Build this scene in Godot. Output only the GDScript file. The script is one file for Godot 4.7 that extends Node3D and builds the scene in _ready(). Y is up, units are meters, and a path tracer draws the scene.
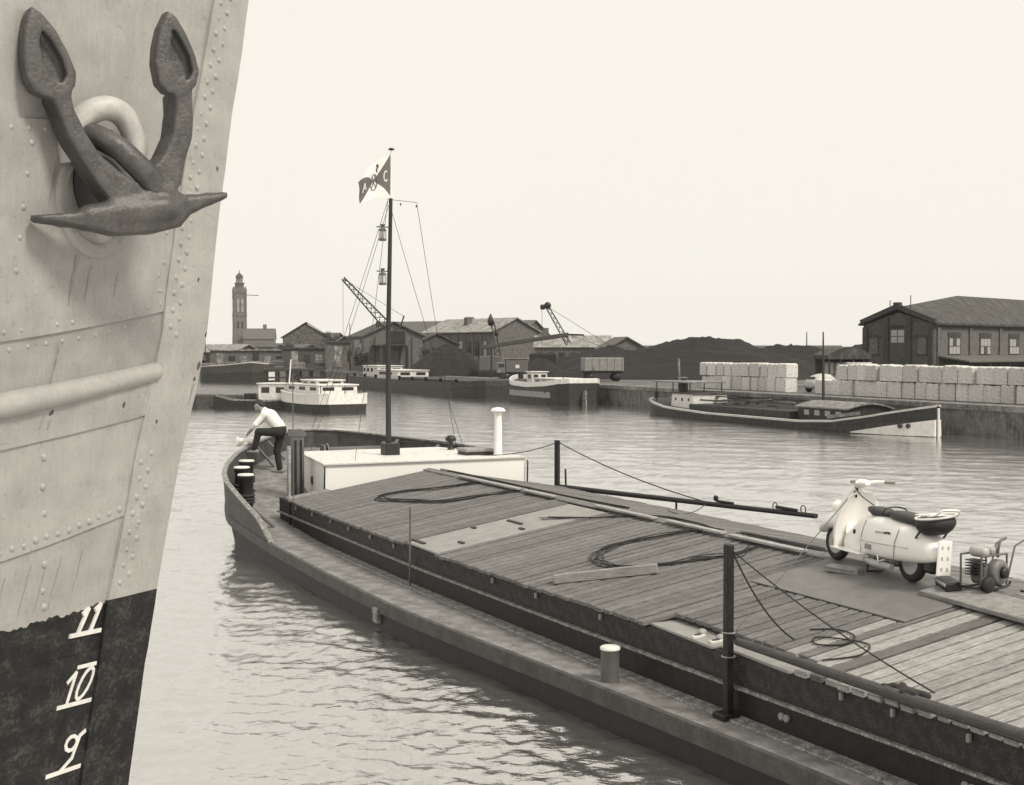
extends Node3D
# A harbour basin with a hatch-covered barge passing, seen from a quay beside a moored ship's bow. Units are metres, y is up, water lies at y = 0.

var M := {}
var taken := {}
var tex_cache := {}
const BARGE_TURN := 0.4424
const BARGE_AT := Vector3(8.948, 0, -4.236)
const QUAY_TURN := 0.3787

class MB:
	var P := PackedVector3Array()
	var T := PackedVector2Array()
	var S := PackedInt32Array()
	func tri(a: Vector3, b: Vector3, c: Vector3, ta := Vector2.ZERO, tb := Vector2.ZERO, tc := Vector2.ZERO, sg := -1):
		P.append(a); P.append(b); P.append(c)
		T.append(ta); T.append(tb); T.append(tc)
		S.append(sg)
	func quad(a: Vector3, b: Vector3, c: Vector3, d: Vector3, sg := -1):
		var w := a.distance_to(b); var h := b.distance_to(c)
		var t0 := Vector2.ZERO; var t1 := Vector2(w, 0); var t2 := Vector2(w, h); var t3 := Vector2(0, h)
		tri(a, b, c, t0, t1, t2, sg); tri(a, c, d, t0, t2, t3, sg)
	# turns the triangles added since 'from' so that a closed shape faces outwards (clockwise fronts)
	func outward(from: int):
		var o := Vector3.ZERO; var n := S.size() - from
		if n <= 0: return
		for i in range(from * 3, P.size()): o += P[i]
		o /= n * 3.0
		var vol := 0.0
		for i in range(from, S.size()):
			vol += (P[i * 3] - o).dot((P[i * 3 + 1] - o).cross(P[i * 3 + 2] - o))
		if vol > 0.0: flip(from)
	func flip(from: int):
		for i in range(from, S.size()):
			var p := P[i * 3 + 1]; P[i * 3 + 1] = P[i * 3 + 2]; P[i * 3 + 2] = p
			var t := T[i * 3 + 1]; T[i * 3 + 1] = T[i * 3 + 2]; T[i * 3 + 2] = t
	func otri(a: Vector3, b: Vector3, c: Vector3, o: Vector3):
		if (b - a).cross(c - a).dot((a + b + c) / 3.0 - o) > 0.0: tri(a, c, b)
		else: tri(a, b, c)
	func oquad(a: Vector3, b: Vector3, c: Vector3, d: Vector3, o: Vector3):
		otri(a, b, c, o); otri(a, c, d, o)
	func box(c: Vector3, s: Vector3, ch := 0.0, b := Basis.IDENTITY):
		var h := s * 0.5
		ch = min(ch, min(h.x, min(h.y, h.z)) * 0.9)
		var f := func(v: Vector3) -> Vector3: return c + b * v
		if ch <= 0.0:
			for i in 3:
				var j := (i + 1) % 3; var k := (i + 2) % 3
				for sg in [-1.0, 1.0]:
					var q := []
					for e in [[-1.0, -1.0], [1.0, -1.0], [1.0, 1.0], [-1.0, 1.0]]:
						var v := Vector3.ZERO
						v[i] = sg * h[i]; v[j] = e[0] * h[j]; v[k] = e[1] * h[k]
						q.append(f.call(v))
					oquad(q[0], q[1], q[2], q[3], c)
			return
		for i in 3:
			var j := (i + 1) % 3; var k := (i + 2) % 3
			for sg in [-1.0, 1.0]:
				var q := []
				for e in [[-1.0, -1.0], [1.0, -1.0], [1.0, 1.0], [-1.0, 1.0]]:
					var v := Vector3.ZERO
					v[i] = sg * h[i]; v[j] = e[0] * (h[j] - ch); v[k] = e[1] * (h[k] - ch)
					q.append(f.call(v))
				oquad(q[0], q[1], q[2], q[3], c)
				for sj in [-1.0, 1.0]:
					var r := []
					for sk in [-1.0, 1.0]:
						var a := Vector3.ZERO; var d := Vector3.ZERO
						a[i] = sg * h[i]; a[j] = sj * (h[j] - ch); a[k] = sk * (h[k] - ch)
						d[i] = sg * (h[i] - ch); d[j] = sj * h[j]; d[k] = sk * (h[k] - ch)
						r.append(f.call(a)); r.append(f.call(d))
					oquad(r[0], r[1], r[3], r[2], c)
		for x in [-1.0, 1.0]:
			for y in [-1.0, 1.0]:
				for z in [-1.0, 1.0]:
					otri(f.call(Vector3(x * h.x, y * (h.y - ch), z * (h.z - ch))), f.call(Vector3(x * (h.x - ch), y * h.y, z * (h.z - ch))), f.call(Vector3(x * (h.x - ch), y * (h.y - ch), z * h.z)), c)
	# a bar with a rectangular section between two points
	func bar(a: Vector3, b: Vector3, w: float, h: float, ch := 0.0):
		var z := (b - a).normalized()
		var x := Vector3.UP.cross(z)
		if x.length() < 0.01: x = Vector3.RIGHT
		x = x.normalized()
		box((a + b) * 0.5, Vector3(w, h, a.distance_to(b)), ch, Basis(x, z.cross(x), z))
	func tube(pts: Array, radii, sides := 8, caps := true):
		var from := S.size()
		var n := pts.size()
		var up := Vector3.UP
		var rings := []
		var prev := Vector3.ZERO
		for i in n:
			var d: Vector3
			if i == 0: d = pts[1] - pts[0]
			elif i == n - 1: d = pts[n - 1] - pts[n - 2]
			else: d = (pts[i + 1] - pts[i]).normalized() + (pts[i] - pts[i - 1]).normalized()
			d = d.normalized()
			if prev == Vector3.ZERO:
				prev = d.cross(up if abs(d.y) < 0.9 else Vector3.RIGHT).normalized()
			else:
				prev = (prev - d * prev.dot(d)).normalized()
			var e := d.cross(prev)
			var r: float = radii[i] if radii is Array else radii
			var ring := []
			for k in sides:
				var t := TAU * k / sides
				ring.append(pts[i] + (prev * cos(t) + e * sin(t)) * r)
			rings.append(ring)
		_rings(rings, 1)
		if caps:
			_cap(rings[0], true); _cap(rings[n - 1], false)
		outward(from)
	func _rings(rings: Array, sg: int):
		for i in rings.size() - 1:
			var m: int = rings[i].size()
			for k in m:
				var l := (k + 1) % m
				quad(rings[i][k], rings[i][l], rings[i + 1][l], rings[i + 1][k], sg)
	func _cap(r: Array, back: bool):
		var o := Vector3.ZERO
		for p in r: o += p
		o /= r.size()
		for k in r.size():
			if back: tri(o, r[(k + 1) % r.size()], r[k])
			else: tri(o, r[k], r[(k + 1) % r.size()])
	# rings of points (Array of Array of Vector3), closed round, with end caps
	func loft(rings: Array, caps := true, sg := 1):
		var from := S.size()
		_rings(rings, sg)
		if caps:
			_cap(rings[0], true); _cap(rings[rings.size() - 1], false)
		outward(from)
	# profile: Array of [radius, height]
	func lathe(profile: Array, at: Vector3, b := Basis.IDENTITY, sides := 16, caps := true, sg := 1):
		var rings := []
		for p in profile:
			var ring := []
			for k in sides:
				var t := TAU * k / sides
				ring.append(at + b * Vector3(cos(t) * max(p[0], 0.0005), p[1], sin(t) * max(p[0], 0.0005)))
			rings.append(ring)
		loft(rings, caps, sg)
	# polygon (x, y) pushed along z by depth, then placed
	func prism(poly: Array, depth: float, at: Vector3, b := Basis.IDENTITY):
		var from := S.size()
		var pv := PackedVector2Array()
		for p in poly: pv.append(Vector2(p[0], p[1]))
		var idx := Geometry2D.triangulate_polygon(pv)
		var f := func(v: Vector2, z: float) -> Vector3: return at + b * Vector3(v.x, v.y, z)
		var cw := Geometry2D.is_polygon_clockwise(pv)
		for i in range(0, idx.size(), 3):
			var a := pv[idx[i]]; var c := pv[idx[i + 1]]; var d := pv[idx[i + 2]]
			if (c - a).cross(d - a) < 0.0:
				var s := c; c = d; d = s
			tri(f.call(a, depth * 0.5), f.call(d, depth * 0.5), f.call(c, depth * 0.5))
			tri(f.call(a, -depth * 0.5), f.call(c, -depth * 0.5), f.call(d, -depth * 0.5))
		for i in pv.size():
			var a := pv[i]; var c := pv[(i + 1) % pv.size()]
			if cw:
				var s := a; a = c; c = s
			var q := [f.call(a, depth * 0.5), f.call(c, depth * 0.5), f.call(c, -depth * 0.5), f.call(a, -depth * 0.5)]
			tri(q[0], q[1], q[2]); tri(q[0], q[2], q[3])
		if b.determinant() < 0.0: flip(from)
	func ellipsoid(c: Vector3, r: Vector3, sides := 14, rows := 8):
		var from := S.size()
		for i in rows:
			for k in sides:
				var q := []
				for e in [[i, k], [i, k + 1], [i + 1, k + 1], [i + 1, k]]:
					var la: float = PI * e[0] / rows - PI / 2; var lo: float = TAU * (e[1] % sides) / sides
					q.append(c + Vector3(cos(la) * cos(lo), sin(la), cos(la) * sin(lo)) * r)
				if i > 0: tri(q[0], q[1], q[2], Vector2.ZERO, Vector2.ZERO, Vector2.ZERO, 1)
				if i == 0: tri(q[0], q[2], q[3], Vector2.ZERO, Vector2.ZERO, Vector2.ZERO, 1)
				elif i < rows - 1: tri(q[0], q[2], q[3], Vector2.ZERO, Vector2.ZERO, Vector2.ZERO, 1)
		outward(from)
	func torus(c: Vector3, R: float, r: float, b := Basis.IDENTITY, n := 24, m := 8):
		var from := S.size()
		for i in n:
			for k in m:
				var q := []
				for e in [[i, k], [i + 1, k], [i + 1, k + 1], [i, k + 1]]:
					var t: float = TAU * (e[0] % n) / n; var s: float = TAU * (e[1] % m) / m
					q.append(c + b * Vector3(cos(t) * (R + r * cos(s)), r * sin(s), sin(t) * (R + r * cos(s))))
				quad(q[0], q[1], q[2], q[3], 1)
		outward(from)
	func mesh() -> ArrayMesh:
		var st := SurfaceTool.new()
		st.begin(Mesh.PRIMITIVE_TRIANGLES)
		for i in S.size():
			for k in 3:
				st.set_smooth_group(S[i])
				st.set_uv(T[i * 3 + k])
				st.add_vertex(P[i * 3 + k])
		st.generate_normals()
		return st.commit()

func mb() -> MB:
	return MB.new()

func numbered(parent: Node, called: String) -> String:
	var key := "%d/%s" % [parent.get_instance_id(), called]
	var n: int = taken.get(key, 0)
	taken[key] = n + 1
	return called if n == 0 else "%s_%03d" % [called, n]

func tag(o: Node, label: String, category: String, group := "", kind := ""):
	if label: o.set_meta("label", label)
	if category: o.set_meta("category", category)
	if group: o.set_meta("group", group)
	if kind: o.set_meta("kind", kind)

func thing(called: String, label: String, category: String, at := Vector3.ZERO, turn := 0.0, group := "") -> Node3D:
	var o := Node3D.new()
	o.name = numbered(self, called)
	add_child(o)
	o.position = at
	o.rotation.y = turn
	tag(o, label, category, group)
	return o

func part(m: MB, called: String, material: Material, parent: Node = self) -> MeshInstance3D:
	return put(m.mesh(), called, material, parent)

func put(mesh: Mesh, called: String, material: Material, parent: Node = self) -> MeshInstance3D:
	var o := MeshInstance3D.new()
	o.name = numbered(parent, called)
	o.mesh = mesh
	o.material_override = material
	parent.add_child(o, true)
	return o

# barge coordinates: x across from the keel line, z towards the stern
func bp(x: float, y: float, z: float) -> Vector3:
	return BARGE_AT + Basis(Vector3.UP, BARGE_TURN) * Vector3(x, y, z)

# quay coordinates: s along the quay, w inland
func qp(s: float, w: float, y := 0.0) -> Vector3:
	return Basis(Vector3.UP, QUAY_TURN) * Vector3(w, y, -s)

func lin(g: float, warm := 1.0) -> Color:
	return Color(g, g * (1.0 - 0.016 * warm), g * (1.0 - 0.042 * warm)).linear_to_srgb()

func seamless(seed_: int, freq: float, octaves: int, size: int) -> Image:
	var n := FastNoiseLite.new()
	n.seed = seed_
	n.noise_type = FastNoiseLite.TYPE_SIMPLEX_SMOOTH
	n.frequency = freq
	n.fractal_octaves = octaves
	var im := n.get_seamless_image(size, size, false, false, 0.15, true)
	im.convert(Image.FORMAT_L8)
	return im

func texture(kind: String) -> ImageTexture:
	if tex_cache.has(kind): return tex_cache[kind]
	var N := 512
	var a := seamless(11 + kind.length(), 0.012, 4, N).get_data()
	var b := seamless(37 + kind.length(), 0.06, 4, N).get_data()
	var c := seamless(71 + kind.length(), 0.25, 2, N).get_data()
	var out := PackedByteArray()
	out.resize(N * N)
	var rng := RandomNumberGenerator.new()
	rng.seed = hash(kind)
	for y in N:
		for x in N:
			var i := y * N + x
			var A := a[i] / 255.0; var B := b[i] / 255.0; var C := c[i] / 255.0
			var v := 1.0
			match kind:
				"paint":      # old paint: faint blotches and small knocks
					v = 0.86 + 0.14 * A + 0.06 * (B - 0.5) + 0.03 * (C - 0.5)
					if B > 0.74: v -= 0.10 * clampf((B - 0.74) / 0.05, 0, 1) * (0.5 + C)
					var dr := b[((y / 9) % N) * N + (x * 2) % N] / 255.0
					v += 0.10 * (dr - 0.5)
					if dr > 0.66: v -= 0.05
				"worn":       # worn dark paint: pale scuffs, dust
					v = 0.55 + 0.3 * A + 0.35 * (B - 0.5) + 0.15 * (C - 0.5)
					if B * 0.6 + A * 0.4 > 0.6: v += 0.35 * clampf((B * 0.6 + A * 0.4 - 0.6) / 0.08, 0, 1)
				"deck":       # trodden deck paint
					v = 0.76 + 0.30 * (A - 0.5) + 0.10 * (B - 0.5) + 0.10 * (C - 0.5)
					if B > 0.70: v += 0.08 * clampf((B - 0.68) / 0.1, 0, 1)
				"wood":       # streaks along x
					var xs := (x / 14) % N
					var g := b[((y * 3) % N) * N + xs] / 255.0
					var g2 := c[((y * 2) % N) * N + (x / 8) % N] / 255.0
					v = 0.72 + 0.45 * (g - 0.5) + 0.35 * (g2 - 0.5) + 0.10 * (A - 0.5) + 0.12 * (C - 0.5)
				"concrete":
					v = 0.72 + 0.4 * (A - 0.5) + 0.3 * (B - 0.5) + 0.15 * (C - 0.5)
					var d := b[((y / 6) % N) * N + (x * 2) % N] / 255.0
					v += 0.35 * (d - 0.5)
				"iron":       # cast iron, rust pits
					v = 0.72 + 0.22 * (A - 0.5) + 0.20 * (B - 0.5) + 0.14 * (C - 0.5)
				"brick":
					var row := y / 16
					var col := (x + (row % 2) * 16) / 32
					var h: int = (row * 7919 + col * 104729) % 97
					v = 0.74 + 0.12 * h / 97.0 + 0.2 * (A - 0.5) + 0.15 * (C - 0.5)
				"coal":
					v = 0.5 + 0.9 * (C - 0.4) + 0.5 * (B - 0.5)
				"bale":
					v = 0.90 + 0.25 * (B - 0.5) + 0.2 * (A - 0.5) + 0.10 * (C - 0.5)
				"foul":       # tarred boot-topping: slime, scrapes
					v = 0.5 + 0.7 * (A - 0.5) + 0.5 * (B - 0.5) + 0.3 * (C - 0.5)
					if A * 0.5 + B * 0.5 > 0.6: v += 0.28 * clampf((A * 0.5 + B * 0.5 - 0.6) / 0.06, 0, 1)
			out[i] = int(clampf(v, 0.03, 1.0) * 255.0)
	var im := Image.create_from_data(N, N, false, Image.FORMAT_L8, out)
	im.generate_mipmaps()
	tex_cache[kind] = ImageTexture.create_from_image(im)
	return tex_cache[kind]

# g: linear grey of the bare material, per_m: texture repeats per metre, relief in centimetres
func mk(called: String, g: float, rough: float, kind := "", per_m := 1.0, relief := 0.0, metal := 0.0, warm := 1.0) -> StandardMaterial3D:
	var m := StandardMaterial3D.new()
	m.resource_name = called
	m.albedo_color = lin(g, warm)
	m.roughness = rough
	m.metallic = metal
	if kind:
		m.albedo_texture = texture(kind)
		m.uv1_triplanar = true
		m.uv1_scale = Vector3.ONE * per_m
		if relief > 0.0:
			m.heightmap_enabled = true
			m.heightmap_texture = texture(kind)
			m.heightmap_scale = relief
	M[called] = m
	return m

func materials():
	mk("ship_paint", 0.385, 0.45, "paint", 0.8, 0.25)
	mk("ship_paint_two", 0.35, 0.5, "paint", 1.1, 0.25)
	mk("ship_paint_three", 0.41, 0.45, "paint", 0.7, 0.25)
	mk("boot_topping", 0.045, 0.75, "foul", 1.3, 0.5)
	mk("mark_white", 0.80, 0.6, "paint", 2.0)
	mk("cast_iron", 0.15, 0.45, "iron", 1.5, 1.0)
	mk("hawse_white", 0.55, 0.5, "paint", 2.0, 0.3)
	mk("pump_grey", 0.20, 0.45, "paint", 2.0)
	mk("barge_hull", 0.105, 0.6, "deck", 0.6, 0.3)
	mk("barge_low", 0.016, 0.6, "deck", 0.7, 0.3)
	mk("barge_black", 0.016, 0.55, "worn", 0.9, 0.3)
	mk("barge_deck", 0.35, 0.7, "deck", 0.45, 0.3)
	mk("coaming_worn", 0.05, 0.7, "worn", 1.3, 0.4)
	mk("spar_worn", 0.13, 0.7, "wood", 0.9, 0.3)
	mk("edge_worn", 0.42, 0.6, "worn", 1.1, 0.3)
	mk("cabin_white", 0.86, 0.45)
	mk("cabin_roof", 0.78, 0.55, "paint", 0.7)
	for k in 4: mk("plank_grey_%d" % k, 0.25 + 0.028 * k, 0.8, "wood", 0.8, 0.35)
	for k in 4: mk("plank_pale_%d" % k, 0.46 + 0.07 * k, 0.8, "wood", 0.8, 0.35)
	mk("sheet_grey", 0.32, 0.6, "paint", 0.5, 0.2)
	mk("plate_dark", 0.19, 0.6, "paint", 0.6, 0.25)
	mk("batten_white", 0.72, 0.6, "wood", 0.8)
	mk("timber", 0.52, 0.85, "wood", 0.9, 0.5)
	mk("dark_timber", 0.07, 0.8, "wood", 0.9, 0.4)
	mk("rope", 0.10, 0.95, "coal", 6.0)
	mk("pale_rope", 0.38, 0.95, "coal", 6.0)
	mk("black_paint", 0.02, 0.45, "paint", 1.0)
	mk("grey_paint", 0.14, 0.5, "paint", 1.0)
	mk("mid_paint", 0.33, 0.5, "paint", 1.0)
	mk("steel", 0.42, 0.35, "paint", 1.5, 0.0, 0.6)
	mk("scooter_white", 0.92, 0.22, "", 1.0)
	mk("rubber", 0.02, 0.7)
	mk("seat_cover", 0.045, 0.55)
	mk("seat_top", 0.10, 0.55)
	mk("hub_grey", 0.42, 0.4)
	mk("chrome", 0.75, 0.15, "", 1.0, 0.0, 1.0)
	mk("glass_dark", 0.03, 0.08)
	mk("lamp_glass", 0.5, 0.1)
	mk("skin", 0.33, 0.6)
	mk("shirt", 0.80, 0.85)
	mk("trousers", 0.022, 0.9)
	mk("hair", 0.03, 0.7)
	mk("shoe", 0.25, 0.6)
	mk("flag_white", 0.78, 0.85); M.flag_white.backlight = Color(0.5, 0.5, 0.48)
	mk("flag_dark", 0.13, 0.85); M.flag_dark.backlight = Color(0.25, 0.25, 0.24)
	mk("quay_stone", 0.25, 0.85, "concrete", 0.12, 1.0)
	mk("quay_cap", 0.36, 0.85, "concrete", 0.2, 0.6)
	mk("quay_ground", 0.22, 0.9, "concrete", 0.05)
	mk("brick_dark", 0.085, 0.9, "brick", 0.25)
	mk("brick_gable", 0.14, 0.9, "brick", 0.25)
	mk("wagon_pale", 0.58, 0.7, "paint", 0.4)
	mk("brick_mid", 0.20, 0.9, "brick", 0.25)
	mk("brick_pale", 0.22, 0.9, "concrete", 0.2)
	mk("roof_felt", 0.13, 0.9, "concrete", 0.12)
	mk("roof_pale", 0.50, 0.8, "concrete", 0.1)
	mk("roof_tile", 0.17, 0.9, "brick", 0.4)
	mk("plaster", 0.48, 0.85, "concrete", 0.15)
	mk("wall_board", 0.15, 0.9, "wood", 0.3)
	mk("window_pale", 0.42, 0.25, "paint", 0.6)
	mk("window_dark", 0.03, 0.15)
	mk("coal", 0.05, 0.9, "coal", 0.35, 6.0)
	for k in 4: mk("bale_%d" % k, 0.62 + 0.06 * k, 0.9, "bale", 0.9, 1.0)
	mk("tarp", 0.7, 0.8, "paint", 0.3)
	mk("boat_white", 0.78, 0.5, "paint", 0.4)
	mk("boat_dark", 0.04, 0.6, "worn", 0.5)
	mk("boat_brown", 0.075, 0.7, "worn", 0.5)
	mk("boat_grey", 0.36, 0.6, "worn", 0.4)
	mk("wagon_grey", 0.30, 0.8, "paint", 0.4)
	mk("tower_brick", 0.24, 0.9, "brick", 0.15)
	mk("tower_pale", 0.30, 0.9, "concrete", 0.15)
	mk("streak", 0.32, 0.7, "paint", 3.0)
	mk("foliage", 0.055, 0.9); M.foliage.backlight = Color(0.1, 0.1, 0.09)

func stage():
	var cam := Camera3D.new()
	cam.name = "camera"
	cam.fov = rad_to_deg(2.0 * atan(392.5 / 1311.0))
	cam.near = 0.1
	cam.far = 6000.0
	cam.position = Vector3(0, 3.9, 0)
	cam.rotation.x = -atan(40.5 / 1311.0)
	add_child(cam)
	cam.current = true
	var env := Environment.new()
	env.background_mode = Environment.BG_SKY
	var sm := ProceduralSkyMaterial.new()
	sm.sky_top_color = Color(0.972, 0.952, 0.908)
	sm.sky_horizon_color = Color(0.980, 0.967, 0.934)
	sm.sky_curve = 0.18
	sm.ground_bottom_color = Color(0.4, 0.39, 0.36)
	sm.ground_horizon_color = Color(0.980, 0.967, 0.934)
	sm.energy_multiplier = 0.505
	# thin uneven overcast
	var cn := FastNoiseLite.new()
	cn.seed = 12; cn.frequency = 0.010; cn.fractal_octaves = 4
	var cl := cn.get_seamless_image(1024, 512)
	cl.convert(Image.FORMAT_RGBA8)
	sm.sky_cover = ImageTexture.create_from_image(cl)
	sm.sky_cover_modulate = Color(0.10, 0.098, 0.09, 1.0)
	var sky := Sky.new()
	sky.sky_material = sm
	env.sky = sky
	env.tonemap_mode = Environment.TONE_MAPPER_LINEAR
	env.tonemap_exposure = 2.0
	env.sdfgi_enabled = true
	env.ssao_enabled = true
	env.ssil_enabled = true
	env.fog_enabled = true
	env.fog_density = 0.0002
	env.fog_light_color = Color(0.96, 0.95, 0.91)
	var we := WorldEnvironment.new()
	we.name = "environment"
	we.environment = env
	add_child(we)
	var sun := DirectionalLight3D.new()
	sun.name = "sun"
	sun.light_energy = 0.5
	sun.light_angular_distance = 14.0
	sun.light_color = Color(1.0, 0.97, 0.91)
	sun.shadow_enabled = true
	add_child(sun)
	sun.look_at_from_position(Vector3(4.8, 7.5, 4.2), Vector3.ZERO)
func water():
	# one sheet from under the camera to the horizon: rings that widen with distance, fine in front, coarse behind
	var angs := PackedFloat32Array()
	var t := -PI
	while t < PI - 0.001:
		angs.append(t)
		var off := absf(wrapf(t, -PI, PI))
		t += 0.0026 if off < 0.46 else (0.012 if off < 0.8 else 0.1)
	var rad := PackedFloat32Array()
	var r := 3.0
	while r < 1100.0:
		rad.append(r)
		r *= 1.0055 if r < 110.0 else (1.02 if r < 400.0 else 1.25)
	var na := angs.size(); var nr := rad.size()
	var n := FastNoiseLite.new()
	n.seed = 5; n.noise_type = FastNoiseLite.TYPE_SIMPLEX_SMOOTH; n.frequency = 1.0; n.fractal_type = FastNoiseLite.FRACTAL_NONE
	var P := PackedVector3Array()
	P.resize(na * nr + 1)
	for j in nr:
		var R := rad[j]
		var cellsize := R * 0.0055
		var f1 := clampf(1.6 - cellsize / 0.7, 0, 1)
		var f2 := clampf(1.6 - cellsize / 0.35, 0, 1)
		var f3 := clampf(1.6 - cellsize / 0.13, 0, 1)
		for i in na:
			var x := sin(angs[i]) * R; var z := -cos(angs[i]) * R
			var h := 0.0
			if f1 > 0.0:
				# wind ripples, longer along the crest than across it
				var p := x * 0.93 + z * 0.37; var q := -x * 0.37 + z * 0.93
				h = f1 * 0.016 * n.get_noise_2d(p * 0.28, q * 0.62)
				if f2 > 0.0: h += f2 * 0.014 * n.get_noise_2d(p * 1.4 + 31.0, q * 3.0)
				if f3 > 0.0: h += f3 * 0.014 * n.get_noise_2d(p * 3.6, q * 7.2 + 17.0)
			P[j * na + i] = Vector3(x, h, z)
	P[na * nr] = Vector3(0, 0, 0)
	var I := PackedInt32Array()
	for j in nr - 1:
		for i in na:
			var k := (i + 1) % na
			I.append_array([j * na + i, (j + 1) * na + i, (j + 1) * na + k, j * na + i, (j + 1) * na + k, j * na + k])
	for i in na: I.append_array([na * nr, i, (i + 1) % na])
	var Nn := PackedVector3Array()
	Nn.resize(P.size())
	for i in range(0, I.size(), 3):
		var nn := (P[I[i + 2]] - P[I[i]]).cross(P[I[i + 1]] - P[I[i]])
		for k in 3: Nn[I[i + k]] += nn
	for i in Nn.size(): Nn[i] = Nn[i].normalized()
	var arr := []
	arr.resize(Mesh.ARRAY_MAX)
	arr[Mesh.ARRAY_VERTEX] = P
	arr[Mesh.ARRAY_NORMAL] = Nn
	arr[Mesh.ARRAY_INDEX] = I
	var am := ArrayMesh.new()
	am.add_surface_from_arrays(Mesh.PRIMITIVE_TRIANGLES, arr)
	var m := StandardMaterial3D.new()
	m.resource_name = "harbour_water"
	m.albedo_color = lin(0.62)
	m.roughness = 0.07
	m.metallic = 0.92
	var fine := FastNoiseLite.new()
	fine.seed = 9; fine.frequency = 0.03; fine.fractal_octaves = 4; fine.noise_type = FastNoiseLite.TYPE_SIMPLEX_SMOOTH
	var im := fine.get_seamless_image(512, 512)
	im.bump_map_to_normal_map(3.0)
	m.normal_enabled = true
	m.normal_texture = ImageTexture.create_from_image(im)
	m.normal_scale = 0.5
	m.uv1_triplanar = true
	m.uv1_world_triplanar = true
	m.uv1_scale = Vector3(0.45, 0.45, 0.9)
	var o := put(am, "water", m)
	tag(o, "rippled grey harbour water between the ships and the quay", "water", "", "structure")

# ---------- signed-distance meshing, for cast and living shapes ----------
func poly_dist(p: Vector2, q: PackedVector2Array) -> float:
	var d := (p - q[0]).length_squared(); var s := 1.0
	var j := q.size() - 1
	for i in q.size():
		var e := q[j] - q[i]; var w := p - q[i]
		var b := w - e * clampf(w.dot(e) / e.length_squared(), 0, 1)
		d = minf(d, b.length_squared())
		var c1 := p.y >= q[i].y; var c2 := p.y < q[j].y; var c3 := e.x * w.y > e.y * w.x
		if (c1 and c2 and c3) or (not c1 and not c2 and not c3): s = -s
		j = i
	return s * sqrt(d)

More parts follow.
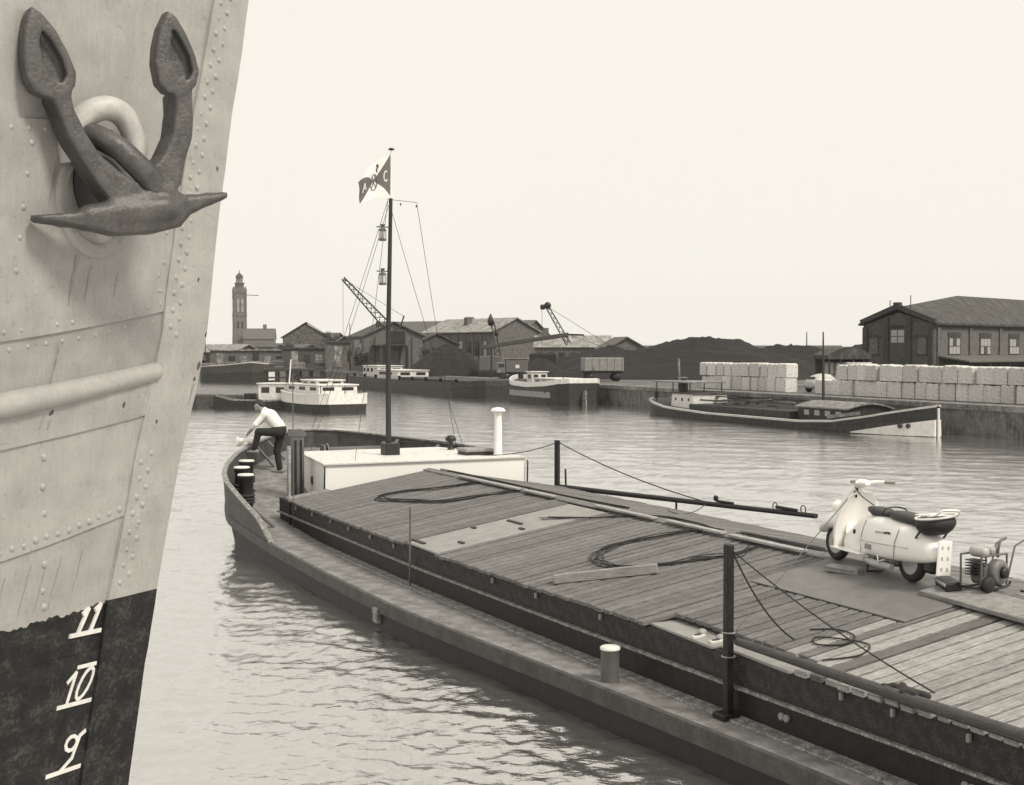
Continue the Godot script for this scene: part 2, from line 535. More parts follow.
# prims: ["c", a, b, ra, rb] capsule; ["x", polygon, z, half depth, rounding] slab; a sixth entry -1 on a slab cuts it away
func sdf_mesh(prims: Array, lo: Vector3, hi: Vector3, cell: float, k: float) -> ArrayMesh:
	var nx := int((hi.x - lo.x) / cell) + 2; var ny := int((hi.y - lo.y) / cell) + 2; var nz := int((hi.z - lo.z) / cell) + 2
	var F := PackedFloat32Array()
	F.resize(nx * ny * nz)
	F.fill(1.0)
	for pr in prims:
		var blo: Vector3; var bhi: Vector3
		if pr[0] == "c":
			var r: float = maxf(pr[3], pr[4])
			blo = pr[1].min(pr[2]) - Vector3.ONE * (r + k + 2 * cell); bhi = pr[1].max(pr[2]) + Vector3.ONE * (r + k + 2 * cell)
		else:
			blo = Vector3(99, 99, pr[2] - pr[3] - k - 2 * cell); bhi = Vector3(-99, -99, pr[2] + pr[3] + k + 2 * cell)
			for q in pr[1]:
				blo.x = minf(blo.x, q.x - k - 2 * cell); blo.y = minf(blo.y, q.y - k - 2 * cell)
				bhi.x = maxf(bhi.x, q.x + k + 2 * cell); bhi.y = maxf(bhi.y, q.y + k + 2 * cell)
		var i0 := clampi(int((blo.x - lo.x) / cell), 0, nx); var i1 := clampi(int((bhi.x - lo.x) / cell) + 1, 0, nx)
		var j0 := clampi(int((blo.y - lo.y) / cell), 0, ny); var j1 := clampi(int((bhi.y - lo.y) / cell) + 1, 0, ny)
		var k0 := clampi(int((blo.z - lo.z) / cell), 0, nz); var k1 := clampi(int((bhi.z - lo.z) / cell) + 1, 0, nz)
		for j in range(j0, j1):
			for i in range(i0, i1):
				var d2 := 0.0
				if pr[0] == "x": d2 = poly_dist(Vector2(lo.x + i * cell, lo.y + j * cell), pr[1])
				for l in range(k0, k1):
					var p := lo + Vector3(i, j, l) * cell
					var d := 0.0
					if pr[0] == "c":
						var ab: Vector3 = pr[2] - pr[1]
						var t := clampf((p - pr[1]).dot(ab) / maxf(ab.length_squared(), 1e-9), 0, 1)
						d = (p - pr[1] - ab * t).length() - lerpf(pr[3], pr[4], t)
					else:
						var dz: float = absf(p.z - pr[2]) - pr[3]
						var rr: float = pr[4]
						var q := Vector2(maxf(d2 + rr, 0), maxf(dz + rr, 0))
						d = q.length() + minf(maxf(d2 + rr, dz + rr), 0) - rr
					var n := (l * ny + j) * nx + i
					var f := F[n]
					if pr.size() > 5: F[n] = maxf(f, -d)
					else:
						var h := maxf(k - absf(f - d), 0) / k
						F[n] = minf(f, d) - h * h * k * 0.25
	var idx := PackedInt32Array()
	idx.resize(nx * ny * nz)
	idx.fill(-1)
	var V := PackedVector3Array(); var I := PackedInt32Array()
	var off := [0, 1, nx, nx + 1, nx * ny, nx * ny + 1, nx * ny + nx, nx * ny + nx + 1]
	for l in nz - 1:
		for j in ny - 1:
			for i in nx - 1:
				var n := (l * ny + j) * nx + i
				var m := 0
				for c in 8:
					if F[n + off[c]] < 0.0: m += 1
				if m == 0 or m == 8: continue
				var s := Vector3.ZERO; var cnt := 0
				for e in [[0, 1], [2, 3], [4, 5], [6, 7], [0, 2], [1, 3], [4, 6], [5, 7], [0, 4], [1, 5], [2, 6], [3, 7]]:
					var a := F[n + off[e[0]]]; var b := F[n + off[e[1]]]
					if (a < 0.0) == (b < 0.0): continue
					var pa := Vector3(e[0] & 1, (e[0] >> 1) & 1, e[0] >> 2); var pb := Vector3(e[1] & 1, (e[1] >> 1) & 1, e[1] >> 2)
					s += pa.lerp(pb, a / (a - b)); cnt += 1
				idx[n] = V.size()
				V.append(lo + (Vector3(i, j, l) + s / cnt) * cell)
	for l in range(1, nz - 1):
		for j in range(1, ny - 1):
			for i in range(1, nx - 1):
				var n := (l * ny + j) * nx + i
				var f := F[n] < 0.0
				for ax in 3:
					var st: int = [1, nx, nx * ny][ax]
					if (F[n + st] < 0.0) == f: continue
					var u: int = [nx, nx * ny, 1][ax]; var w: int = [nx * ny, 1, nx][ax]
					var a := idx[n]; var b := idx[n - u]; var c := idx[n - u - w]; var d := idx[n - w]
					if a < 0 or b < 0 or c < 0 or d < 0: continue
					if f: I.append_array([a, c, b, a, d, c])
					else: I.append_array([a, b, c, a, c, d])
	var N := PackedVector3Array()
	N.resize(V.size())
	for i in range(0, I.size(), 3):
		var nn := (V[I[i + 2]] - V[I[i]]).cross(V[I[i + 1]] - V[I[i]])
		for c in 3: N[I[i + c]] += nn
	for i in N.size(): N[i] = N[i].normalized()
	var arr := []
	arr.resize(Mesh.ARRAY_MAX)
	arr[Mesh.ARRAY_VERTEX] = V; arr[Mesh.ARRAY_NORMAL] = N; arr[Mesh.ARRAY_INDEX] = I
	var am := ArrayMesh.new()
	am.add_surface_from_arrays(Mesh.PRIMITIVE_TRIANGLES, arr)
	return am

func pv2(a: Array) -> PackedVector2Array:
	var r := PackedVector2Array()
	for p in a: r.append(Vector2(p[0], p[1]))
	return r

# ---------- the moored ship's bow ----------
const STEM := [[-1.92, 0.0, -5.36], [-1.674, 2.033, -5.601], [-1.625, 2.433, -5.652], [-1.574, 2.851, -5.704], [-1.524, 3.182, -5.756], [-1.473, 3.51, -5.808], [-1.429, 3.73, -5.854], [-1.385, 3.999, -5.9], [-1.338, 4.542, -5.948], [-1.299, 4.908, -5.989], [-1.26, 5.21, -6.029], [-1.225, 5.514, -6.066], [-1.1, 6.6, -6.2]]
const SIDE := Vector3(-0.4108, 0, 0.9117)
const SIDE_OUT := Vector3(0.9117, 0, 0.4108)

func stem_at(h: float) -> Vector3:
	for i in STEM.size() - 1:
		if h <= STEM[i + 1][1] or i == STEM.size() - 2:
			var a: Array = STEM[i]; var b: Array = STEM[i + 1]
			var t: float = (h - a[1]) / (b[1] - a[1])
			return Vector3(lerpf(a[0], b[0], t), h, lerpf(a[2], b[2], t))
	return Vector3.ZERO

# a point on the near side of the bow: t metres aft of the stem, h above water, off metres proud of the shell
var dents := FastNoiseLite.new()
func bow(t: float, h: float, off := 0.0) -> Vector3:
	dents.frequency = 1.0
	off += 0.009 * dents.get_noise_2d(t * 1.3, h * 1.3) + 0.004 * dents.get_noise_2d(t * 3.5 + 9.0, h * 3.5)
	var p := stem_at(h)
	if t <= 1.8: return p + SIDE * t + SIDE_OUT * off
	p += SIDE * 1.8
	var left := t - 1.8
	var keel := Vector3(-0.695, 0, 0.719)
	var k := 0.0
	while left > 0.0:
		var st := minf(left, 0.3)
		p += SIDE.lerp(keel, smoothstep(0.0, 1.0, k / 4.0)).normalized() * st
		k += st; left -= st
	return p + SIDE_OUT * off

func seam(h0: float, slope: float, t: float) -> float:
	return h0 - slope * 2.5 * (1.0 - exp(-t / 2.5))

# shell plate between two edges; lo and hi give the height at t; thick: how far it stands proud of the shell
func shell_plate(lo: Callable, hi: Callable, t0: Callable, t1: float, base: float, thick: float, nt := 24, nh := 14) -> MB:
	var m := mb()
	var G := []
	for i in nt + 1:
		var row := []
		for j in nh + 1:
			var f := float(i) / nt
			var hm: float = lerpf(lo.call(lerpf(0.28, t1, f)), hi.call(lerpf(0.28, t1, f)), float(j) / nh)
			var t: float = lerpf(t0.call(hm), t1, f)
			var h: float = lerpf(lo.call(t), hi.call(t), float(j) / nh)
			row.append([t, h])
		G.append(row)
	var f := func(i: int, j: int, o: float) -> Vector3: return bow(G[i][j][0], G[i][j][1], o)
	for i in nt:
		for j in nh:
			m.quad(f.call(i, j, thick), f.call(i + 1, j, thick), f.call(i + 1, j + 1, thick), f.call(i, j + 1, thick), 1)
	var edge := []
	for i in nt: edge.append([i, 0, i + 1, 0])
	for j in nh: edge.append([nt, j, nt, j + 1])
	for i in nt: edge.append([nt - i, nh, nt - i - 1, nh])
	for j in nh: edge.append([0, nh - j, 0, nh - j - 1])
	for e in edge:
		m.quad(f.call(e[0], e[1], base), f.call(e[2], e[3], base), f.call(e[2], e[3], thick), f.call(e[0], e[1], thick))
	return m

var rivet_rng := RandomNumberGenerator.new()
func rivet(m: MB, t: float, h: float, off: float, r := 0.013):
	if rivet_rng.randf() < 0.03: return
	r *= rivet_rng.randf_range(0.82, 1.1)
	t += rivet_rng.randf_range(-0.004, 0.004); h += rivet_rng.randf_range(-0.004, 0.004)
	m.lathe([[r, 0.0], [r * 0.9, r * 0.28], [r * 0.55, r * 0.52], [0.0, r * 0.6]], bow(t, h, off - 0.001), Basis(SIDE, SIDE_OUT, SIDE.cross(SIDE_OUT)), 8, false)

func ship():
	var o := thing("moored_ship", "pale grey riveted steel ship bow with anchor and black boot topping", "ship")
	var keel_far := Vector3(-0.9, 0, 0.44)
	# shell below and above the boot-topping line, near and far side, deck and after end
	for z in [[-1.2, 2.855, M.boot_topping, "bottom"], [2.855, 6.6, M.ship_paint, "hull"]]:
		var m := mb()
		var rings := []
		var hs := []
		var h: float = z[0]
		while h < z[1] - 0.01:
			hs.append(h); h += 0.25
		hs.append(z[1])
		for hh in hs:
			var ring := []
			for i in 31: ring.append(bow(i * 0.3, hh))
			var far := []
			for i in 30: far.append(stem_at(hh) + keel_far * (0.06 + i * 0.3) + Vector3(-0.695, 0, 0.719) * maxf(0, i * 0.3 - 3.0) * 0.6)
			far.reverse()
			ring.append_array(far)
			rings.append(ring)
		m.loft(rings, true, -1)
		part(m, z[3], z[2], o)
	var T0 := func(h: float) -> float: return 0.292 if h < 4.2 else lerpf(0.292, 0.225, (h - 4.2) / 1.3)
	var sa := func(t: float) -> float: return seam(4.955, 0.20, t)
	var sb := func(t: float) -> float: return seam(4.135, 0.21, t)
	var sc := func(t: float) -> float: return seam(3.90, 0.185, t)
	var sd := func(t: float) -> float: return seam(3.68, 0.165, t)
	var se := func(t: float) -> float: return seam(3.272, 0.20, t)
	var rng := RandomNumberGenerator.new(); rng.seed = 3
	var ragged := FastNoiseLite.new(); ragged.seed = 4; ragged.frequency = 5.0
	var sf := func(t: float) -> float: return 2.85 + 0.022 * ragged.get_noise_1d(t) + 0.014 * ragged.get_noise_1d(t * 6.0 + 40.0)
	var sg := func(t: float) -> float: return seam(2.66, -0.03, t)
	var sh := func(_t: float) -> float: return 1.2
	var st := func(_t: float) -> float: return 6.55
	part(shell_plate(sa, st, T0, 1.78, 0.0, 0.008), "shell_plate", M.ship_paint_three, o)
	part(shell_plate(sb, sa, T0, 1.78, 0.0, 0.017), "shell_plate", M.ship_paint, o)
	part(shell_plate(sc, sb, T0, 1.78, 0.0, 0.008), "shell_plate", M.ship_paint_two, o)
	part(shell_plate(se, sd, T0, 1.78, 0.0, 0.014), "shell_plate", M.ship_paint_three, o)
	part(shell_plate(sf, se, T0, 1.78, 0.0, 0.006, 90), "shell_plate", M.ship_paint, o)
	part(shell_plate(sg, sf, T0, 1.78, 0.0, 0.006, 90), "shell_plate", M.boot_topping, o)
	part(shell_plate(sh, sg, T0, 1.78, 0.0, 0.012), "shell_plate", M.boot_topping, o)
	# doubling band under the rubbing strake, and the strake itself
	part(shell_plate(sd, sc, T0, 1.78, 0.0, 0.022), "doubling_plate", M.ship_paint, o)
	var rub := mb()
	var pts := []
	var rr := []
	for i in 9:
		var t := 0.285 + i * 0.18
		pts.append(bow(t, seam(3.868, 0.185, t), 0.010)); rr.append(0.040 + 0.010 * minf(1.0, i / 4.0))
	rub.tube(pts, rr, 14)
	part(rub, "rubbing_strake", M.ship_paint_three, o)
	# stem plate: laps over the strakes, light above and dark below the paint line
	var t_stem := func(_h: float) -> float: return 0.004
	var c6 := func(h: float) -> float: return T0.call(h) + 0.012
	for z in [[1.2, 2.868, M.boot_topping], [2.868, 6.55, M.ship_paint_three]]:
		var m := mb()
		var n := 26
		for i in n:
			for j in 3:
				var q := []
				for e in [[i, j], [i, j + 1], [i + 1, j + 1], [i + 1, j]]:
					var h: float = lerpf(z[0], z[1], float(e[0]) / n)
					if i + 1 > n - 1 and z[0] < 2 and e[0] == n: h += 0.014 * ragged.get_noise_1d(e[1] * 3.0)
					q.append(bow(lerpf(0.004, c6.call(h), e[1] / 3.0), h, 0.024))
				m.quad(q[0], q[1], q[2], q[3], 1)
			var h0 := lerpf(z[0], z[1], float(i) / n); var h1 := lerpf(z[0], z[1], float(i + 1) / n)
			m.quad(bow(c6.call(h0), h0, 0.024), bow(c6.call(h0), h0, -0.002), bow(c6.call(h1), h1, -0.002), bow(c6.call(h1), h1, 0.024))
			m.quad(bow(0.004, h0, -0.002), bow(0.004, h0, 0.024), bow(0.004, h1, 0.024), bow(0.004, h1, -0.002))
		part(m, "stem_plate", z[2], o)
	# rivets
	rivet_rng.seed = 17
	var rv := mb()
	var h := 2.93
	var k := 0
	while h < 6.3:
		if h < 3.5 or h > 3.95:
			rivet(rv, T0.call(h) - (0.035 if k % 2 == 0 else 0.085), h, 0.024, 0.0135)
		h += 0.036; k += 1
	for i in 15:
		var t := 0.34 + i * 0.056
		rivet(rv, t, se.call(t) + 0.035, 0.014, 0.014)
	for i in 16:
		var t := 0.33 + i * 0.085
		rivet(rv, t, sb.call(t) + 0.035, 0.017, 0.010); rivet(rv, t + 0.03, sb.call(t) - 0.04, 0.008, 0.010)
		if i > 4: rivet(rv, t, sa.call(t) - 0.035, 0.017, 0.010)
	for i in 8: rivet(rv, T0.call(4.3) + 0.05 + 0.02 * (i % 2), 4.16 + i * 0.062, 0.017, 0.010)
	for q in [[0.835, 3.496], [0.805, 3.382], [0.77, 3.276], [0.71, 3.07], [0.683, 2.97], [0.66, 2.90]]: rivet(rv, q[0], q[1], 0.014 if q[1] > 3.13 else 0.006, 0.015)
	for i in 5: rivet(rv, 1.16, 4.2 + i * 0.12, 0.017, 0.012)
	var ro := part(rv, "rivets", M.ship_paint_three, o)
	ro.set_meta("kind", "stuff")
	# draught marks: 11, 10, 9, each over its base line
	var stroke := func(m: MB, pl: Array, w: float):
		for i in pl.size() - 1:
			var a := Vector2(pl[i][0], pl[i][1]); var b := Vector2(pl[i + 1][0], pl[i + 1][1])
			var d := (b - a).normalized() * w * 0.5; var e := Vector2(-d.y, d.x)
			a -= d * 0.6; b += d * 0.6
			var q := [a + e, a - e, b - e, b + e]
			var w3 := func(v: Vector2, of: float) -> Vector3: return bow(v.x, v.y, of)
			var c := bow((a.x + b.x) * 0.5, (a.y + b.y) * 0.5, 0.007)
			for s in 4:
				m.oquad(w3.call(q[s], 0.0145), w3.call(q[(s + 1) % 4], 0.0145), w3.call(q[(s + 1) % 4], 0.0), w3.call(q[s], 0.0), c)
			m.oquad(w3.call(q[0], 0.0145), w3.call(q[1], 0.0145), w3.call(q[2], 0.0145), w3.call(q[3], 0.0145), c)
	var e11 := mb()
	stroke.call(e11, [[0.49, 2.757], [0.315, 2.748]], 0.017)
	stroke.call(e11, [[0.447, 2.757], [0.405, 2.85], [0.43, 2.835]], 0.017)
	stroke.call(e11, [[0.375, 2.752], [0.333, 2.855], [0.36, 2.84]], 0.017)
	part(e11, "draught_mark", M.mark_white, o).set_meta("label", "white painted draught figure 11 over a base line")
	var e10 := mb()
	stroke.call(e10, [[0.503, 2.478], [0.315, 2.467]], 0.017)
	stroke.call(e10, [[0.42, 2.62], [0.318, 2.615]], 0.015)
	stroke.call(e10, [[0.468, 2.57], [0.428, 2.60], [0.455, 2.478]], 0.016)
	var ov := []
	for i in 15: ov.append([0.365 + 0.034 * cos(TAU * i / 14.0) - 0.024 * sin(TAU * i / 14.0), 2.545 + 0.058 * sin(TAU * i / 14.0)])
	stroke.call(e10, ov, 0.014)
	part(e10, "draught_mark", M.mark_white, o).set_meta("label", "white painted draught figure 10 between two lines")
	var e9 := mb()
	stroke.call(e9, [[0.507, 2.213], [0.32, 2.204]], 0.017)
	stroke.call(e9, [[0.43, 2.215], [0.375, 2.25], [0.345, 2.332], [0.318, 2.343]], 0.016)
	ov = []
	for i in 11: ov.append([0.39 + 0.032 * cos(TAU * i / 10.0), 2.312 + 0.028 * sin(TAU * i / 10.0)])
	stroke.call(e9, ov, 0.014)
	part(e9, "draught_mark", M.mark_white, o).set_meta("label", "white painted draught figure 9 near the picture's lower edge")
	# bare patches where paint has flaked off
	for c in [[0.884, 3.712, 0.022, 0.03], [0.86, 3.665, 0.022, 0.016], [0.32, 3.80, 0.022, 0.02], [0.02, 3.84, 0.024, 0.02], [0.035, 3.78, 0.024, 0.012], [0.10, 4.22, 0.024, 0.012], [0.06, 4.72, 0.024, 0.014], [0.22, 3.60, 0.024, 0.011], [0.46, 3.68, 0.022, 0.014], [0.005, 3.98, 0.024, 0.018]]:
		var m := mb()
		var ring := []; var ring2 := []
		for i in 9:
			var a := TAU * i / 9.0; var r: float = c[3] * rng.randf_range(0.45, 1.1)
			ring.append(bow(maxf(c[0] + cos(a) * r * 0.7, 0.005), c[1] + sin(a) * r, c[2] - 0.002)); ring2.append(bow(maxf(c[0] + cos(a) * r * 0.7, 0.005), c[1] + sin(a) * r, c[2] + 0.0015))
		m.loft([ring, ring2], true, -1)
		part(m, "paint_flake", M.cast_iron, o)
	# rust and dirt runs down the plating
	for c in [[0.86, 4.28, 0.20, 0.020], [0.78, 4.24, 0.13, 0.012], [0.885, 3.93, 0.17, 0.010], [0.895, 3.66, 0.10, 0.013], [0.855, 3.64, 0.13, 0.008], [0.62, 4.22, 0.10, 0.008], [0.03, 3.76, 0.10, 0.010], [0.33, 3.78, 0.07, 0.008], [1.02, 4.62, 0.22, 0.010], [0.50, 3.10, 0.16, 0.006], [0.78, 3.08, 0.2, 0.007], [0.70, 3.06, 0.18, 0.005], [0.9, 3.05, 0.16, 0.006], [0.62, 3.09, 0.2, 0.005]]:
		var m := mb()
		var lf := []; var rt := []
		for i in 12:
			var f := i / 11.0
			var w: float = 1.8 * c[3] * (1.0 - 0.75 * f) * rng.randf_range(0.5, 1.0)
			var tt: float = c[0] + rng.randf_range(-0.003, 0.003) + 0.10 * c[2] * f
			var hh: float = c[1] - c[2] * f
			var of := 0.0185 if hh > 3.93 else (0.0235 if hh > 3.60 else (0.0155 if hh > 3.13 else 0.0075))
			if tt < 0.29: of = 0.0255
			lf.append(bow(maxf(tt + w * 0.5, 0.006), hh, of)); rt.append(bow(maxf(tt - w * 0.5, 0.005), hh, of))
		for i in 11: m.quad(rt[i + 1], lf[i + 1], lf[i], rt[i])
		part(m, "rust_run", M.streak, o)
	# hawse pipe: rounded lip round the hole, and the white inner lip above the shank
	var hb := Basis(SIDE, SIDE_OUT, SIDE.cross(SIDE_OUT))
	var hw := mb()
	hw.torus(bow(0.78, 4.50, 0.0), 0.20, 0.036, hb, 32, 10)
	part(hw, "hawse_pipe", M.ship_paint, o)
	var hh := mb()
	hh.lathe([[0.17, 0.0], [0.17, 0.006]], bow(0.76, 4.56, 0.02), hb, 24)
	part(hh, "hawse_hole", M.black_paint, o)
	# the anchor, housed with its flukes up
	var an := thing("anchor", "rusty dark iron stockless anchor housed in the pale ship's hawse", "anchor", Vector3(-1.537, 4.672, -5.04) )
	an.basis = Basis(Vector3(0.8, 0, -0.6), Vector3.UP, Vector3(0.6, 0, 0.8))
	var prims := []
	prims.append(["x", pv2([[-0.311, 0.486], [-0.269, 0.463], [-0.219, 0.409], [-0.175, 0.333], [-0.146, 0.263], [-0.15, 0.217], [-0.173, 0.185], [-0.218, 0.161], [-0.262, 0.16], [-0.305, 0.177], [-0.333, 0.217], [-0.343, 0.289], [-0.342, 0.376], [-0.331, 0.443]]), 0.035, 0.038, 0.014])
	prims.append(["x", pv2([[-0.24, 0.17], [-0.166, 0.19], [-0.151, 0.128], [-0.107, 0.043], [-0.058, -0.028], [0.015, -0.083], [0.093, -0.122], [0.157, -0.199], [0.068, -0.27], [-0.01, -0.214], [-0.075, -0.135], [-0.131, -0.057], [-0.175, 0.017], [-0.211, 0.099]]), -0.005, 0.07, 0.018])
	prims.append(["x", pv2([[0.208, 0.551], [0.244, 0.53], [0.285, 0.47], [0.322, 0.392], [0.338, 0.331], [0.325, 0.275], [0.296, 0.244], [0.25, 0.226], [0.201, 0.232], [0.169, 0.264], [0.153, 0.339], [0.158, 0.409], [0.175, 0.481]]), 0.035, 0.038, 0.014])
	prims.append(["x", pv2([[0.234, 0.244], [0.312, 0.245], [0.316, 0.147], [0.311, 0.068], [0.281, -0.021], [0.264, -0.117], [0.218, -0.16], [0.133, -0.143], [0.126, -0.081], [0.187, -0.006], [0.224, 0.075], [0.237, 0.17]]), -0.005, 0.07, 0.018])
	prims.append(["x", pv2([[-0.292, -0.27], [-0.155, -0.25], [-0.025, -0.219], [0.061, -0.179], [0.117, -0.151], [0.206, -0.121], [0.288, -0.159], [0.385, -0.144], [0.463, -0.13], [0.458, -0.155], [0.385, -0.188], [0.309, -0.224], [0.262, -0.282], [0.156, -0.312], [0.005, -0.328], [-0.103, -0.307], [-0.193, -0.293], [-0.292, -0.288]]), 0.01, 0.055, 0.02])
	var cr := [[-0.292, -0.281], [-0.193, -0.282], [-0.099, -0.276], [0.005, -0.255], [0.136, -0.228], [0.246, -0.205], [0.321, -0.184], [0.394, -0.159], [0.458, -0.143]]
	var rad := [0.010, 0.017, 0.030, 0.056, 0.074, 0.060, 0.030, 0.018, 0.012]
	for i in cr.size() - 1:
		prims.append(["c", Vector3(cr[i][0], cr[i][1], 0.0), Vector3(cr[i + 1][0], cr[i + 1][1], 0.0), rad[i], rad[i + 1]])
	prims.append(["c", Vector3(-0.09, -0.26, 0.03), Vector3(0.19, -0.215, 0.05), 0.045, 0.05])
	prims.append(["x", pv2([[-0.274, 0.408], [-0.238, 0.369], [-0.201, 0.308], [-0.184, 0.251], [-0.202, 0.219], [-0.239, 0.236], [-0.268, 0.284], [-0.281, 0.348]]), 0.085, 0.055, 0.01, -1])
	prims.append(["x", pv2([[0.228, 0.489], [0.26, 0.446], [0.293, 0.388], [0.309, 0.328], [0.288, 0.29], [0.247, 0.304], [0.222, 0.363], [0.219, 0.433]]), 0.085, 0.055, 0.01, -1])
	put(sdf_mesh(prims, Vector3(-0.42, -0.42, -0.16), Vector3(0.54, 0.62, 0.18), 0.0095, 0.022), "flukes", M.cast_iron, an)
	var sp := mb()
	sp.tube([Vector3(-0.10, 0.10, -0.16), Vector3(-0.03, 0.045, -0.02), Vector3(0.03, 0.0, 0.035), Vector3(0.13, -0.095, 0.05), Vector3(0.21, -0.19, -0.01)], [0.046, 0.046, 0.046, 0.048, 0.048], 16)
	part(sp, "shank", M.cast_iron, an)
	var ringp := []
	for p in [[-0.115, -0.048], [-0.122, 0.026], [-0.099, 0.096], [-0.053, 0.146], [0.009, 0.172], [0.072, 0.16], [0.115, 0.111], [0.135, 0.043], [0.126, -0.019]]: ringp.append(Vector3(p[0], p[1], -0.075 - 0.12 * absf(p[0])))
	var rg := mb()
	rg.tube(spline(ringp, 5), 0.048, 14)
	part(rg, "hawse_lip", M.hawse_white, o).position = an.position
	o.get_child(o.get_child_count() - 1).basis = an.basis
# ---------- the barge ----------
func table(tb: Array, x: float) -> float:
	if x <= tb[0][0]: return tb[0][1]
	for i in tb.size() - 1:
		if x <= tb[i + 1][0]: return lerpf(tb[i][1], tb[i + 1][1], (x - tb[i][0]) / (tb[i + 1][0] - tb[i][0]))
	return tb[tb.size() - 1][1]

func deck_h(u: float) -> float: return table([[-9, 0.42], [20, 0.42], [23, 0.46], [26, 0.60], [29, 0.95], [31, 1.18], [33.3, 1.40]], u)
func half_b(u: float) -> float: return table([[-9, 2.98], [8, 3.0], [9.2, 3.06], [11.1, 3.22], [12.6, 3.35], [14.4, 3.53], [16.6, 3.72], [20, 3.75], [25, 3.80], [26.3, 3.78], [27.2, 3.62], [28, 3.38], [29.5, 2.78], [31, 2.05], [32.2, 1.35], [33, 0.66], [33.3, 0.1]], u)
func coam_x(u: float) -> float: return table([[-5, 2.5], [6, 2.5], [8, 2.56], [10, 2.66], [12, 2.73], [14, 2.81], [18, 2.92], [26, 2.92]], u)
func bul_h(u: float) -> float: return table([[23.0, 0.48], [23.75, 0.82], [26.3, 1.28], [29, 1.58], [32, 1.76], [33.3, 1.86]], u)
func roof_y(x: float) -> float: return 1.506 - 0.16 * absf(x)

func strip_along(m: MB, us: Array, f: Callable):
	var rings := []
	for u in us: rings.append(f.call(u))
	m.loft(rings, true, -1)

func urange(a: float, b: float, st: float) -> Array:
	var r := []
	var n := int(ceil(absf(b - a) / st))
	for i in n + 1: r.append(lerpf(a, b, float(i) / n))
	return r

var barge: Node3D

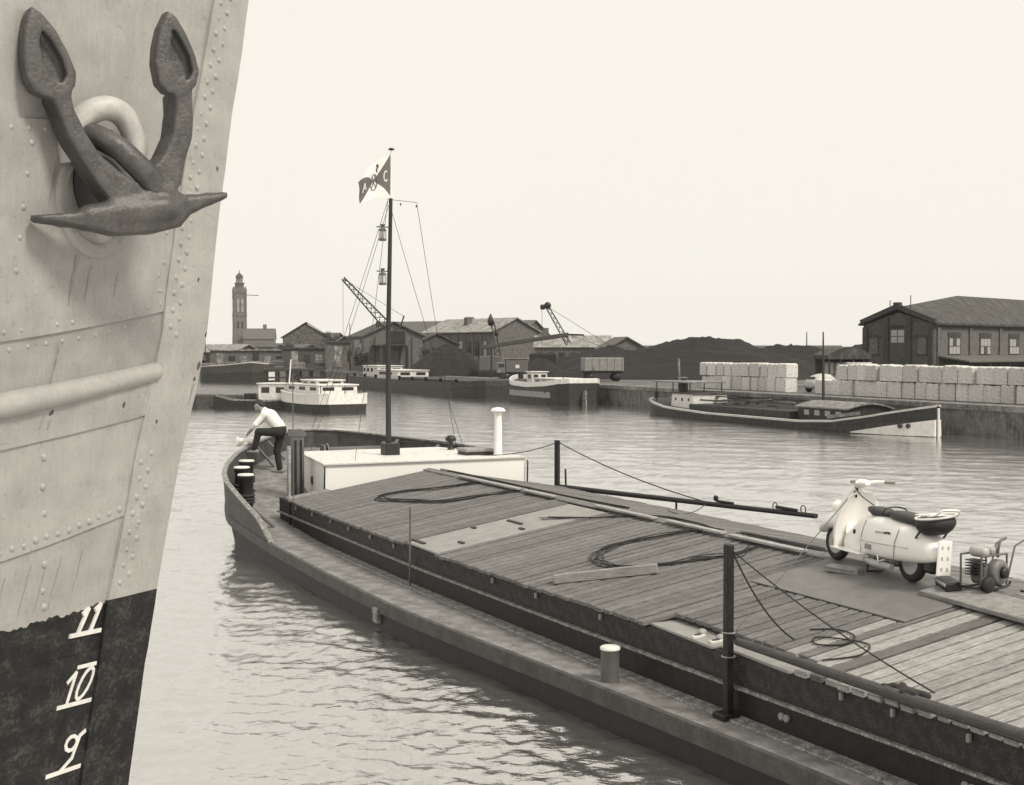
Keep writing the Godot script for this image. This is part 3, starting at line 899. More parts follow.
func barge_build():
	var o := thing("cargo_barge", "low grey cargo barge with plank hatch covers and white forward cabin", "barge", BARGE_AT, BARGE_TURN)
	barge = o
	var rng := RandomNumberGenerator.new(); rng.seed = 21
	# hull
	var us := urange(-9, 20, 1.0) + urange(20.5, 33.3, 0.4)
	var hull := mb()
	strip_along(hull, us, func(u: float) -> Array:
		var b := half_b(u); var d := deck_h(u)
		var w: float = b * (1.0 if u < 24 else lerpf(1.0, 0.86, clampf((u - 24) / 9.0, 0, 1)))
		return [Vector3(-b, d, -u), Vector3(-lerpf(b, w, 0.5), d * 0.5, -u), Vector3(-w, 0.0, -u), Vector3(-w * 0.92, -0.8, -u), Vector3(w * 0.92, -0.8, -u), Vector3(w, 0.0, -u), Vector3(lerpf(b, w, 0.5), d * 0.5, -u), Vector3(b, d, -u)])
	part(hull, "hull", M.barge_low, o)
	var dk := mb()
	for i in us.size() - 1:
		var u0: float = us[i]; var u1: float = us[i + 1]
		for s in 8:
			var x0 := lerpf(-1, 1, s / 8.0); var x1 := lerpf(-1, 1, (s + 1) / 8.0)
			var p := func(x: float, u: float) -> Vector3: return Vector3(x * (half_b(u) - 0.01), deck_h(u) + 0.006, -u)
			dk.quad(p.call(x0, u1), p.call(x1, u1), p.call(x1, u0), p.call(x0, u0))
	part(dk, "deck", M.barge_deck, o)
	for sd in [-1.0, 1.0]:
		var rub := mb()
		strip_along(rub, us, func(u: float) -> Array:
			var b := half_b(u); var d := deck_h(u)
			return [Vector3(sd * (b - 0.02), d + 0.012, -u), Vector3(sd * (b + 0.035), d + 0.006, -u), Vector3(sd * (b + 0.04), d - 0.17, -u), Vector3(sd * (b - 0.02), d - 0.19, -u)])
		part(rub, "rubbing_strake", M.barge_hull, o)
		# bar along the foot of the coaming, worn pale
		var ft := mb()
		strip_along(ft, urange(-4, 25.4, 1.4), func(u: float) -> Array:
			var c := coam_x(u)
			return [Vector3(sd * (c + 0.16), 0.43, -u), Vector3(sd * (c + 0.155), 0.452, -u), Vector3(sd * (c - 0.01), 0.458, -u), Vector3(sd * (c - 0.01), 0.42, -u)])
		part(ft, "deck_angle", M.edge_worn, o)
		# coaming: dark lower web, ledge bar, scuffed upper plate
		var c1 := mb(); var c2 := mb(); var c3 := mb()
		strip_along(c1, urange(-4, 25.55, 1.4), func(u: float) -> Array:
			var c := coam_x(u)
			return [Vector3(sd * c, 0.40, -u), Vector3(sd * c, 0.71, -u), Vector3(sd * (c - 0.1), 0.71, -u), Vector3(sd * (c - 0.1), 0.40, -u)])
		part(c1, "coaming_web", M.barge_black, o)
		strip_along(c2, urange(-4, 25.6, 1.4), func(u: float) -> Array:
			var c := coam_x(u)
			return [Vector3(sd * (c + 0.055), 0.712, -u), Vector3(sd * (c + 0.055), 0.738, -u), Vector3(sd * (c - 0.1), 0.742, -u), Vector3(sd * (c - 0.1), 0.712, -u)])
		part(c2, "coaming_ledge", M.edge_worn, o)
		strip_along(c3, urange(-4, 25.55, 0.7), func(u: float) -> Array:
			var c := coam_x(u)
			var top: float = roof_y(c) - 0.035
			if sd < 0 and u > 9.0 and u < 12.0: top -= 0.03
			return [Vector3(sd * (c + 0.01), 0.742, -u), Vector3(sd * (c + 0.012), top, -u), Vector3(sd * (c - 0.1), top, -u), Vector3(sd * (c - 0.1), 0.742, -u)])
		part(c3, "coaming_plate", M.coaming_worn, o)
	# hatch end under the cabin
	var he := mb()
	he.prism([[-2.95, 0.4], [-2.95, roof_y(2.95) - 0.02], [0, 1.48], [2.95, roof_y(2.95) - 0.02], [2.95, 0.4]], 0.08, Vector3(0, 0, -24.78))
	part(he, "hatch_end", M.barge_black, o)
	var ha := mb()
	ha.prism([[-2.45, 0.4], [-2.45, roof_y(2.45) - 0.03], [0, 1.47], [2.45, roof_y(2.45) - 0.03], [2.45, 0.4]], 0.08, Vector3(0, 0, 3.9))
	part(ha, "hatch_end", M.barge_black, o)
	# hatch planks laid from coaming to ridge, both slopes
	for sd in [-1.0, 1.0]:
		var u := 24.80
		var k := 0
		while u > (-3.8 if sd < 0 else 2.0):
			var w := rng.randf_range(0.155, 0.195) if sd < 0 and u > 3.0 else rng.randf_range(0.26, 0.33)
			var um := u - w * 0.5
			var m := mb()
			var x0 := -(coam_x(um) + rng.randf_range(0.05, 0.085)); var x1 := -0.02
			var dz := w - rng.randf_range(0.026, 0.050)
			if sd < 0 and um < 18.42 and um > 17.2:
				u -= w; continue
			if sd < 0 and um < 11.85 and um > 9.42: x0 = -(2.40 + rng.randf_range(-0.01, 0.01))
			var lift := rng.randf_range(-0.004, 0.006)
			var a := Vector3(x0, roof_y(x0) - 0.02 + lift, 0); var b := Vector3(x1, roof_y(x1) - 0.02 + lift, 0)
			var bx := (b - a).normalized()
			var bs := Basis(bx, Vector3(0, 0, 1).cross(bx), Vector3(0, 0, 1)).rotated(Vector3.UP, rng.randf_range(-0.0015, 0.0015))
			var c := (a + b) * 0.5 + Vector3(0, 0, -um)
			if sd > 0:
				c.x = -c.x; bs = Basis(Vector3(bx.x, -bx.y, 0), Vector3(bx.y, bx.x, 0), Vector3(0, 0, 1))
			m.box(c, Vector3(a.distance_to(b), 0.05, dz), 0.006, bs)
			var pale := clampf((10.6 - um) / 1.8, 0, 1)
			var mt: Material
			if rng.randf() < pale * 0.93: mt = M["plank_pale_%d" % rng.randi_range(0 if pale < 0.9 else 1, 3)]
			else: mt = M["plank_grey_%d" % rng.randi_range(0, 3)]
			part(m, "plank", mt, o)
			u -= w; k += 1
	# sheet-metal hatch panel among the planks
	var sp := mb()
	var bx2 := Vector3(1, 0.16, 0).normalized()
	var sb := Basis(bx2, Vector3(0, 0, 1).cross(bx2), Vector3(0, 0, 1))
	sp.box(Vector3(-1.56, roof_y(1.56) - 0.004, -17.79), Vector3(2.78, 0.035, 1.20), 0.008, sb)
	part(sp, "hatch_sheet", M.sheet_grey, o)
	for q in [[-2.82, -18.2, 0.5], [-2.45, -17.45, 0.18], [-1.35, -17.95, 0.5], [-1.9, -18.25, 0.14], [-1.5, -17.4, 0.14]]:
		var m := mb()
		m.box(Vector3(q[0], roof_y(q[0]) + 0.022, q[1]), Vector3(0.05, 0.03, q[2]), 0.006, sb)
		part(m, "sheet_bar", M.black_paint, o)
	# chequer plate under the scooter
	var cp := mb()
	cp.box(Vector3(-0.64, roof_y(0.64) + 0.018, -10.85), Vector3(1.16, 0.016, 2.46), 0.004, sb)
	part(cp, "hatch_plate", M.plate_dark, o)
	# ridge cap and pale battens on it
	var rc := mb()
	rc.prism([[-0.14, -0.012], [0, 0.016], [0.14, -0.012], [0.14, -0.030], [-0.14, -0.030]], 28.5, Vector3(0, 1.522, -10.6))
	part(rc, "ridge_cap", M.plank_grey_3, o)
	for q in [[-22.9, -20.3], [-20.1, -19.0], [-17.6, -15.9], [-15.6, -14.2], [-14.0, -12.5]]:
		var m := mb()
		m.box(Vector3(-0.13 + rng.randf_range(-0.02, 0.02), 1.540, (q[0] + q[1]) * 0.5), Vector3(0.10, 0.035, q[1] - q[0]), 0.006, Basis(Vector3.UP, rng.randf_range(-0.01, 0.01)))
		part(m, "ridge_batten", M.batten_white, o)
	# pale ledge boards where the planks stop short of the coaming
	for q in [[-11.84, -10.6], [-10.58, -9.45]]:
		var m := mb()
		var cx := (coam_x(-q[0]) + coam_x(-q[1])) * 0.5
		m.box(Vector3(-(cx + 2.36) * 0.5, roof_y(cx) - 0.045, (q[0] + q[1]) * 0.5), Vector3(cx - 2.36 + 0.02, 0.03, q[1] - q[0]), 0.005, Basis(Vector3.UP, -0.035))
		part(m, "ledge_board", M.sheet_grey, o)
	# hatch clips on the coaming
	for u in [24.3, 23.2, 22.1, 21.1, 20.0, 18.9, 15.4, 14.2, 12.7, 8.8, 8.2, 7.4, 6.6]:
		var m := mb()
		m.box(Vector3(-(coam_x(u) + 0.035), roof_y(coam_x(u)) - 0.115, -u), Vector3(0.04, 0.07, 0.035), 0.008)
		part(m, "hatch_clip", M.mid_paint, o)
	for u in [9.6, 9.53, 7.45, 7.38]:
		var m := mb()
		m.lathe([[0.035, 0.0], [0.038, 0.02], [0.03, 0.03]], Vector3(-coam_x(u), 0.60, -u), Basis(Vector3(0, 1, 0), Vector3(-1, 0, 0), Vector3(0, 0, 1)), 12)
		part(m, "scupper_cover", M.mid_paint, o)
	# bulwark round the bow, its rail and stays
	var path := []
	for u in urange(23.0, 33.3, 0.3): path.append([-1.0, u])
	var back := path.duplicate(); back.reverse()
	for q in back:
		if q[1] > 28.3: path.append([1.0, q[1]])
	var bw := mb(); var rail := mb()
	var r1 := []; var r2 := []
	for q in path:
		var u: float = q[1]; var b := half_b(u) + 0.02; var s: float = q[0]
		var n := Vector3(s, 0, 0)
		var sl := (half_b(u + 0.1) - half_b(u - 0.1)) / 0.2
		n = Vector3(s, 0, sl).normalized()
		if u > 32.9: n = Vector3(s * 0.25, 0, -1).normalized()
		var p := Vector3(s * b, 0, -u)
		var d := deck_h(u) - 0.02; var h := bul_h(u)
		var fl := n * (h - d) * 0.06
		r1.append([p + Vector3(0, d, 0), p + fl + Vector3(0, h, 0), p + fl - n * 0.035 + Vector3(0, h, 0), p - n * 0.035 + Vector3(0, d, 0)])
		r2.append([p + fl + n * 0.025 + Vector3(0, h - 0.012, 0), p + fl + n * 0.025 + Vector3(0, h + 0.022, 0), p + fl - n * 0.075 + Vector3(0, h + 0.022, 0), p + fl - n * 0.075 + Vector3(0, h - 0.012, 0)])
	bw.loft(r1, true, -1); rail.loft(r2, true, -1)
	part(bw, "bulwark", M.barge_hull, o)
	part(rail, "bulwark_rail", M.edge_worn, o)
	for q in [[-1.0, 24.6], [-1.0, 30.9], [-1.0, 31.8], [1.0, 29.0], [1.0, 30.2], [1.0, 31.4]]:
		var u: float = q[1]; var s: float = q[0]
		var m := mb()
		var b := half_b(u) - 0.05; var d := deck_h(u); var h := bul_h(u) - 0.05
		var inw := Vector3(-s, 0, 0.55 * clampf((u - 27) / 3.0, 0, 1)).normalized()
		var foot := Vector3(s * b, d, -u) + inw * 0.45
		m.bar(foot, Vector3(s * b, h, -u) + inw * 0.02, 0.09, 0.05, 0.008)
		part(m, "bulwark_stay", M.grey_paint, o)
	# cabin trunk forward of the hatch
	var cab := mb()
	var base := []; var top := []
	for q in [[-1.97, -25.62], [2.55, -25.62], [1.85, -28.9], [-1.52, -28.9]]:
		base.append(Vector3(q[0], 0.5, q[1])); top.append(Vector3(q[0], 1.60, q[1]))
	cab.loft([base, top], true, -1)
	var cabin := part(cab, "cabin", M.cabin_white, o)
	var cr := mb()
	var a0 := []; var a1 := []; var a2 := []
	for q in [[-2.01, -25.57], [2.59, -25.57], [1.89, -28.95], [-1.56, -28.95]]:
		a0.append(Vector3(q[0], 1.602, q[1])); a1.append(Vector3(q[0], 1.632, q[1])); a2.append(Vector3(q[0] * 0.96, 1.648, q[1] + (0.1 if q[1] < -27 else -0.1)))
	cr.loft([a0, a1, a2], true, -1)
	part(cr, "roof", M.cabin_roof, cabin)
	for q in [[27.2, 0.0]]:
		var m := mb()
		var t: float = (q[0] - 25.62) / (28.9 - 25.62)
		m.lathe([[0.10, -0.01], [0.10, 0.025], [0.075, 0.03], [0.07, 0.012]], Vector3(lerpf(-1.97, -1.52, t), 1.15, -q[0]), Basis(Vector3(0, 1, 0), Vector3(-1, 0, -0.14).normalized(), Vector3(-0.14, 0, 1).normalized()), 18)
		part(m, "porthole", M.glass_dark, cabin)
	for q in [[-1.99, -25.60, 1.12, 1.58], [2.58, -25.60, 1.05, 1.55]]:
		var m := mb()
		m.tube([Vector3(q[0], q[2], q[1] + 0.01), Vector3(q[0] - 0.01, q[2] + 0.02, q[1] + 0.05), Vector3(q[0], q[3] - 0.03, q[1] + 0.05), Vector3(q[0], q[3], q[1] + 0.01)], 0.017, 8)
		part(m, "grab_rail", M.black_paint, cabin)
	# stove pipe with its hood
	var sv := mb()
	sv.lathe([[0.10, 1.63], [0.088, 1.66], [0.078, 2.58], [0.075, 2.6]], Vector3(2.03, 0, -25.9), Basis.IDENTITY, 16)
	var svo := part(sv, "stove_pipe", M.cabin_white, cabin)
	var hd := mb()
	hd.lathe([[0.06, 2.59], [0.16, 2.605], [0.165, 2.63], [0.12, 2.68], [0.0, 2.70]], Vector3(2.03, 0, -25.9), Basis.IDENTITY, 18)
	part(hd, "hood", M.cabin_white, svo)
	# skylight box and a cowl on the roof
	var sk := mb()
	sk.box(Vector3(1.72, 1.68, -26.4), Vector3(0.66, 0.07, 0.5), 0.01)
	var sko := part(sk, "skylight", M.black_paint, cabin)
	var sl2 := mb()
	sl2.box(Vector3(1.72, 1.755, -26.4), Vector3(0.70, 0.08, 0.54), 0.02)
	part(sl2, "lid", M.mid_paint, sko)
	var cw := mb()
	cw.lathe([[0.10, 1.64], [0.05, 1.70], [0.045, 1.82], [0.12, 1.86], [0.13, 1.92], [0.05, 1.98]], Vector3(1.75, 0, -27.9), Basis.IDENTITY, 14)
	part(cw, "vent", M.black_paint, cabin)
	# mast in its tabernacle
	var tb := mb()
	tb.box(Vector3(-0.02, 1.775, -27.1), Vector3(0.34, 0.27, 0.34), 0.02)
	part(tb, "mast_step", M.black_paint, o)
	var ms := mb()
	var mx := Vector3(-0.06, 0, -27.1)
	ms.tube([mx + Vector3(0, 1.6, 0), mx + Vector3(0, 4.2, 0), mx + Vector3(0.07, 7.25, 0)], [0.062, 0.055, 0.040], 12)
	var mo := part(ms, "mast", M.dark_timber, o)
	var pl := mb()
	pl.tube([mx + Vector3(0.07, 7.2, 0), mx + Vector3(0.085, 8.32, 0)], [0.022, 0.016], 8)
	part(pl, "flag_pole", M.flag_white, mo)
	var tr := mb()
	tr.lathe([[0.0, 8.29], [0.065, 8.305], [0.07, 8.33], [0.0, 8.355]], mx + Vector3(0.085, 0, 0), Basis.IDENTITY, 12)
	part(tr, "truck", M.black_paint, mo)
	var yd := mb()
	yd.tube([mx + Vector3(-0.02, 7.23, 0), mx + Vector3(0.62, 7.17, 0.15)], 0.006, 6)
	part(yd, "spreader", M.dark_timber, mo)
	for t in [0.42, 0.98]:
		var m := mb()
		m.ellipsoid(mx + Vector3(0.02 + 0.6 * t, 7.15 - 0.06 * t, 0.15 * t), Vector3(0.018, 0.03, 0.018), 8, 6)
		part(m, "block", M.black_paint, mo)
	for q in [[6.48], [5.52]]:
		var m := mb()
		m.box(mx + Vector3(-0.10, q[0] + 0.14, 0.02), Vector3(0.34, 0.022, 0.03), 0.004)
		part(m, "lantern_bracket", M.black_paint, mo)
	# stays
	for q in [[mx + Vector3(0, 7.2, 0), Vector3(0.0, 1.9, -33.1)], [mx + Vector3(0, 7.2, 0), Vector3(-1.3, 1.66, -25.7)], [mx + Vector3(0.02, 7.2, 0), Vector3(1.35, 1.8, -26.2)], [mx + Vector3(0.62, 7.15, 0.15), Vector3(2.45, 1.55, -29.2)], [mx + Vector3(0.02, 7.1, 0), Vector3(-1.35, 1.66, -28.7)]]:
		var m := mb()
		var pts := []
		for i in 9:
			var t := i / 8.0
			pts.append((q[0] as Vector3).lerp(q[1], t) + Vector3(0, -0.10 * sin(PI * t), 0))
		m.tube(pts, 0.0055, 5)
		part(m, "stay", M.rope, mo)
	# fender board and towing post beside the cabin
	var tp := mb()
	tp.box(Vector3(-2.06, 1.42, -27.3), Vector3(0.25, 1.40, 0.24), 0.02)
	var tpo := part(tp, "towing_post", M.grey_paint, o)
	var tc := mb()
	tc.prism([[-0.16, 0.0], [0.16, 0.0], [0.16, 0.08], [0.08, 0.15], [-0.16, 0.15]], 0.28, Vector3(-2.06, 2.10, -27.3))
	part(tc, "cap", M.grey_paint, tpo)
	for dx in [-0.07, 0.05]:
		var m := mb()
		m.box(Vector3(-2.06 + dx, 1.4, -27.165), Vector3(0.035, 1.25, 0.03), 0.005)
		part(m, "rib", M.black_paint, tpo)
	var fb := mb()
	fb.box(Vector3(-2.27, 1.32, -27.2), Vector3(0.06, 1.15, 0.12), 0.008)
	part(fb, "fender_board", M.batten_white, o)
	var cpn := mb()
	cpn.box(Vector3(-2.42, 1.03, -25.2), Vector3(0.95, 0.06, 0.72), 0.01, Basis(Vector3(0, 0, 1), 0.16))
	part(cpn, "corner_plate", M.edge_worn, o)
	# bollards
	for q in [[-2.92, 28.25, 1.55], [-3.27, 27.25, 1.50], [-3.42, 26.3, 1.43]]:
		var m := mb()
		var d := deck_h(q[1])
		m.lathe([[0.19, d - 0.01], [0.19, d + 0.03], [0.145, d + 0.05], [0.145, q[2] - 0.12], [0.165, q[2] - 0.10], [0.165, q[2] - 0.035]], Vector3(q[0], 0, -q[1]), Basis.IDENTITY, 18)
		var bo := part(m, "bollard", M.black_paint, o)
		var c := mb()
		c.lathe([[0.168, q[2] - 0.034], [0.168, q[2] - 0.012], [0.15, q[2]], [0.0, q[2] + 0.004]], Vector3(q[0], 0, -q[1]), Basis.IDENTITY, 18)
		part(c, "cap", M.boat_white, bo)
		for k in 3:
			var t := mb()
			t.torus(Vector3(q[0], d + 0.22 + k * 0.075, -q[1]), 0.16, 0.03, Basis(Vector3(1, 0, 0), 0.06 * k), 18, 6)
			part(t, "rope_turn", M.rope, bo)
	for q in [[-3.08, 11.98, 0.10, 0.79]]:
		var m := mb()
		m.lathe([[q[2], 0.41], [q[2], q[3] - 0.03], [q[2] * 1.03, q[3] - 0.025]], Vector3(q[0], 0, -q[1]), Basis.IDENTITY, 18)
		var bo := part(m, "bollard", M.grey_paint, o)
		var c := mb()
		c.lathe([[q[2] * 1.08, q[3] - 0.024], [q[2] * 1.08, q[3]], [q[2] * 0.9, q[3] + 0.01], [0, q[3] + 0.012]], Vector3(q[0], 0, -q[1]), Basis.IDENTITY, 18)
		part(c, "cap", M.boat_white, bo)
	# winch on the foredeck
	var wn := mb()
	var wd := deck_h(30.6)
	wn.lathe([[0.22, -0.75], [0.22, -0.71], [0.12, -0.70], [0.12, 0.70], [0.22, 0.71], [0.22, 0.75]], Vector3(0.35, wd + 0.34, -30.6), Basis(Vector3(0, 1, 0), Vector3(-1, 0, 0), Vector3(0, 0, 1)), 16)
	var wno := part(wn, "winch", M.grey_paint, o)
	for sx in [-0.82, 0.82]:
		var m := mb()
		m.prism([[-0.28, 0.0], [0.28, 0.0], [0.14, 0.52], [-0.14, 0.52]], 0.05, Vector3(0.35 + sx, wd, -30.6), Basis(Vector3(0, 0, 1), Vector3.UP, Vector3(-1, 0, 0)))
		part(m, "side_frame", M.grey_paint, wno)
	# posts with lowered spars
	var np := mb()
	np.box(Vector3(-2.77, 1.25, -10.27), Vector3(0.08, 1.67, 0.08), 0.01)
	var npo := part(np, "spar_post", M.barge_black, o)
	var npf := mb()
	npf.box(Vector3(-2.79, 0.455, -10.27), Vector3(0.19, 0.06, 0.2), 0.01)
	part(npf, "foot", M.barge_black, npo)
	for y in [1.02, 1.25]:
		var m := mb()
		m.torus(Vector3(-2.77, y, -10.27), 0.062, 0.008, Basis.IDENTITY, 16, 6)
		part(m, "clamp", M.edge_worn, npo)
	var ns := mb()
	ns.tube([Vector3(-2.72, 1.17, -10.2), Vector3(-2.66, 1.155, -8.0), Vector3(-2.54, 1.15, -5.0), Vector3(-2.52, 1.15, -2.6)], [0.038, 0.05, 0.055, 0.05], 12)
	part(ns, "spar", M.spar_worn, o)
	var fp := mb()
	fp.tube([Vector3(3.12, 0.44, -25.2), Vector3(3.12, 1.99, -25.2)], 0.062, 12)
	part(fp, "spar_post", M.barge_black, o)
	var f2 := mb()
	f2.tube([Vector3(3.12, 0.44, -24.75), Vector3(3.10, 1.40, -24.78)], 0.022, 8)
	part(f2, "stanchion", M.barge_black, o)
	var fs := mb()
	fs.tube([Vector3(3.12, 0.99, -25.12), Vector3(3.12, 1.34, -16.4)], [0.055, 0.04], 12)
	var fso := part(fs, "spar", M.barge_black, o)
	var fg := mb()
	fg.box(Vector3(3.12, 1.375, -17.15), Vector3(0.05, 0.05, 0.55), 0.01)
	part(fg, "spar_clamp", M.barge_black, fso)
	for z in [-17.45, -16.72]:
		var m := mb()
		m.torus(Vector3(3.12, 1.38 + 0.04 * (17.45 + z), z), 0.062, 0.009, Basis(Vector3(0, 0, 1), PI / 2), 16, 6)
		part(m, "eye", M.barge_black, fso)
	var sb3 := mb()
	sb3.tube([Vector3(3.1, 0.43, -20.4), Vector3(3.1, 1.16, -20.4)], 0.02, 8)
	part(sb3, "spar_rest", M.barge_black, o)
	# thin stanchions on the near side
	for q in [[-3.02, 18.05, 0.42, 1.62, 0.016], [-2.98, 24.4, 0.47, 3.5, 0.010]]:
		var m := mb()
		m.tube([Vector3(q[0], q[2], -q[1]), Vector3(q[0] + 0.01, q[3], -q[1])], q[4], 8)
		part(m, "stanchion", M.grey_paint, o)
	# wire guard along the far side
	var gw := mb()
	gw.tube([Vector3(0.2, 1.92, -27.1), Vector3(1.2, 1.9, -27.5), Vector3(2.4, 1.7, -28.6)], 0.008, 6)
	part(gw, "guard_wire", M.rope, o)
	# hull lug at the waterline
	var lg := mb()
	lg.box(Vector3(-3.76, 0.20, -17.4), Vector3(0.10, 0.22, 0.16), 0.02)
	part(lg, "hull_lug", M.edge_worn, o)

func spline(pts: Array, per := 6) -> Array:
	var out := []
	for i in pts.size() - 1:
		var p0: Vector3 = pts[maxi(i - 1, 0)]; var p1: Vector3 = pts[i]; var p2: Vector3 = pts[i + 1]; var p3: Vector3 = pts[mini(i + 2, pts.size() - 1)]
		for k in per:
			out.append(p1.cubic_interpolate(p2, p0, p3, float(k) / per))
	out.append(pts[pts.size() - 1])
	return out

# a rope lying on the hatch slope: pts are [x, z] in barge coordinates, several strands
func hatch_rope(called: String, label: String, pts: Array, strands: int, spread: float, r: float, mat: Material, seed_: int):
	var o := thing(called, label, "rope", BARGE_AT, BARGE_TURN, "ropes and wires on the hatch")
	var rng := RandomNumberGenerator.new(); rng.seed = seed_
	for s in strands:
		var p := []
		for q in pts:
			var x: float = q[0] + rng.randf_range(-spread, spread); var z: float = q[1] + rng.randf_range(-spread, spread)
			x = minf(x, 0.6)
			p.append(Vector3(x, roof_y(x) + 0.012 + r + (0.02 if absf(x) < 0.2 else 0.0) + r * 1.2 * (s % 3), z))
		var m := mb()
		m.tube(spline(p, 7), r, 6)
		part(m, "strand", mat, o)

func wire(called: String, label: String, a: Vector3, b: Vector3, sag: float, r: float, mat: Material):
	var m := mb()
	var pts := []
	for i in 13:
		var t := i / 12.0
		pts.append(a.lerp(b, t) + Vector3(0, -sag * 4.0 * t * (1.0 - t), 0))
	m.tube(pts, r, 6)
	var o := part(m, called, mat)
	o.position = BARGE_AT; o.rotation.y = BARGE_TURN
	tag(o, label, "rope", "ropes and wires on the hatch")
	return o

func on_barge():
	hatch_rope("rope_coil", "dark rope laid in long loops on planks nearest the white cabin", [[0.05, -21.9], [-0.7, -22.3], [-1.5, -22.9], [-1.85, -22.5], [-1.6, -21.5], [-1.2, -20.9], [-0.5, -20.5], [0.1, -20.2]], 7, 0.13, 0.0065, M.rope, 2)
	hatch_rope("rope_coil", "dark rope hairpin on planks between sheet panel and timber balk", [[-0.1, -14.7], [-0.6, -15.0], [-1.25, -15.15], [-1.72, -14.75], [-1.85, -14.3], [-1.7, -13.9], [-1.35, -13.55], [-0.95, -13.45], [-0.6, -13.2], [-0.3, -13.3]], 7, 0.11, 0.0065, M.rope, 3)
	hatch_rope("rope_coil", "dark rope ends lying across the ridge above the sheet panel", [[-0.95, -17.75], [-0.5, -16.9], [-0.2, -16.6], [0.1, -16.0], [0.2, -15.3], [0.05, -14.6]], 4, 0.10, 0.007, M.rope, 4)
	hatch_rope("rope_coil", "loose dark rope loops on the ridge in front of scooter wheel", [[0.2, -14.2], [0.3, -13.7], [0.1, -13.2], [0.3, -12.8], [0.45, -13.3], [0.2, -13.9], [-0.1, -13.5], [0.15, -12.7]], 5, 0.12, 0.007, M.rope, 5)
	hatch_rope("rope_coil", "dark rope strung along ridge between cabin and far spar post", [[0.05, -24.2], [0.2, -23.2], [0.15, -22.0], [0.35, -20.8], [0.3, -19.2], [0.5, -17.8]], 4, 0.10, 0.009, M.rope, 6)
	hatch_rope("wire_loop", "thin wire loop lying on pale planks right of near post", [[-1.91, -10.15], [-1.75, -9.95], [-1.78, -9.65], [-2.0, -9.55], [-2.15, -9.75], [-2.0, -9.9], [-1.85, -9.4], [-2.1, -9.2], [-2.4, -9.35]], 1, 0.0, 0.008, M.rope, 7)
	wire("hanging_wire", "dark wire hanging from near post top to the planks beside it", Vector3(-2.75, 2.03, -10.25), Vector3(-2.2, roof_y(2.2) + 0.02, -10.0), 0.12, 0.009, M.rope)
	wire("stretched_wire", "dark wire from near post top across pale planks to the coaming", Vector3(-2.75, 2.03, -10.25), Vector3(-2.35, roof_y(2.35) + 0.03, -8.0), 0.06, 0.007, M.rope)
	wire("lashing_line", "pale thin cord from scooter handlebar down to near post", Vector3(-0.28, 2.28, -11.55), Vector3(-2.72, 1.2, -10.3), 0.0, 0.006, M.pale_rope)
	wire("post_line", "dark line drooping from far post top back to the cabin roof", Vector3(3.12, 1.93, -25.25), Vector3(1.5, 1.68, -25.95), 0.10, 0.010, M.rope)
	wire("spar_line", "dark line from far post top down to the lowered spar", Vector3(3.12, 1.96, -25.2), Vector3(3.12, 1.24, -19.4), 0.10, 0.011, M.rope)
	wire("spar_line", "thin line hanging from lowered spar down to the hatch ridge", Vector3(3.12, 1.24, -19.4), Vector3(1.6, 1.30, -18.3), 0.12, 0.007, M.rope)
	# hook block on the spar line
	var hk := thing("hook_block", "small dark hook block lying on the far lowered spar", "hook", bp(3.12, 1.25, -19.25), BARGE_TURN)
	var m := mb()
	m.box(Vector3(0, 0.09, 0.1), Vector3(0.05, 0.10, 0.12), 0.02)
	part(m, "block", M.black_paint, hk)
	m = mb()
	m.tube([Vector3(0, 0.05, 0.12), Vector3(0, 0.055, 0.45), Vector3(0, 0.06, 0.62)], 0.022, 8)
	part(m, "shank", M.black_paint, hk)
	# timber balk
	var bk := mb()
	var a := Vector3(-2.66, roof_y(2.66) + 0.06, -14.10); var b := Vector3(-1.62, roof_y(1.62) + 0.06, -13.40)
	var dirn := (b - a).normalized()
	var sx := Vector3(0.16, 1, 0).normalized().cross(dirn).normalized() * -1.0
	bk.box((a + b) * 0.5, Vector3(0.14, 0.12, a.distance_to(b)), 0.012, Basis(sx, dirn.cross(sx), dirn))
	var bo := part(bk, "timber_balk", M.timber)
	bo.position = BARGE_AT; bo.rotation.y = BARGE_TURN
	tag(bo, "pale squared timber balk lying on the hatch planks below rope hairpin", "timber")
	# loose battens beside it on the ridge
	for q in [[Vector3(0.30, 1.50, -14.35), Vector3(0.42, 1.48, -12.85), "dark loose batten lying along the ridge above near post"]]:
		var mm := mb()
		mm.bar(q[0], q[1], 0.06, 0.035, 0.006)
		var oo := part(mm, "loose_batten", M.dark_timber)
		oo.position = BARGE_AT; oo.rotation.y = BARGE_TURN
		tag(oo, q[2], "timber")
	# a pair of slippers on the ledge
	for q in [[-2.60, -11.02, 0.5, "slipper on pale ledge, one farther from the near post"], [-2.57, -10.74, 0.4, "slipper on pale ledge, one nearer to the near post"]]:
		var s := thing("slipper", "light " + q[3], "slipper", bp(q[0], roof_y(coam_x(11)) - 0.030, q[1]), BARGE_TURN + q[2], "slippers on the ledge")
		var so := mb()
		var r0 := []; var r1 := []; var r2 := []
		for i in 18:
			var t := TAU * i / 18.0
			var w := 0.045 + 0.008 * cos(t)
			r0.append(Vector3(cos(t) * 0.13, 0.0, sin(t) * w)); r1.append(Vector3(cos(t) * 0.132, 0.022, sin(t) * w * 1.03)); r2.append(Vector3(cos(t) * 0.128, 0.026, sin(t) * w * 0.95))
		so.loft([r0, r1, r2], true, -1)
		part(so, "sole", M.boat_white, s)
		var up := mb()
		up.ellipsoid(Vector3(0.06, 0.028, 0), Vector3(0.065, 0.042, 0.049), 12, 8)
		part(up, "upper", M.mid_paint, s)
		var hl := mb()
		hl.ellipsoid(Vector3(-0.03, 0.027, 0), Vector3(0.07, 0.006, 0.034), 12, 6)
		part(hl, "insole", M.black_paint, s)
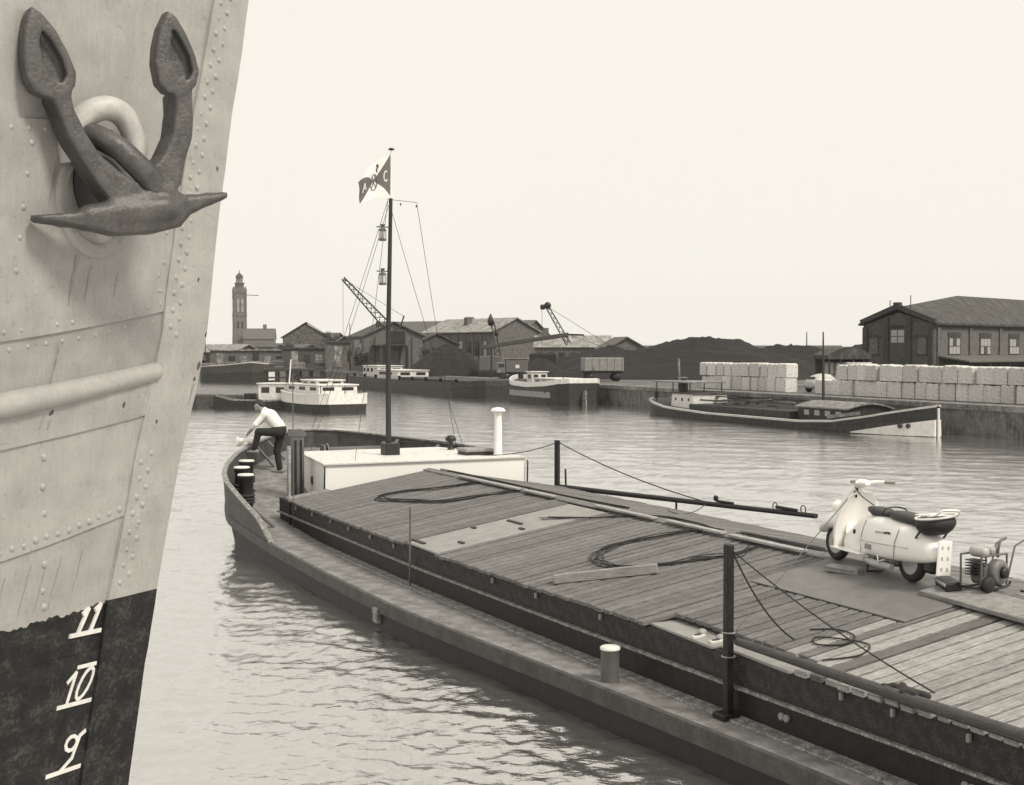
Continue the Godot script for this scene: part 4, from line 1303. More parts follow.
	# plank under the pump, and wooden block under the scooter
	for q in [["pump_plank", Vector3(-0.42, 0, -9.2), Vector3(0.42, 0.05, 1.9), -0.10, "pale loose plank under the motor pump on the hatch ridge", M.plank_pale_1], ["wooden_block", Vector3(-0.42, 0, -11.45), Vector3(0.12, 0.07, 0.42), 0.3, "short wooden block on the dark plate below the scooter", M.timber]]:
		var mm := mb()
		var sz: Vector3 = q[2]
		mm.box(Vector3(0, sz.y * 0.5, 0), sz, 0.008, Basis(Vector3(0, 0, 1), 0.158))
		var at: Vector3 = q[1]
		var oo := part(mm, q[0], q[5])
		oo.position = bp(at.x, roof_y(at.x) + (0.035 if q[0] == "pump_plank" else 0.027), at.z)
		oo.rotation.y = BARGE_TURN + q[3]
		tag(oo, q[4], "timber")
	# tool case in front of the pump
	var cs := thing("tool_case", "small dark case with a light edge beside the motor pump", "case", bp(-0.28, roof_y(0.28) + 0.03, -10.02), BARGE_TURN - 0.5)
	m = mb(); m.box(Vector3(0, 0.06, 0), Vector3(0.16, 0.11, 0.42), 0.015, Basis(Vector3(0, 0, 1), 0.14))
	part(m, "body", M.black_paint, cs)
	m = mb(); m.box(Vector3(-0.085, 0.085, 0), Vector3(0.02, 0.03, 0.40), 0.005, Basis(Vector3(0, 0, 1), 0.14))
	part(m, "edge", M.batten_white, cs)
	# dark rag lashed round the near spar
	var rg := thing("rag_bundle", "dark rag bundle lashed on the near spar above the pale planks", "rag", bp(-2.62, 1.15, -8.05), BARGE_TURN)
	var rp := []
	var rr := RandomNumberGenerator.new(); rr.seed = 19
	for i in 10: rp.append(["c", Vector3(rr.randf_range(-0.05, 0.07), rr.randf_range(0.0, 0.06), rr.randf_range(-0.2, 0.2)), Vector3(rr.randf_range(-0.05, 0.07), rr.randf_range(0.0, 0.06), rr.randf_range(-0.2, 0.2)), 0.035, 0.025])
	put(sdf_mesh(rp, Vector3(-0.2, -0.15, -0.35), Vector3(0.25, 0.25, 0.35), 0.014, 0.02), "cloth", M.rope, rg)
	lantern(6.48, "upper dark lantern hung on the barge's mast below the flag")
	lantern(5.52, "lower dark lantern hung on the barge's mast")
	flag()

func lantern(y: float, label: String):
	var o := thing("mast_lantern", label, "lantern", bp(-0.19, y - 0.16, -27.08), BARGE_TURN, "lanterns on the mast")
	var m := mb()
	m.lathe([[0.075, 0.0], [0.085, 0.01], [0.085, 0.04], [0.075, 0.05]], Vector3.ZERO, Basis.IDENTITY, 12)
	part(m, "base", M.grey_paint, o)
	m = mb(); m.lathe([[0.06, 0.05], [0.066, 0.10], [0.066, 0.18], [0.06, 0.22]], Vector3.ZERO, Basis.IDENTITY, 12)
	part(m, "glass", M.lamp_glass, o)
	for k in 4:
		m = mb(); var t := TAU * k / 4.0 + 0.4
		m.tube([Vector3(cos(t) * 0.075, 0.04, sin(t) * 0.075), Vector3(cos(t) * 0.075, 0.24, sin(t) * 0.075)], 0.006, 5)
		part(m, "guard_rod", M.grey_paint, o)
	m = mb(); m.lathe([[0.085, 0.22], [0.09, 0.235], [0.05, 0.27], [0.035, 0.28], [0.035, 0.33], [0.05, 0.335], [0.05, 0.36], [0.0, 0.37]], Vector3.ZERO, Basis.IDENTITY, 12)
	part(m, "cap", M.grey_paint, o)

func flag():
	var o := thing("house_flag", "waving pennant of dark and white triangles with letters on the mast", "flag", bp(0.0, 7.30, -27.1), BARGE_TURN)
	# hoist at x = 0, flying along -x; drooping, rippled cloth
	var f := func(u: float, v: float) -> Vector3:
		var x := -u * 0.80 + 0.05 * u * u
		var y := v * (0.92 - 0.30 * u) - 0.10 * u - 0.12 * u * u
		var z := 0.055 * sin(u * 8.5 + v * 1.6) * minf(1.0, u * 2.5) + 0.03 * sin(v * 7.0 + u * 3.0) * u + 0.10 * u
		if u > 0.6: y -= (u - 0.6) * (u - 0.6) * 0.9 * v
		return Vector3(x, y, z)
	var n := 20
	var w := mb(); var d := mb()
	for i in n:
		for j in n:
			var c := []
			for e in [[0, 0], [1, 0], [1, 1], [0, 1]]: c.append(Vector2(float(i + e[0]) / n, float(j + e[1]) / n))
			var ts := [[0, 1, 2], [0, 2, 3]]
			if absi(i - (n - 1 - j)) < absi(i - j): ts = [[0, 1, 3], [1, 2, 3]]
			for t in ts:
				var mid: Vector2 = (c[t[0]] + c[t[1]] + c[t[2]]) / 3.0
				var dark := absf(mid.x - 0.5) > absf(mid.y - 0.5)
				var m: MB = d if dark else w
				m.tri(f.call(c[t[0]].x, c[t[0]].y), f.call(c[t[1]].x, c[t[1]].y), f.call(c[t[2]].x, c[t[2]].y), Vector2.ZERO, Vector2.ZERO, Vector2.ZERO, 1)
				var off := Vector3(0, 0, -0.004)
				m.tri(f.call(c[t[0]].x, c[t[0]].y) + off, f.call(c[t[2]].x, c[t[2]].y) + off, f.call(c[t[1]].x, c[t[1]].y) + off, Vector2.ZERO, Vector2.ZERO, Vector2.ZERO, 2)
	part(w, "white_field", M.flag_white, o)
	part(d, "dark_field", M.flag_dark, o)
	# letters and emblem follow the cloth
	var draw := func(called: String, lines: Array, wd: float, mat: Material):
		var m := mb()
		for l in lines:
			var pts := []
			for i in l.size() - 1:
				for k in 4:
					var t := k / 4.0
					pts.append(f.call(lerpf(l[i][0], l[i + 1][0], t), lerpf(l[i][1], l[i + 1][1], t)) + Vector3(0, 0, 0.004))
			pts.append(f.call(l[l.size() - 1][0], l[l.size() - 1][1]) + Vector3(0, 0, 0.004))
			m.tube(pts, wd, 5)
		part(m, called, mat, o)
	var arc := []
	for i in 11:
		var t := 0.7 + (TAU - 1.4) * i / 10.0
		arc.append([0.15 - 0.055 * cos(t), 0.5 + 0.13 * sin(t)])
	draw.call("letter", [arc], 0.013, M.flag_white)
	draw.call("letter", [[[0.90, 0.36], [0.84, 0.64], [0.78, 0.36]], [[0.87, 0.47], [0.81, 0.47]]], 0.012, M.flag_white)
	var ring := []
	for i in 17: ring.append([0.5 + 0.11 * cos(TAU * i / 16.0), 0.46 + 0.22 * sin(TAU * i / 16.0)])
	draw.call("emblem", [ring, [[0.43, 0.66], [0.57, 0.30]], [[0.57, 0.66], [0.43, 0.30]]], 0.011, M.flag_dark)
	draw.call("letter", [[[0.42, 0.86], [0.37, 0.90], [0.36, 0.82], [0.41, 0.78], [0.39, 0.70]]], 0.014, M.black_paint)
# ---------- scooter: local -x is forward, +z its left side ----------
func scooter():
	var front := bp(-0.12, roof_y(0.12) + 0.028, -11.94); var rear := bp(-0.27, roof_y(0.27) + 0.028, -10.56)
	var mid := (front + rear) * 0.5
	var fx := (rear - front).normalized()
	var o := thing("motor_scooter", "white motor scooter with dark seats and spare wheel on the hatch", "scooter", mid)
	var fz := fx.cross(Vector3.UP).normalized()
	o.basis = Basis(fx, fz.cross(fx), fz).rotated(fx, -0.06)
	var wb := front.distance_to(rear) * 0.5
	var W: Material = M.scooter_white
	for sx in [-wb, wb]:
		var m := mb()
		m.torus(Vector3(sx, 0.215, 0), 0.165, 0.05, Basis(Vector3(1, 0, 0), PI / 2), 28, 10)
		var wo := part(m, "wheel", M.rubber, o)
		m = mb()
		m.lathe([[0.128, -0.035], [0.135, -0.04], [0.12, -0.02], [0.06, -0.03], [0.05, -0.05], [0.05, 0.05], [0.06, 0.03], [0.12, 0.02], [0.135, 0.04], [0.128, 0.035]], Vector3(sx, 0.215, 0), Basis(Vector3(1, 0, 0), PI / 2), 22)
		part(m, "rim", M.hub_grey, wo)
		for k in 5:
			m = mb(); var t := TAU * k / 5.0
			m.ellipsoid(Vector3(sx + cos(t) * 0.085, 0.215 + sin(t) * 0.085, 0.026), Vector3(0.017, 0.017, 0.006), 8, 6)
			part(m, "rim_hole", M.black_paint, wo)
	# front mudguard
	var fe := mb()
	var rings := []
	for q in [[-1.02, 0.30, 0.02, 0.03], [-0.99, 0.315, 0.075, 0.07], [-0.90, 0.37, 0.115, 0.10], [-0.76, 0.43, 0.135, 0.13], [-0.62, 0.45, 0.135, 0.15], [-0.50, 0.43, 0.12, 0.16], [-0.42, 0.38, 0.09, 0.13]]:
		var r := []
		for k in 16:
			var t := TAU * k / 16.0
			r.append(Vector3(q[0], q[1] + sin(t) * q[3] * (1.0 if sin(t) > 0 else 0.55), cos(t) * q[2]))
		rings.append(r)
	fe.loft(rings)
	part(fe, "front_mudguard", W, o)
	# headlamp on the steering cover
	var hl := mb()
	hl.lathe([[0.03, 0.16], [0.065, 0.10], [0.082, 0.03], [0.085, 0.0]], Vector3(-0.74, 0.60, 0), Basis(Vector3(0, 1, 0), Vector3(1, 0.12, 0).normalized(), Vector3(0, 0, 1)), 20)
	var hlo := part(hl, "headlamp", W, o)
	var gl := mb()
	gl.lathe([[0.078, 0.0], [0.07, 0.012], [0.04, 0.02], [0.0, 0.023]], Vector3(-0.742, 0.60, 0), Basis(Vector3(0, 1, 0), Vector3(-1, -0.12, 0).normalized(), Vector3(0, 0, 1)), 18)
	part(gl, "lens", M.lamp_glass, hlo)
	# steering column cover, leaning back
	var sc := mb()
	rings = []
	for q in [[-0.64, 0.42, 0.12, 0.12], [-0.60, 0.52, 0.11, 0.115], [-0.54, 0.64, 0.095, 0.10], [-0.46, 0.78, 0.075, 0.085], [-0.39, 0.85, 0.06, 0.075], [-0.36, 0.90, 0.04, 0.06]]:
		var r := []
		for k in 14:
			var t := TAU * k / 14.0
			r.append(Vector3(q[0] + cos(t) * q[2], q[1] - cos(t) * q[2] * 0.35, sin(t) * q[3]))
		rings.append(r)
	sc.loft(rings)
	part(sc, "steering_cover", W, o)
	# leg shield: a curved, thick sheet
	var ls := mb()
	var outer := []; var inner := []
	for i in 11:
		var v := i / 10.0
		var ro := []; var ri := []
		for j in 13:
			var s := j / 6.0 - 1.0
			var w := 0.25 * (0.80 + 0.32 * sin(PI * minf(v * 1.15, 1.0))) * (1.0 if v < 0.8 else sqrt(1.0 - pow((v - 0.8) / 0.21, 2.0) * 0.8))
			var x := -0.55 + 0.20 * v + 0.06 * s * s + 0.02
			var y := 0.17 + 0.66 * v
			ro.append(Vector3(x, y, s * w)); ri.append(Vector3(x + 0.014, y, s * w))
		outer.append(ro); inner.append(ri)
	var rg := []
	for i in 11:
		var r: Array = outer[i].duplicate()
		var b: Array = inner[i].duplicate(); b.reverse()
		r.append_array(b); rg.append(r)
	ls.loft(rg, true, 1)
	part(ls, "leg_shield", W, o)
	# handlebar, head cowl, levers
	var hd := mb()
	rings = []
	for q in [[-0.44, 0.86, 0.03, 0.035], [-0.40, 0.89, 0.05, 0.06], [-0.33, 0.92, 0.055, 0.075], [-0.25, 0.935, 0.04, 0.07], [-0.20, 0.935, 0.02, 0.035]]:
		var r := []
		for k in 14:
			var t := TAU * k / 14.0
			r.append(Vector3(q[0], q[1] + sin(t) * q[2], cos(t) * q[3]))
		rings.append(r)
	hd.loft(rings)
	var hdo := part(hd, "handlebar_cowl", W, o)
	for s in [-1.0, 1.0]:
		var m := mb()
		m.tube(spline([Vector3(-0.33, 0.925, s * 0.06), Vector3(-0.28, 0.945, s * 0.15), Vector3(-0.19, 0.955, s * 0.215)], 5), 0.022, 10)
		var ba := part(m, "handlebar", W, hdo)
		m = mb()
		m.tube([Vector3(-0.195, 0.954, s * 0.212), Vector3(-0.07, 0.965, s * 0.265)], 0.019, 10)
		part(m, "grip", M.mid_paint, hdo)
		m = mb()
		m.tube([Vector3(-0.32, 0.905, s * 0.13), Vector3(-0.25, 0.91, s * 0.21), Vector3(-0.12, 0.915, s * 0.27)], 0.007, 6)
		part(m, "lever", M.chrome, hdo)
	for q in [[-0.36, 0.86, 0.06], [-0.40, 0.82, 0.06], [-0.37, 0.78, 0.06]]:
		var m := mb()
		m.ellipsoid(Vector3(q[0] + 0.055, q[1], q[2]), Vector3(0.016, 0.018, 0.012), 8, 6)
		part(m, "switch", M.black_paint, hdo)
	var cb := mb()
	cb.tube(spline([Vector3(-0.32, 0.88, 0.08), Vector3(-0.15, 0.80, 0.10), Vector3(0.02, 0.72, 0.05)], 5), 0.006, 6)
	part(cb, "cable", M.black_paint, hdo)
	# footboard, centre tunnel and body
	var fl := mb()
	fl.box(Vector3(-0.24, 0.185, 0), Vector3(0.56, 0.022, 0.44), 0.008)
	part(fl, "footboard", W, o)
	var bd := mb()
	rings = []
	for q in [[-0.46, 0.17, 0.36, 0.08], [-0.34, 0.17, 0.44, 0.10], [-0.20, 0.17, 0.54, 0.13], [-0.05, 0.175, 0.60, 0.165], [0.15, 0.18, 0.63, 0.19], [0.45, 0.19, 0.63, 0.20], [0.7, 0.21, 0.615, 0.20], [0.92, 0.235, 0.57, 0.18], [1.06, 0.26, 0.51, 0.15], [1.14, 0.29, 0.45, 0.11], [1.17, 0.33, 0.39, 0.05]]:
		var r := []
		for k in 24:
			var t := TAU * k / 24.0
			var cx := signf(cos(t)) * pow(absf(cos(t)), 0.5); var sy := signf(sin(t)) * pow(absf(sin(t)), 0.5)
			r.append(Vector3(q[0], (q[1] + q[2]) * 0.5 + sy * (q[2] - q[1]) * 0.5, cx * q[3] * (1.0 if sin(t) < 0 else 1.0 - 0.22 * sin(t))))
		rings.append(r)
	bd.loft(rings)
	part(bd, "body", W, o)
	for s in [-1.0, 1.0]:
		var m := mb()
		m.tube([Vector3(-0.05, 0.345, s * 0.168), Vector3(0.2, 0.35, s * 0.196), Vector3(0.5, 0.365, s * 0.203), Vector3(0.85, 0.38, s * 0.190)], 0.008, 6)
		part(m, "trim_strip", M.chrome, o)
		m = mb()
		m.box(Vector3(0.16, 0.29, s * 0.193), Vector3(0.11, 0.055, 0.012), 0.004)
		part(m, "air_grille", M.mid_paint, o)
		m = mb()
		m.ellipsoid(Vector3(-0.20, 0.40, s * 0.130), Vector3(0.028, 0.028, 0.012), 10, 6)
		part(m, "filler_cap", M.black_paint, o)
		for k in 5:
			m = mb()
			m.box(Vector3(0.30 + k * 0.055, 0.47 + k * 0.004, s * 0.198), Vector3(0.034 if k < 3 else 0.045, 0.022, 0.01), 0.003, Basis(Vector3(0, 0, 1), 0.3 * (k % 2) - 0.15))
			part(m, "badge", M.hub_grey if k < 3 else M.black_paint, o)
	for q in [[-0.02, 0.172], [0.62, 0.206]]:
		var m := mb()
		m.tube([Vector3(q[0], 0.19, q[1] * 0.92), Vector3(q[0] + 0.02, 0.40, q[1] + 0.001), Vector3(q[0] + 0.06, 0.56, q[1] * 0.90)], 0.0035, 5)
		part(m, "panel_seam", M.grey_paint, o)
	var ks := mb()
	ks.tube([Vector3(0.30, 0.22, 0.16), Vector3(0.38, 0.16, 0.20), Vector3(0.50, 0.20, 0.22)], 0.011, 8)
	part(ks, "kick_starter", M.chrome, o)
	# seats
	for q in [[-0.08, 0.29, 0.12, 0.095], [0.31, 0.86, 0.14, 0.11]]:
		var m := mb()
		rings = []
		for i in 9:
			var t := i / 8.0
			var x := lerpf(q[0], q[1], t)
			var e := pow(sin(PI * clampf(t, 0.03, 0.97)), 0.3)
			var r := []
			for k in 18:
				var a := TAU * k / 18.0
				var cx := signf(cos(a)) * pow(absf(cos(a)), 0.6); var sy := signf(sin(a)) * pow(absf(sin(a)), 0.7)
				r.append(Vector3(x, 0.675 + sy * q[3] * 0.5 * e - 0.02 * t, cx * q[2] * e))
			rings.append(r)
		m.loft(rings)
		var so := part(m, "seat", M.seat_cover, o)
		m = mb()
		m.box(Vector3((q[0] + q[1]) * 0.5, 0.63, 0), Vector3((q[1] - q[0]) * 0.7, 0.04, q[2]), 0.01)
		part(m, "seat_base", M.black_paint, so)
	var hb := mb()
	hb.tube(spline([Vector3(0.33, 0.66, 0.15), Vector3(0.34, 0.72, 0.13), Vector3(0.34, 0.745, 0.0), Vector3(0.34, 0.72, -0.13), Vector3(0.33, 0.66, -0.15)], 5), 0.008, 6)
	part(hb, "seat_strap", M.black_paint, o)
	# rear carrier with the spare wheel beneath it
	var tilt := Basis(Vector3(1, 0, 0), 0.17) * Basis(Vector3(0, 0, 1), 0.10)
	var sp := mb()
	sp.lathe([[0.05, -0.125], [0.11, -0.115], [0.16, -0.085], [0.195, -0.04], [0.205, 0.0], [0.195, 0.035], [0.16, 0.045], [0.10, 0.03]], Vector3(1.02, 0.67, 0), tilt, 28)
	var spo := part(sp, "spare_wheel", M.rubber, o)
	sp = mb()
	sp.lathe([[0.05, -0.045], [0.12, -0.02], [0.135, 0.0], [0.12, 0.02], [0.05, 0.02]], Vector3(1.02, 0.67, 0), tilt, 20)
	part(sp, "rim", M.hub_grey, spo)
	var ck := mb()
	ck.torus(Vector3(1.02, 0.735, 0), 0.205, 0.011, tilt, 30, 8)
	var cko := part(ck, "carrier", W, o)
	for k in 6:
		var z := -0.15 + k * 0.06
		var l := sqrt(0.205 * 0.205 - z * z)
		var m := mb()
		m.box(Vector3(1.02, 0.747, z), Vector3(l * 2.0, 0.012, 0.022), 0.004, tilt)
		part(m, "carrier_slat", W, cko)
	var bk := mb()
	bk.tube(spline([Vector3(1.18, 0.76, 0.13), Vector3(1.25, 0.82, 0.10), Vector3(1.27, 0.83, 0.0), Vector3(1.25, 0.82, -0.10), Vector3(1.18, 0.76, -0.13)], 4), 0.010, 6)
	part(bk, "carrier_end", W, cko)
	for s in [-1.0, 1.0]:
		var m := mb()
		m.tube([Vector3(0.98, 0.60, s * 0.14), Vector3(0.99, 0.56, s * 0.17), Vector3(0.94, 0.50, s * 0.17)], 0.012, 6)
		part(m, "carrier_bracket", M.black_paint, cko)
	# rear mudflap with number plate
	var npl := mb()
	npl.box(Vector3(1.195, 0.33, 0), Vector3(0.02, 0.36, 0.17), 0.008)
	var npo := part(npl, "number_plate", W, o)
	for row in 3:
		for c in 2:
			var m := mb()
			m.box(Vector3(1.206, 0.44 - row * 0.11, -0.035 + c * 0.07), Vector3(0.004, 0.035, 0.022), 0.0)
			part(m, "plate_print", M.wagon_pale, npo)
	var mg := mb()
	mg.box(Vector3(1.03, 0.27, 0), Vector3(0.16, 0.24, 0.16), 0.03)
	part(mg, "rear_mudguard", M.black_paint, o)
	# engine, exhaust, centre stand
	var en := mb()
	en.box(Vector3(0.34, 0.21, 0), Vector3(0.44, 0.16, 0.26), 0.04)
	en.lathe([[0.07, -0.14], [0.08, 0.0], [0.07, 0.14]], Vector3(0.16, 0.22, 0), Basis(Vector3(1, 0, 0), PI / 2), 14)
	part(en, "engine", M.grey_paint, o)
	var ex := mb()
	ex.tube([Vector3(0.0, 0.13, 0.12), Vector3(0.2, 0.12, 0.14), Vector3(0.55, 0.13, 0.15)], [0.025, 0.04, 0.035], 12)
	part(ex, "exhaust", M.hub_grey, o)
	var stn := mb()
	stn.tube([Vector3(0.06, 0.16, 0.10), Vector3(0.10, 0.0, 0.14)], 0.014, 8)
	stn.tube([Vector3(0.06, 0.16, -0.10), Vector3(0.10, 0.0, -0.14)], 0.014, 8)
	stn.tube([Vector3(0.10, 0.012, 0.14), Vector3(0.10, 0.012, -0.14)], 0.012, 8)
	part(stn, "stand", M.black_paint, o)

# ---------- motor pump ----------
func pump():
	var o := thing("motor_pump", "small dark motor pump with tank and push handles on plank", "pump", bp(-0.10, 1.545, -9.72), BARGE_TURN + 0.15)
	o.scale = Vector3.ONE * 0.80
	var m := mb()
	for s in [-0.16, 0.16]: m.tube(spline([Vector3(-0.30, 0.09, s), Vector3(-0.22, 0.03, s), Vector3(0.22, 0.03, s), Vector3(0.30, 0.09, s)], 4), 0.016, 8)
	m.tube([Vector3(-0.2, 0.03, -0.16), Vector3(-0.2, 0.03, 0.16)], 0.014, 8)
	m.tube([Vector3(0.2, 0.03, -0.16), Vector3(0.2, 0.03, 0.16)], 0.014, 8)
	part(m, "skid", M.black_paint, o)
	m = mb()
	for q in [[-0.26, -0.15], [-0.26, 0.15], [0.24, -0.15], [0.24, 0.15]]: m.tube([Vector3(q[0], 0.05, q[1]), Vector3(q[0], 0.44, q[1])], 0.013, 8)
	for s in [-0.15, 0.15]: m.tube([Vector3(-0.26, 0.44, s), Vector3(0.24, 0.44, s)], 0.013, 8)
	m.tube([Vector3(-0.26, 0.16, 0.15), Vector3(0.24, 0.16, 0.15)], 0.012, 8)
	part(m, "frame", M.grey_paint, o)
	m = mb(); m.box(Vector3(-0.06, 0.20, 0), Vector3(0.22, 0.24, 0.20), 0.04)
	part(m, "crankcase", M.grey_paint, o)
	for k in 6:
		m = mb(); m.box(Vector3(-0.17, 0.20 + k * 0.035, 0), Vector3(0.17, 0.012, 0.20), 0.004)
		part(m, "cooling_fin", M.black_paint, o)
	m = mb()
	m.lathe([[0.05, -0.06], [0.15, -0.06], [0.16, -0.03], [0.16, 0.03], [0.14, 0.06], [0.07, 0.075], [0.06, 0.05]], Vector3(0.09, 0.22, 0.13), Basis(Vector3(1, 0, 0), PI / 2), 24)
	var pc := part(m, "pump_casing", M.pump_grey, o)
	m = mb(); m.lathe([[0.045, 0.0], [0.065, 0.02], [0.065, 0.06], [0.03, 0.065]], Vector3(0.09, 0.22, 0.19), Basis(Vector3(1, 0, 0), PI / 2), 16)
	part(m, "inlet", M.black_paint, pc)
	m = mb()
	m.lathe([[0.02, -0.12], [0.055, -0.11], [0.065, -0.08], [0.065, 0.08], [0.055, 0.11], [0.02, 0.12]], Vector3(-0.10, 0.47, 0), Basis(Vector3(1, 0, 0), PI / 2), 18)
	part(m, "fuel_tank", M.hub_grey, o)
	m = mb(); m.box(Vector3(0.10, 0.47, 0.02), Vector3(0.14, 0.10, 0.18), 0.03)
	part(m, "air_filter", M.hub_grey, o)
	m = mb(); m.tube(spline([Vector3(0.10, 0.40, 0.12), Vector3(0.10, 0.52, 0.13), Vector3(0.15, 0.60, 0.12), Vector3(0.26, 0.62, 0.11)], 5), 0.018, 8)
	part(m, "discharge_pipe", M.grey_paint, o)
	m = mb()
	for s in [-0.12, 0.15]: m.tube([Vector3(0.24, 0.08, s), Vector3(0.40, 0.52, s), Vector3(0.60, 0.58, s)], 0.013, 8)
	part(m, "push_handle", M.grey_paint, o)
	m = mb(); m.lathe([[0.03, -0.03], [0.09, -0.03], [0.10, 0.0], [0.09, 0.03], [0.03, 0.03]], Vector3(-0.20, 0.10, 0.21), Basis(Vector3(1, 0, 0), PI / 2), 18)
	part(m, "wheel", M.rubber, o)
	# hose trailing from it
	var h := mb()
	var pts := []
	for q in [[0.0, 1.58, -9.35], [0.15, 1.545, -9.1], [0.05, 1.56, -8.8], [-0.25, 1.515, -8.55], [-0.6, 1.445, -8.35], [-0.8, 1.41, -7.9]]: pts.append(Vector3(q[0], q[1], q[2]))
	h.tube(spline(pts, 6), 0.013, 8)
	var ho := part(h, "pump_hose", M.rubber)
	ho.position = BARGE_AT; ho.rotation.y = BARGE_TURN
	tag(ho, "thin dark hose trailing from the motor pump across the hatch", "hose")

# ---------- the man at the bow: local +x is where he faces, y up ----------
func person():
	var u := 30.0
	var o := thing("person", "person in white shirt and dark trousers leaning over the barge's bow", "person", bp(-1.80, deck_h(u) + 0.004, -u), PI - 0.1)
	var S := 1.06
	var V := func(x: float, y: float, z: float) -> Vector3: return Vector3(x, y, z) * S
	var ankle_r: Vector3 = V.call(-0.06, 0.08, 0.10); var knee_r: Vector3 = V.call(0.0, 0.50, 0.10); var hip_r: Vector3 = V.call(-0.10, 0.92, 0.09)
	var ankle_l: Vector3 = V.call(0.44, 0.52, -0.12); var knee_l: Vector3 = V.call(0.34, 0.92, -0.14); var hip_l: Vector3 = V.call(-0.08, 0.91, -0.09)
	var pel: Vector3 = V.call(-0.09, 0.96, 0); var waist: Vector3 = V.call(-0.05, 1.06, 0); var chest: Vector3 = V.call(0.12, 1.25, 0); var neck: Vector3 = V.call(0.25, 1.38, 0)
	var head: Vector3 = V.call(0.35, 1.46, 0)
	var sh_r: Vector3 = V.call(0.20, 1.31, 0.17); var el_r: Vector3 = V.call(0.42, 1.12, 0.20); var ha_r: Vector3 = V.call(0.60, 0.93, 0.14)
	var sh_l: Vector3 = V.call(0.20, 1.31, -0.17); var el_l: Vector3 = V.call(0.38, 1.08, -0.24); var ha_l: Vector3 = V.call(0.55, 0.93, -0.10)
	var B := [["c", pel, waist, 0.135, 0.125], ["c", waist, chest, 0.125, 0.15], ["c", chest, neck, 0.14, 0.075], ["c", sh_r, sh_l, 0.075, 0.075],
		["c", neck, head, 0.058, 0.06], ["c", hip_r, knee_r, 0.09, 0.06], ["c", knee_r, ankle_r, 0.058, 0.04], ["c", hip_l, knee_l, 0.09, 0.06], ["c", knee_l, ankle_l, 0.058, 0.04],
		["c", sh_r, el_r, 0.052, 0.042], ["c", el_r, ha_r, 0.04, 0.028], ["c", sh_l, el_l, 0.052, 0.042], ["c", el_l, ha_l, 0.04, 0.028],
		["c", head, head + Vector3(0.03, 0.06, 0), 0.085, 0.092], ["c", head + Vector3(0.06, -0.02, 0), head + Vector3(0.075, -0.05, 0), 0.055, 0.045]]
	for s in [1.0, -1.0]:
		var hand: Vector3 = ha_r if s > 0 else ha_l
		var d: Vector3 = (hand - (el_r if s > 0 else el_l)).normalized()
		B.append(["c", hand, hand + d * 0.075, 0.030, 0.036])
		for k in 4: B.append(["c", hand + d * 0.08 + Vector3(0, 0, (k - 1.5) * 0.019), hand + d * (0.135 + 0.012 * (1.5 - absf(k - 1.5))) + Vector3(0.01, -0.035, (k - 1.5) * 0.018), 0.010, 0.008])
		B.append(["c", hand + d * 0.02 + Vector3(0, 0, -s * 0.03), hand + d * 0.07 + Vector3(0.02, -0.02, -s * 0.055), 0.011, 0.009])
	put(sdf_mesh(B, Vector3(-0.35, -0.02, -0.42), Vector3(0.95, 1.78, 0.42), 0.017, 0.035), "body", M.skin, o)
	var F := mb()
	# nose, ears, eyes, mouth
	F.ellipsoid(head + Vector3(0.125, 0.01, 0), Vector3(0.02, 0.022, 0.013), 8, 6)
	for s in [-1.0, 1.0]: F.ellipsoid(head + Vector3(0.01, 0.02, s * 0.092), Vector3(0.022, 0.03, 0.012), 8, 6)
	part(F, "face", M.skin, o)
	var ey := mb()
	for s in [-1.0, 1.0]: ey.ellipsoid(head + Vector3(0.105, 0.045, s * 0.034), Vector3(0.01, 0.009, 0.014), 8, 6)
	ey.ellipsoid(head + Vector3(0.108, -0.035, 0), Vector3(0.012, 0.006, 0.024), 8, 6)
	part(ey, "eyes_and_mouth", M.hair, o)
	put(sdf_mesh([["c", head + Vector3(-0.015, 0.07, 0), head + Vector3(0.04, 0.095, 0), 0.095, 0.088], ["c", head + Vector3(-0.045, 0.02, 0), head + Vector3(-0.03, 0.06, 0), 0.07, 0.085]], head - Vector3.ONE * 0.24, head + Vector3.ONE * 0.26, 0.012, 0.02), "hair", M.hair, o)
	put(sdf_mesh([["c", pel + Vector3(0, 0.04, 0), waist, 0.145, 0.145], ["c", waist, chest, 0.15, 0.17], ["c", chest, neck, 0.155, 0.085], ["c", sh_r, sh_l, 0.092, 0.092], ["c", sh_r, sh_r.lerp(el_r, 0.95), 0.078, 0.066], ["c", sh_l, sh_l.lerp(el_l, 0.95), 0.078, 0.066], ["c", el_r, el_r.lerp(ha_r, 0.45), 0.06, 0.048], ["c", el_l, el_l.lerp(ha_l, 0.45), 0.06, 0.048]], Vector3(-0.40, 0.8, -0.45), Vector3(0.9, 1.75, 0.45), 0.017, 0.03), "shirt", M.shirt, o)
	put(sdf_mesh([["c", pel, waist - Vector3(0, 0.02, 0), 0.165, 0.148], ["c", hip_r, knee_r, 0.115, 0.085], ["c", knee_r, ankle_r + Vector3(0, 0.03, 0), 0.082, 0.072], ["c", hip_l, knee_l, 0.115, 0.085], ["c", knee_l, ankle_l + Vector3(0, 0.05, 0), 0.082, 0.07]], Vector3(-0.42, 0.0, -0.45), Vector3(0.8, 1.35, 0.45), 0.017, 0.03), "trousers", M.trousers, o)
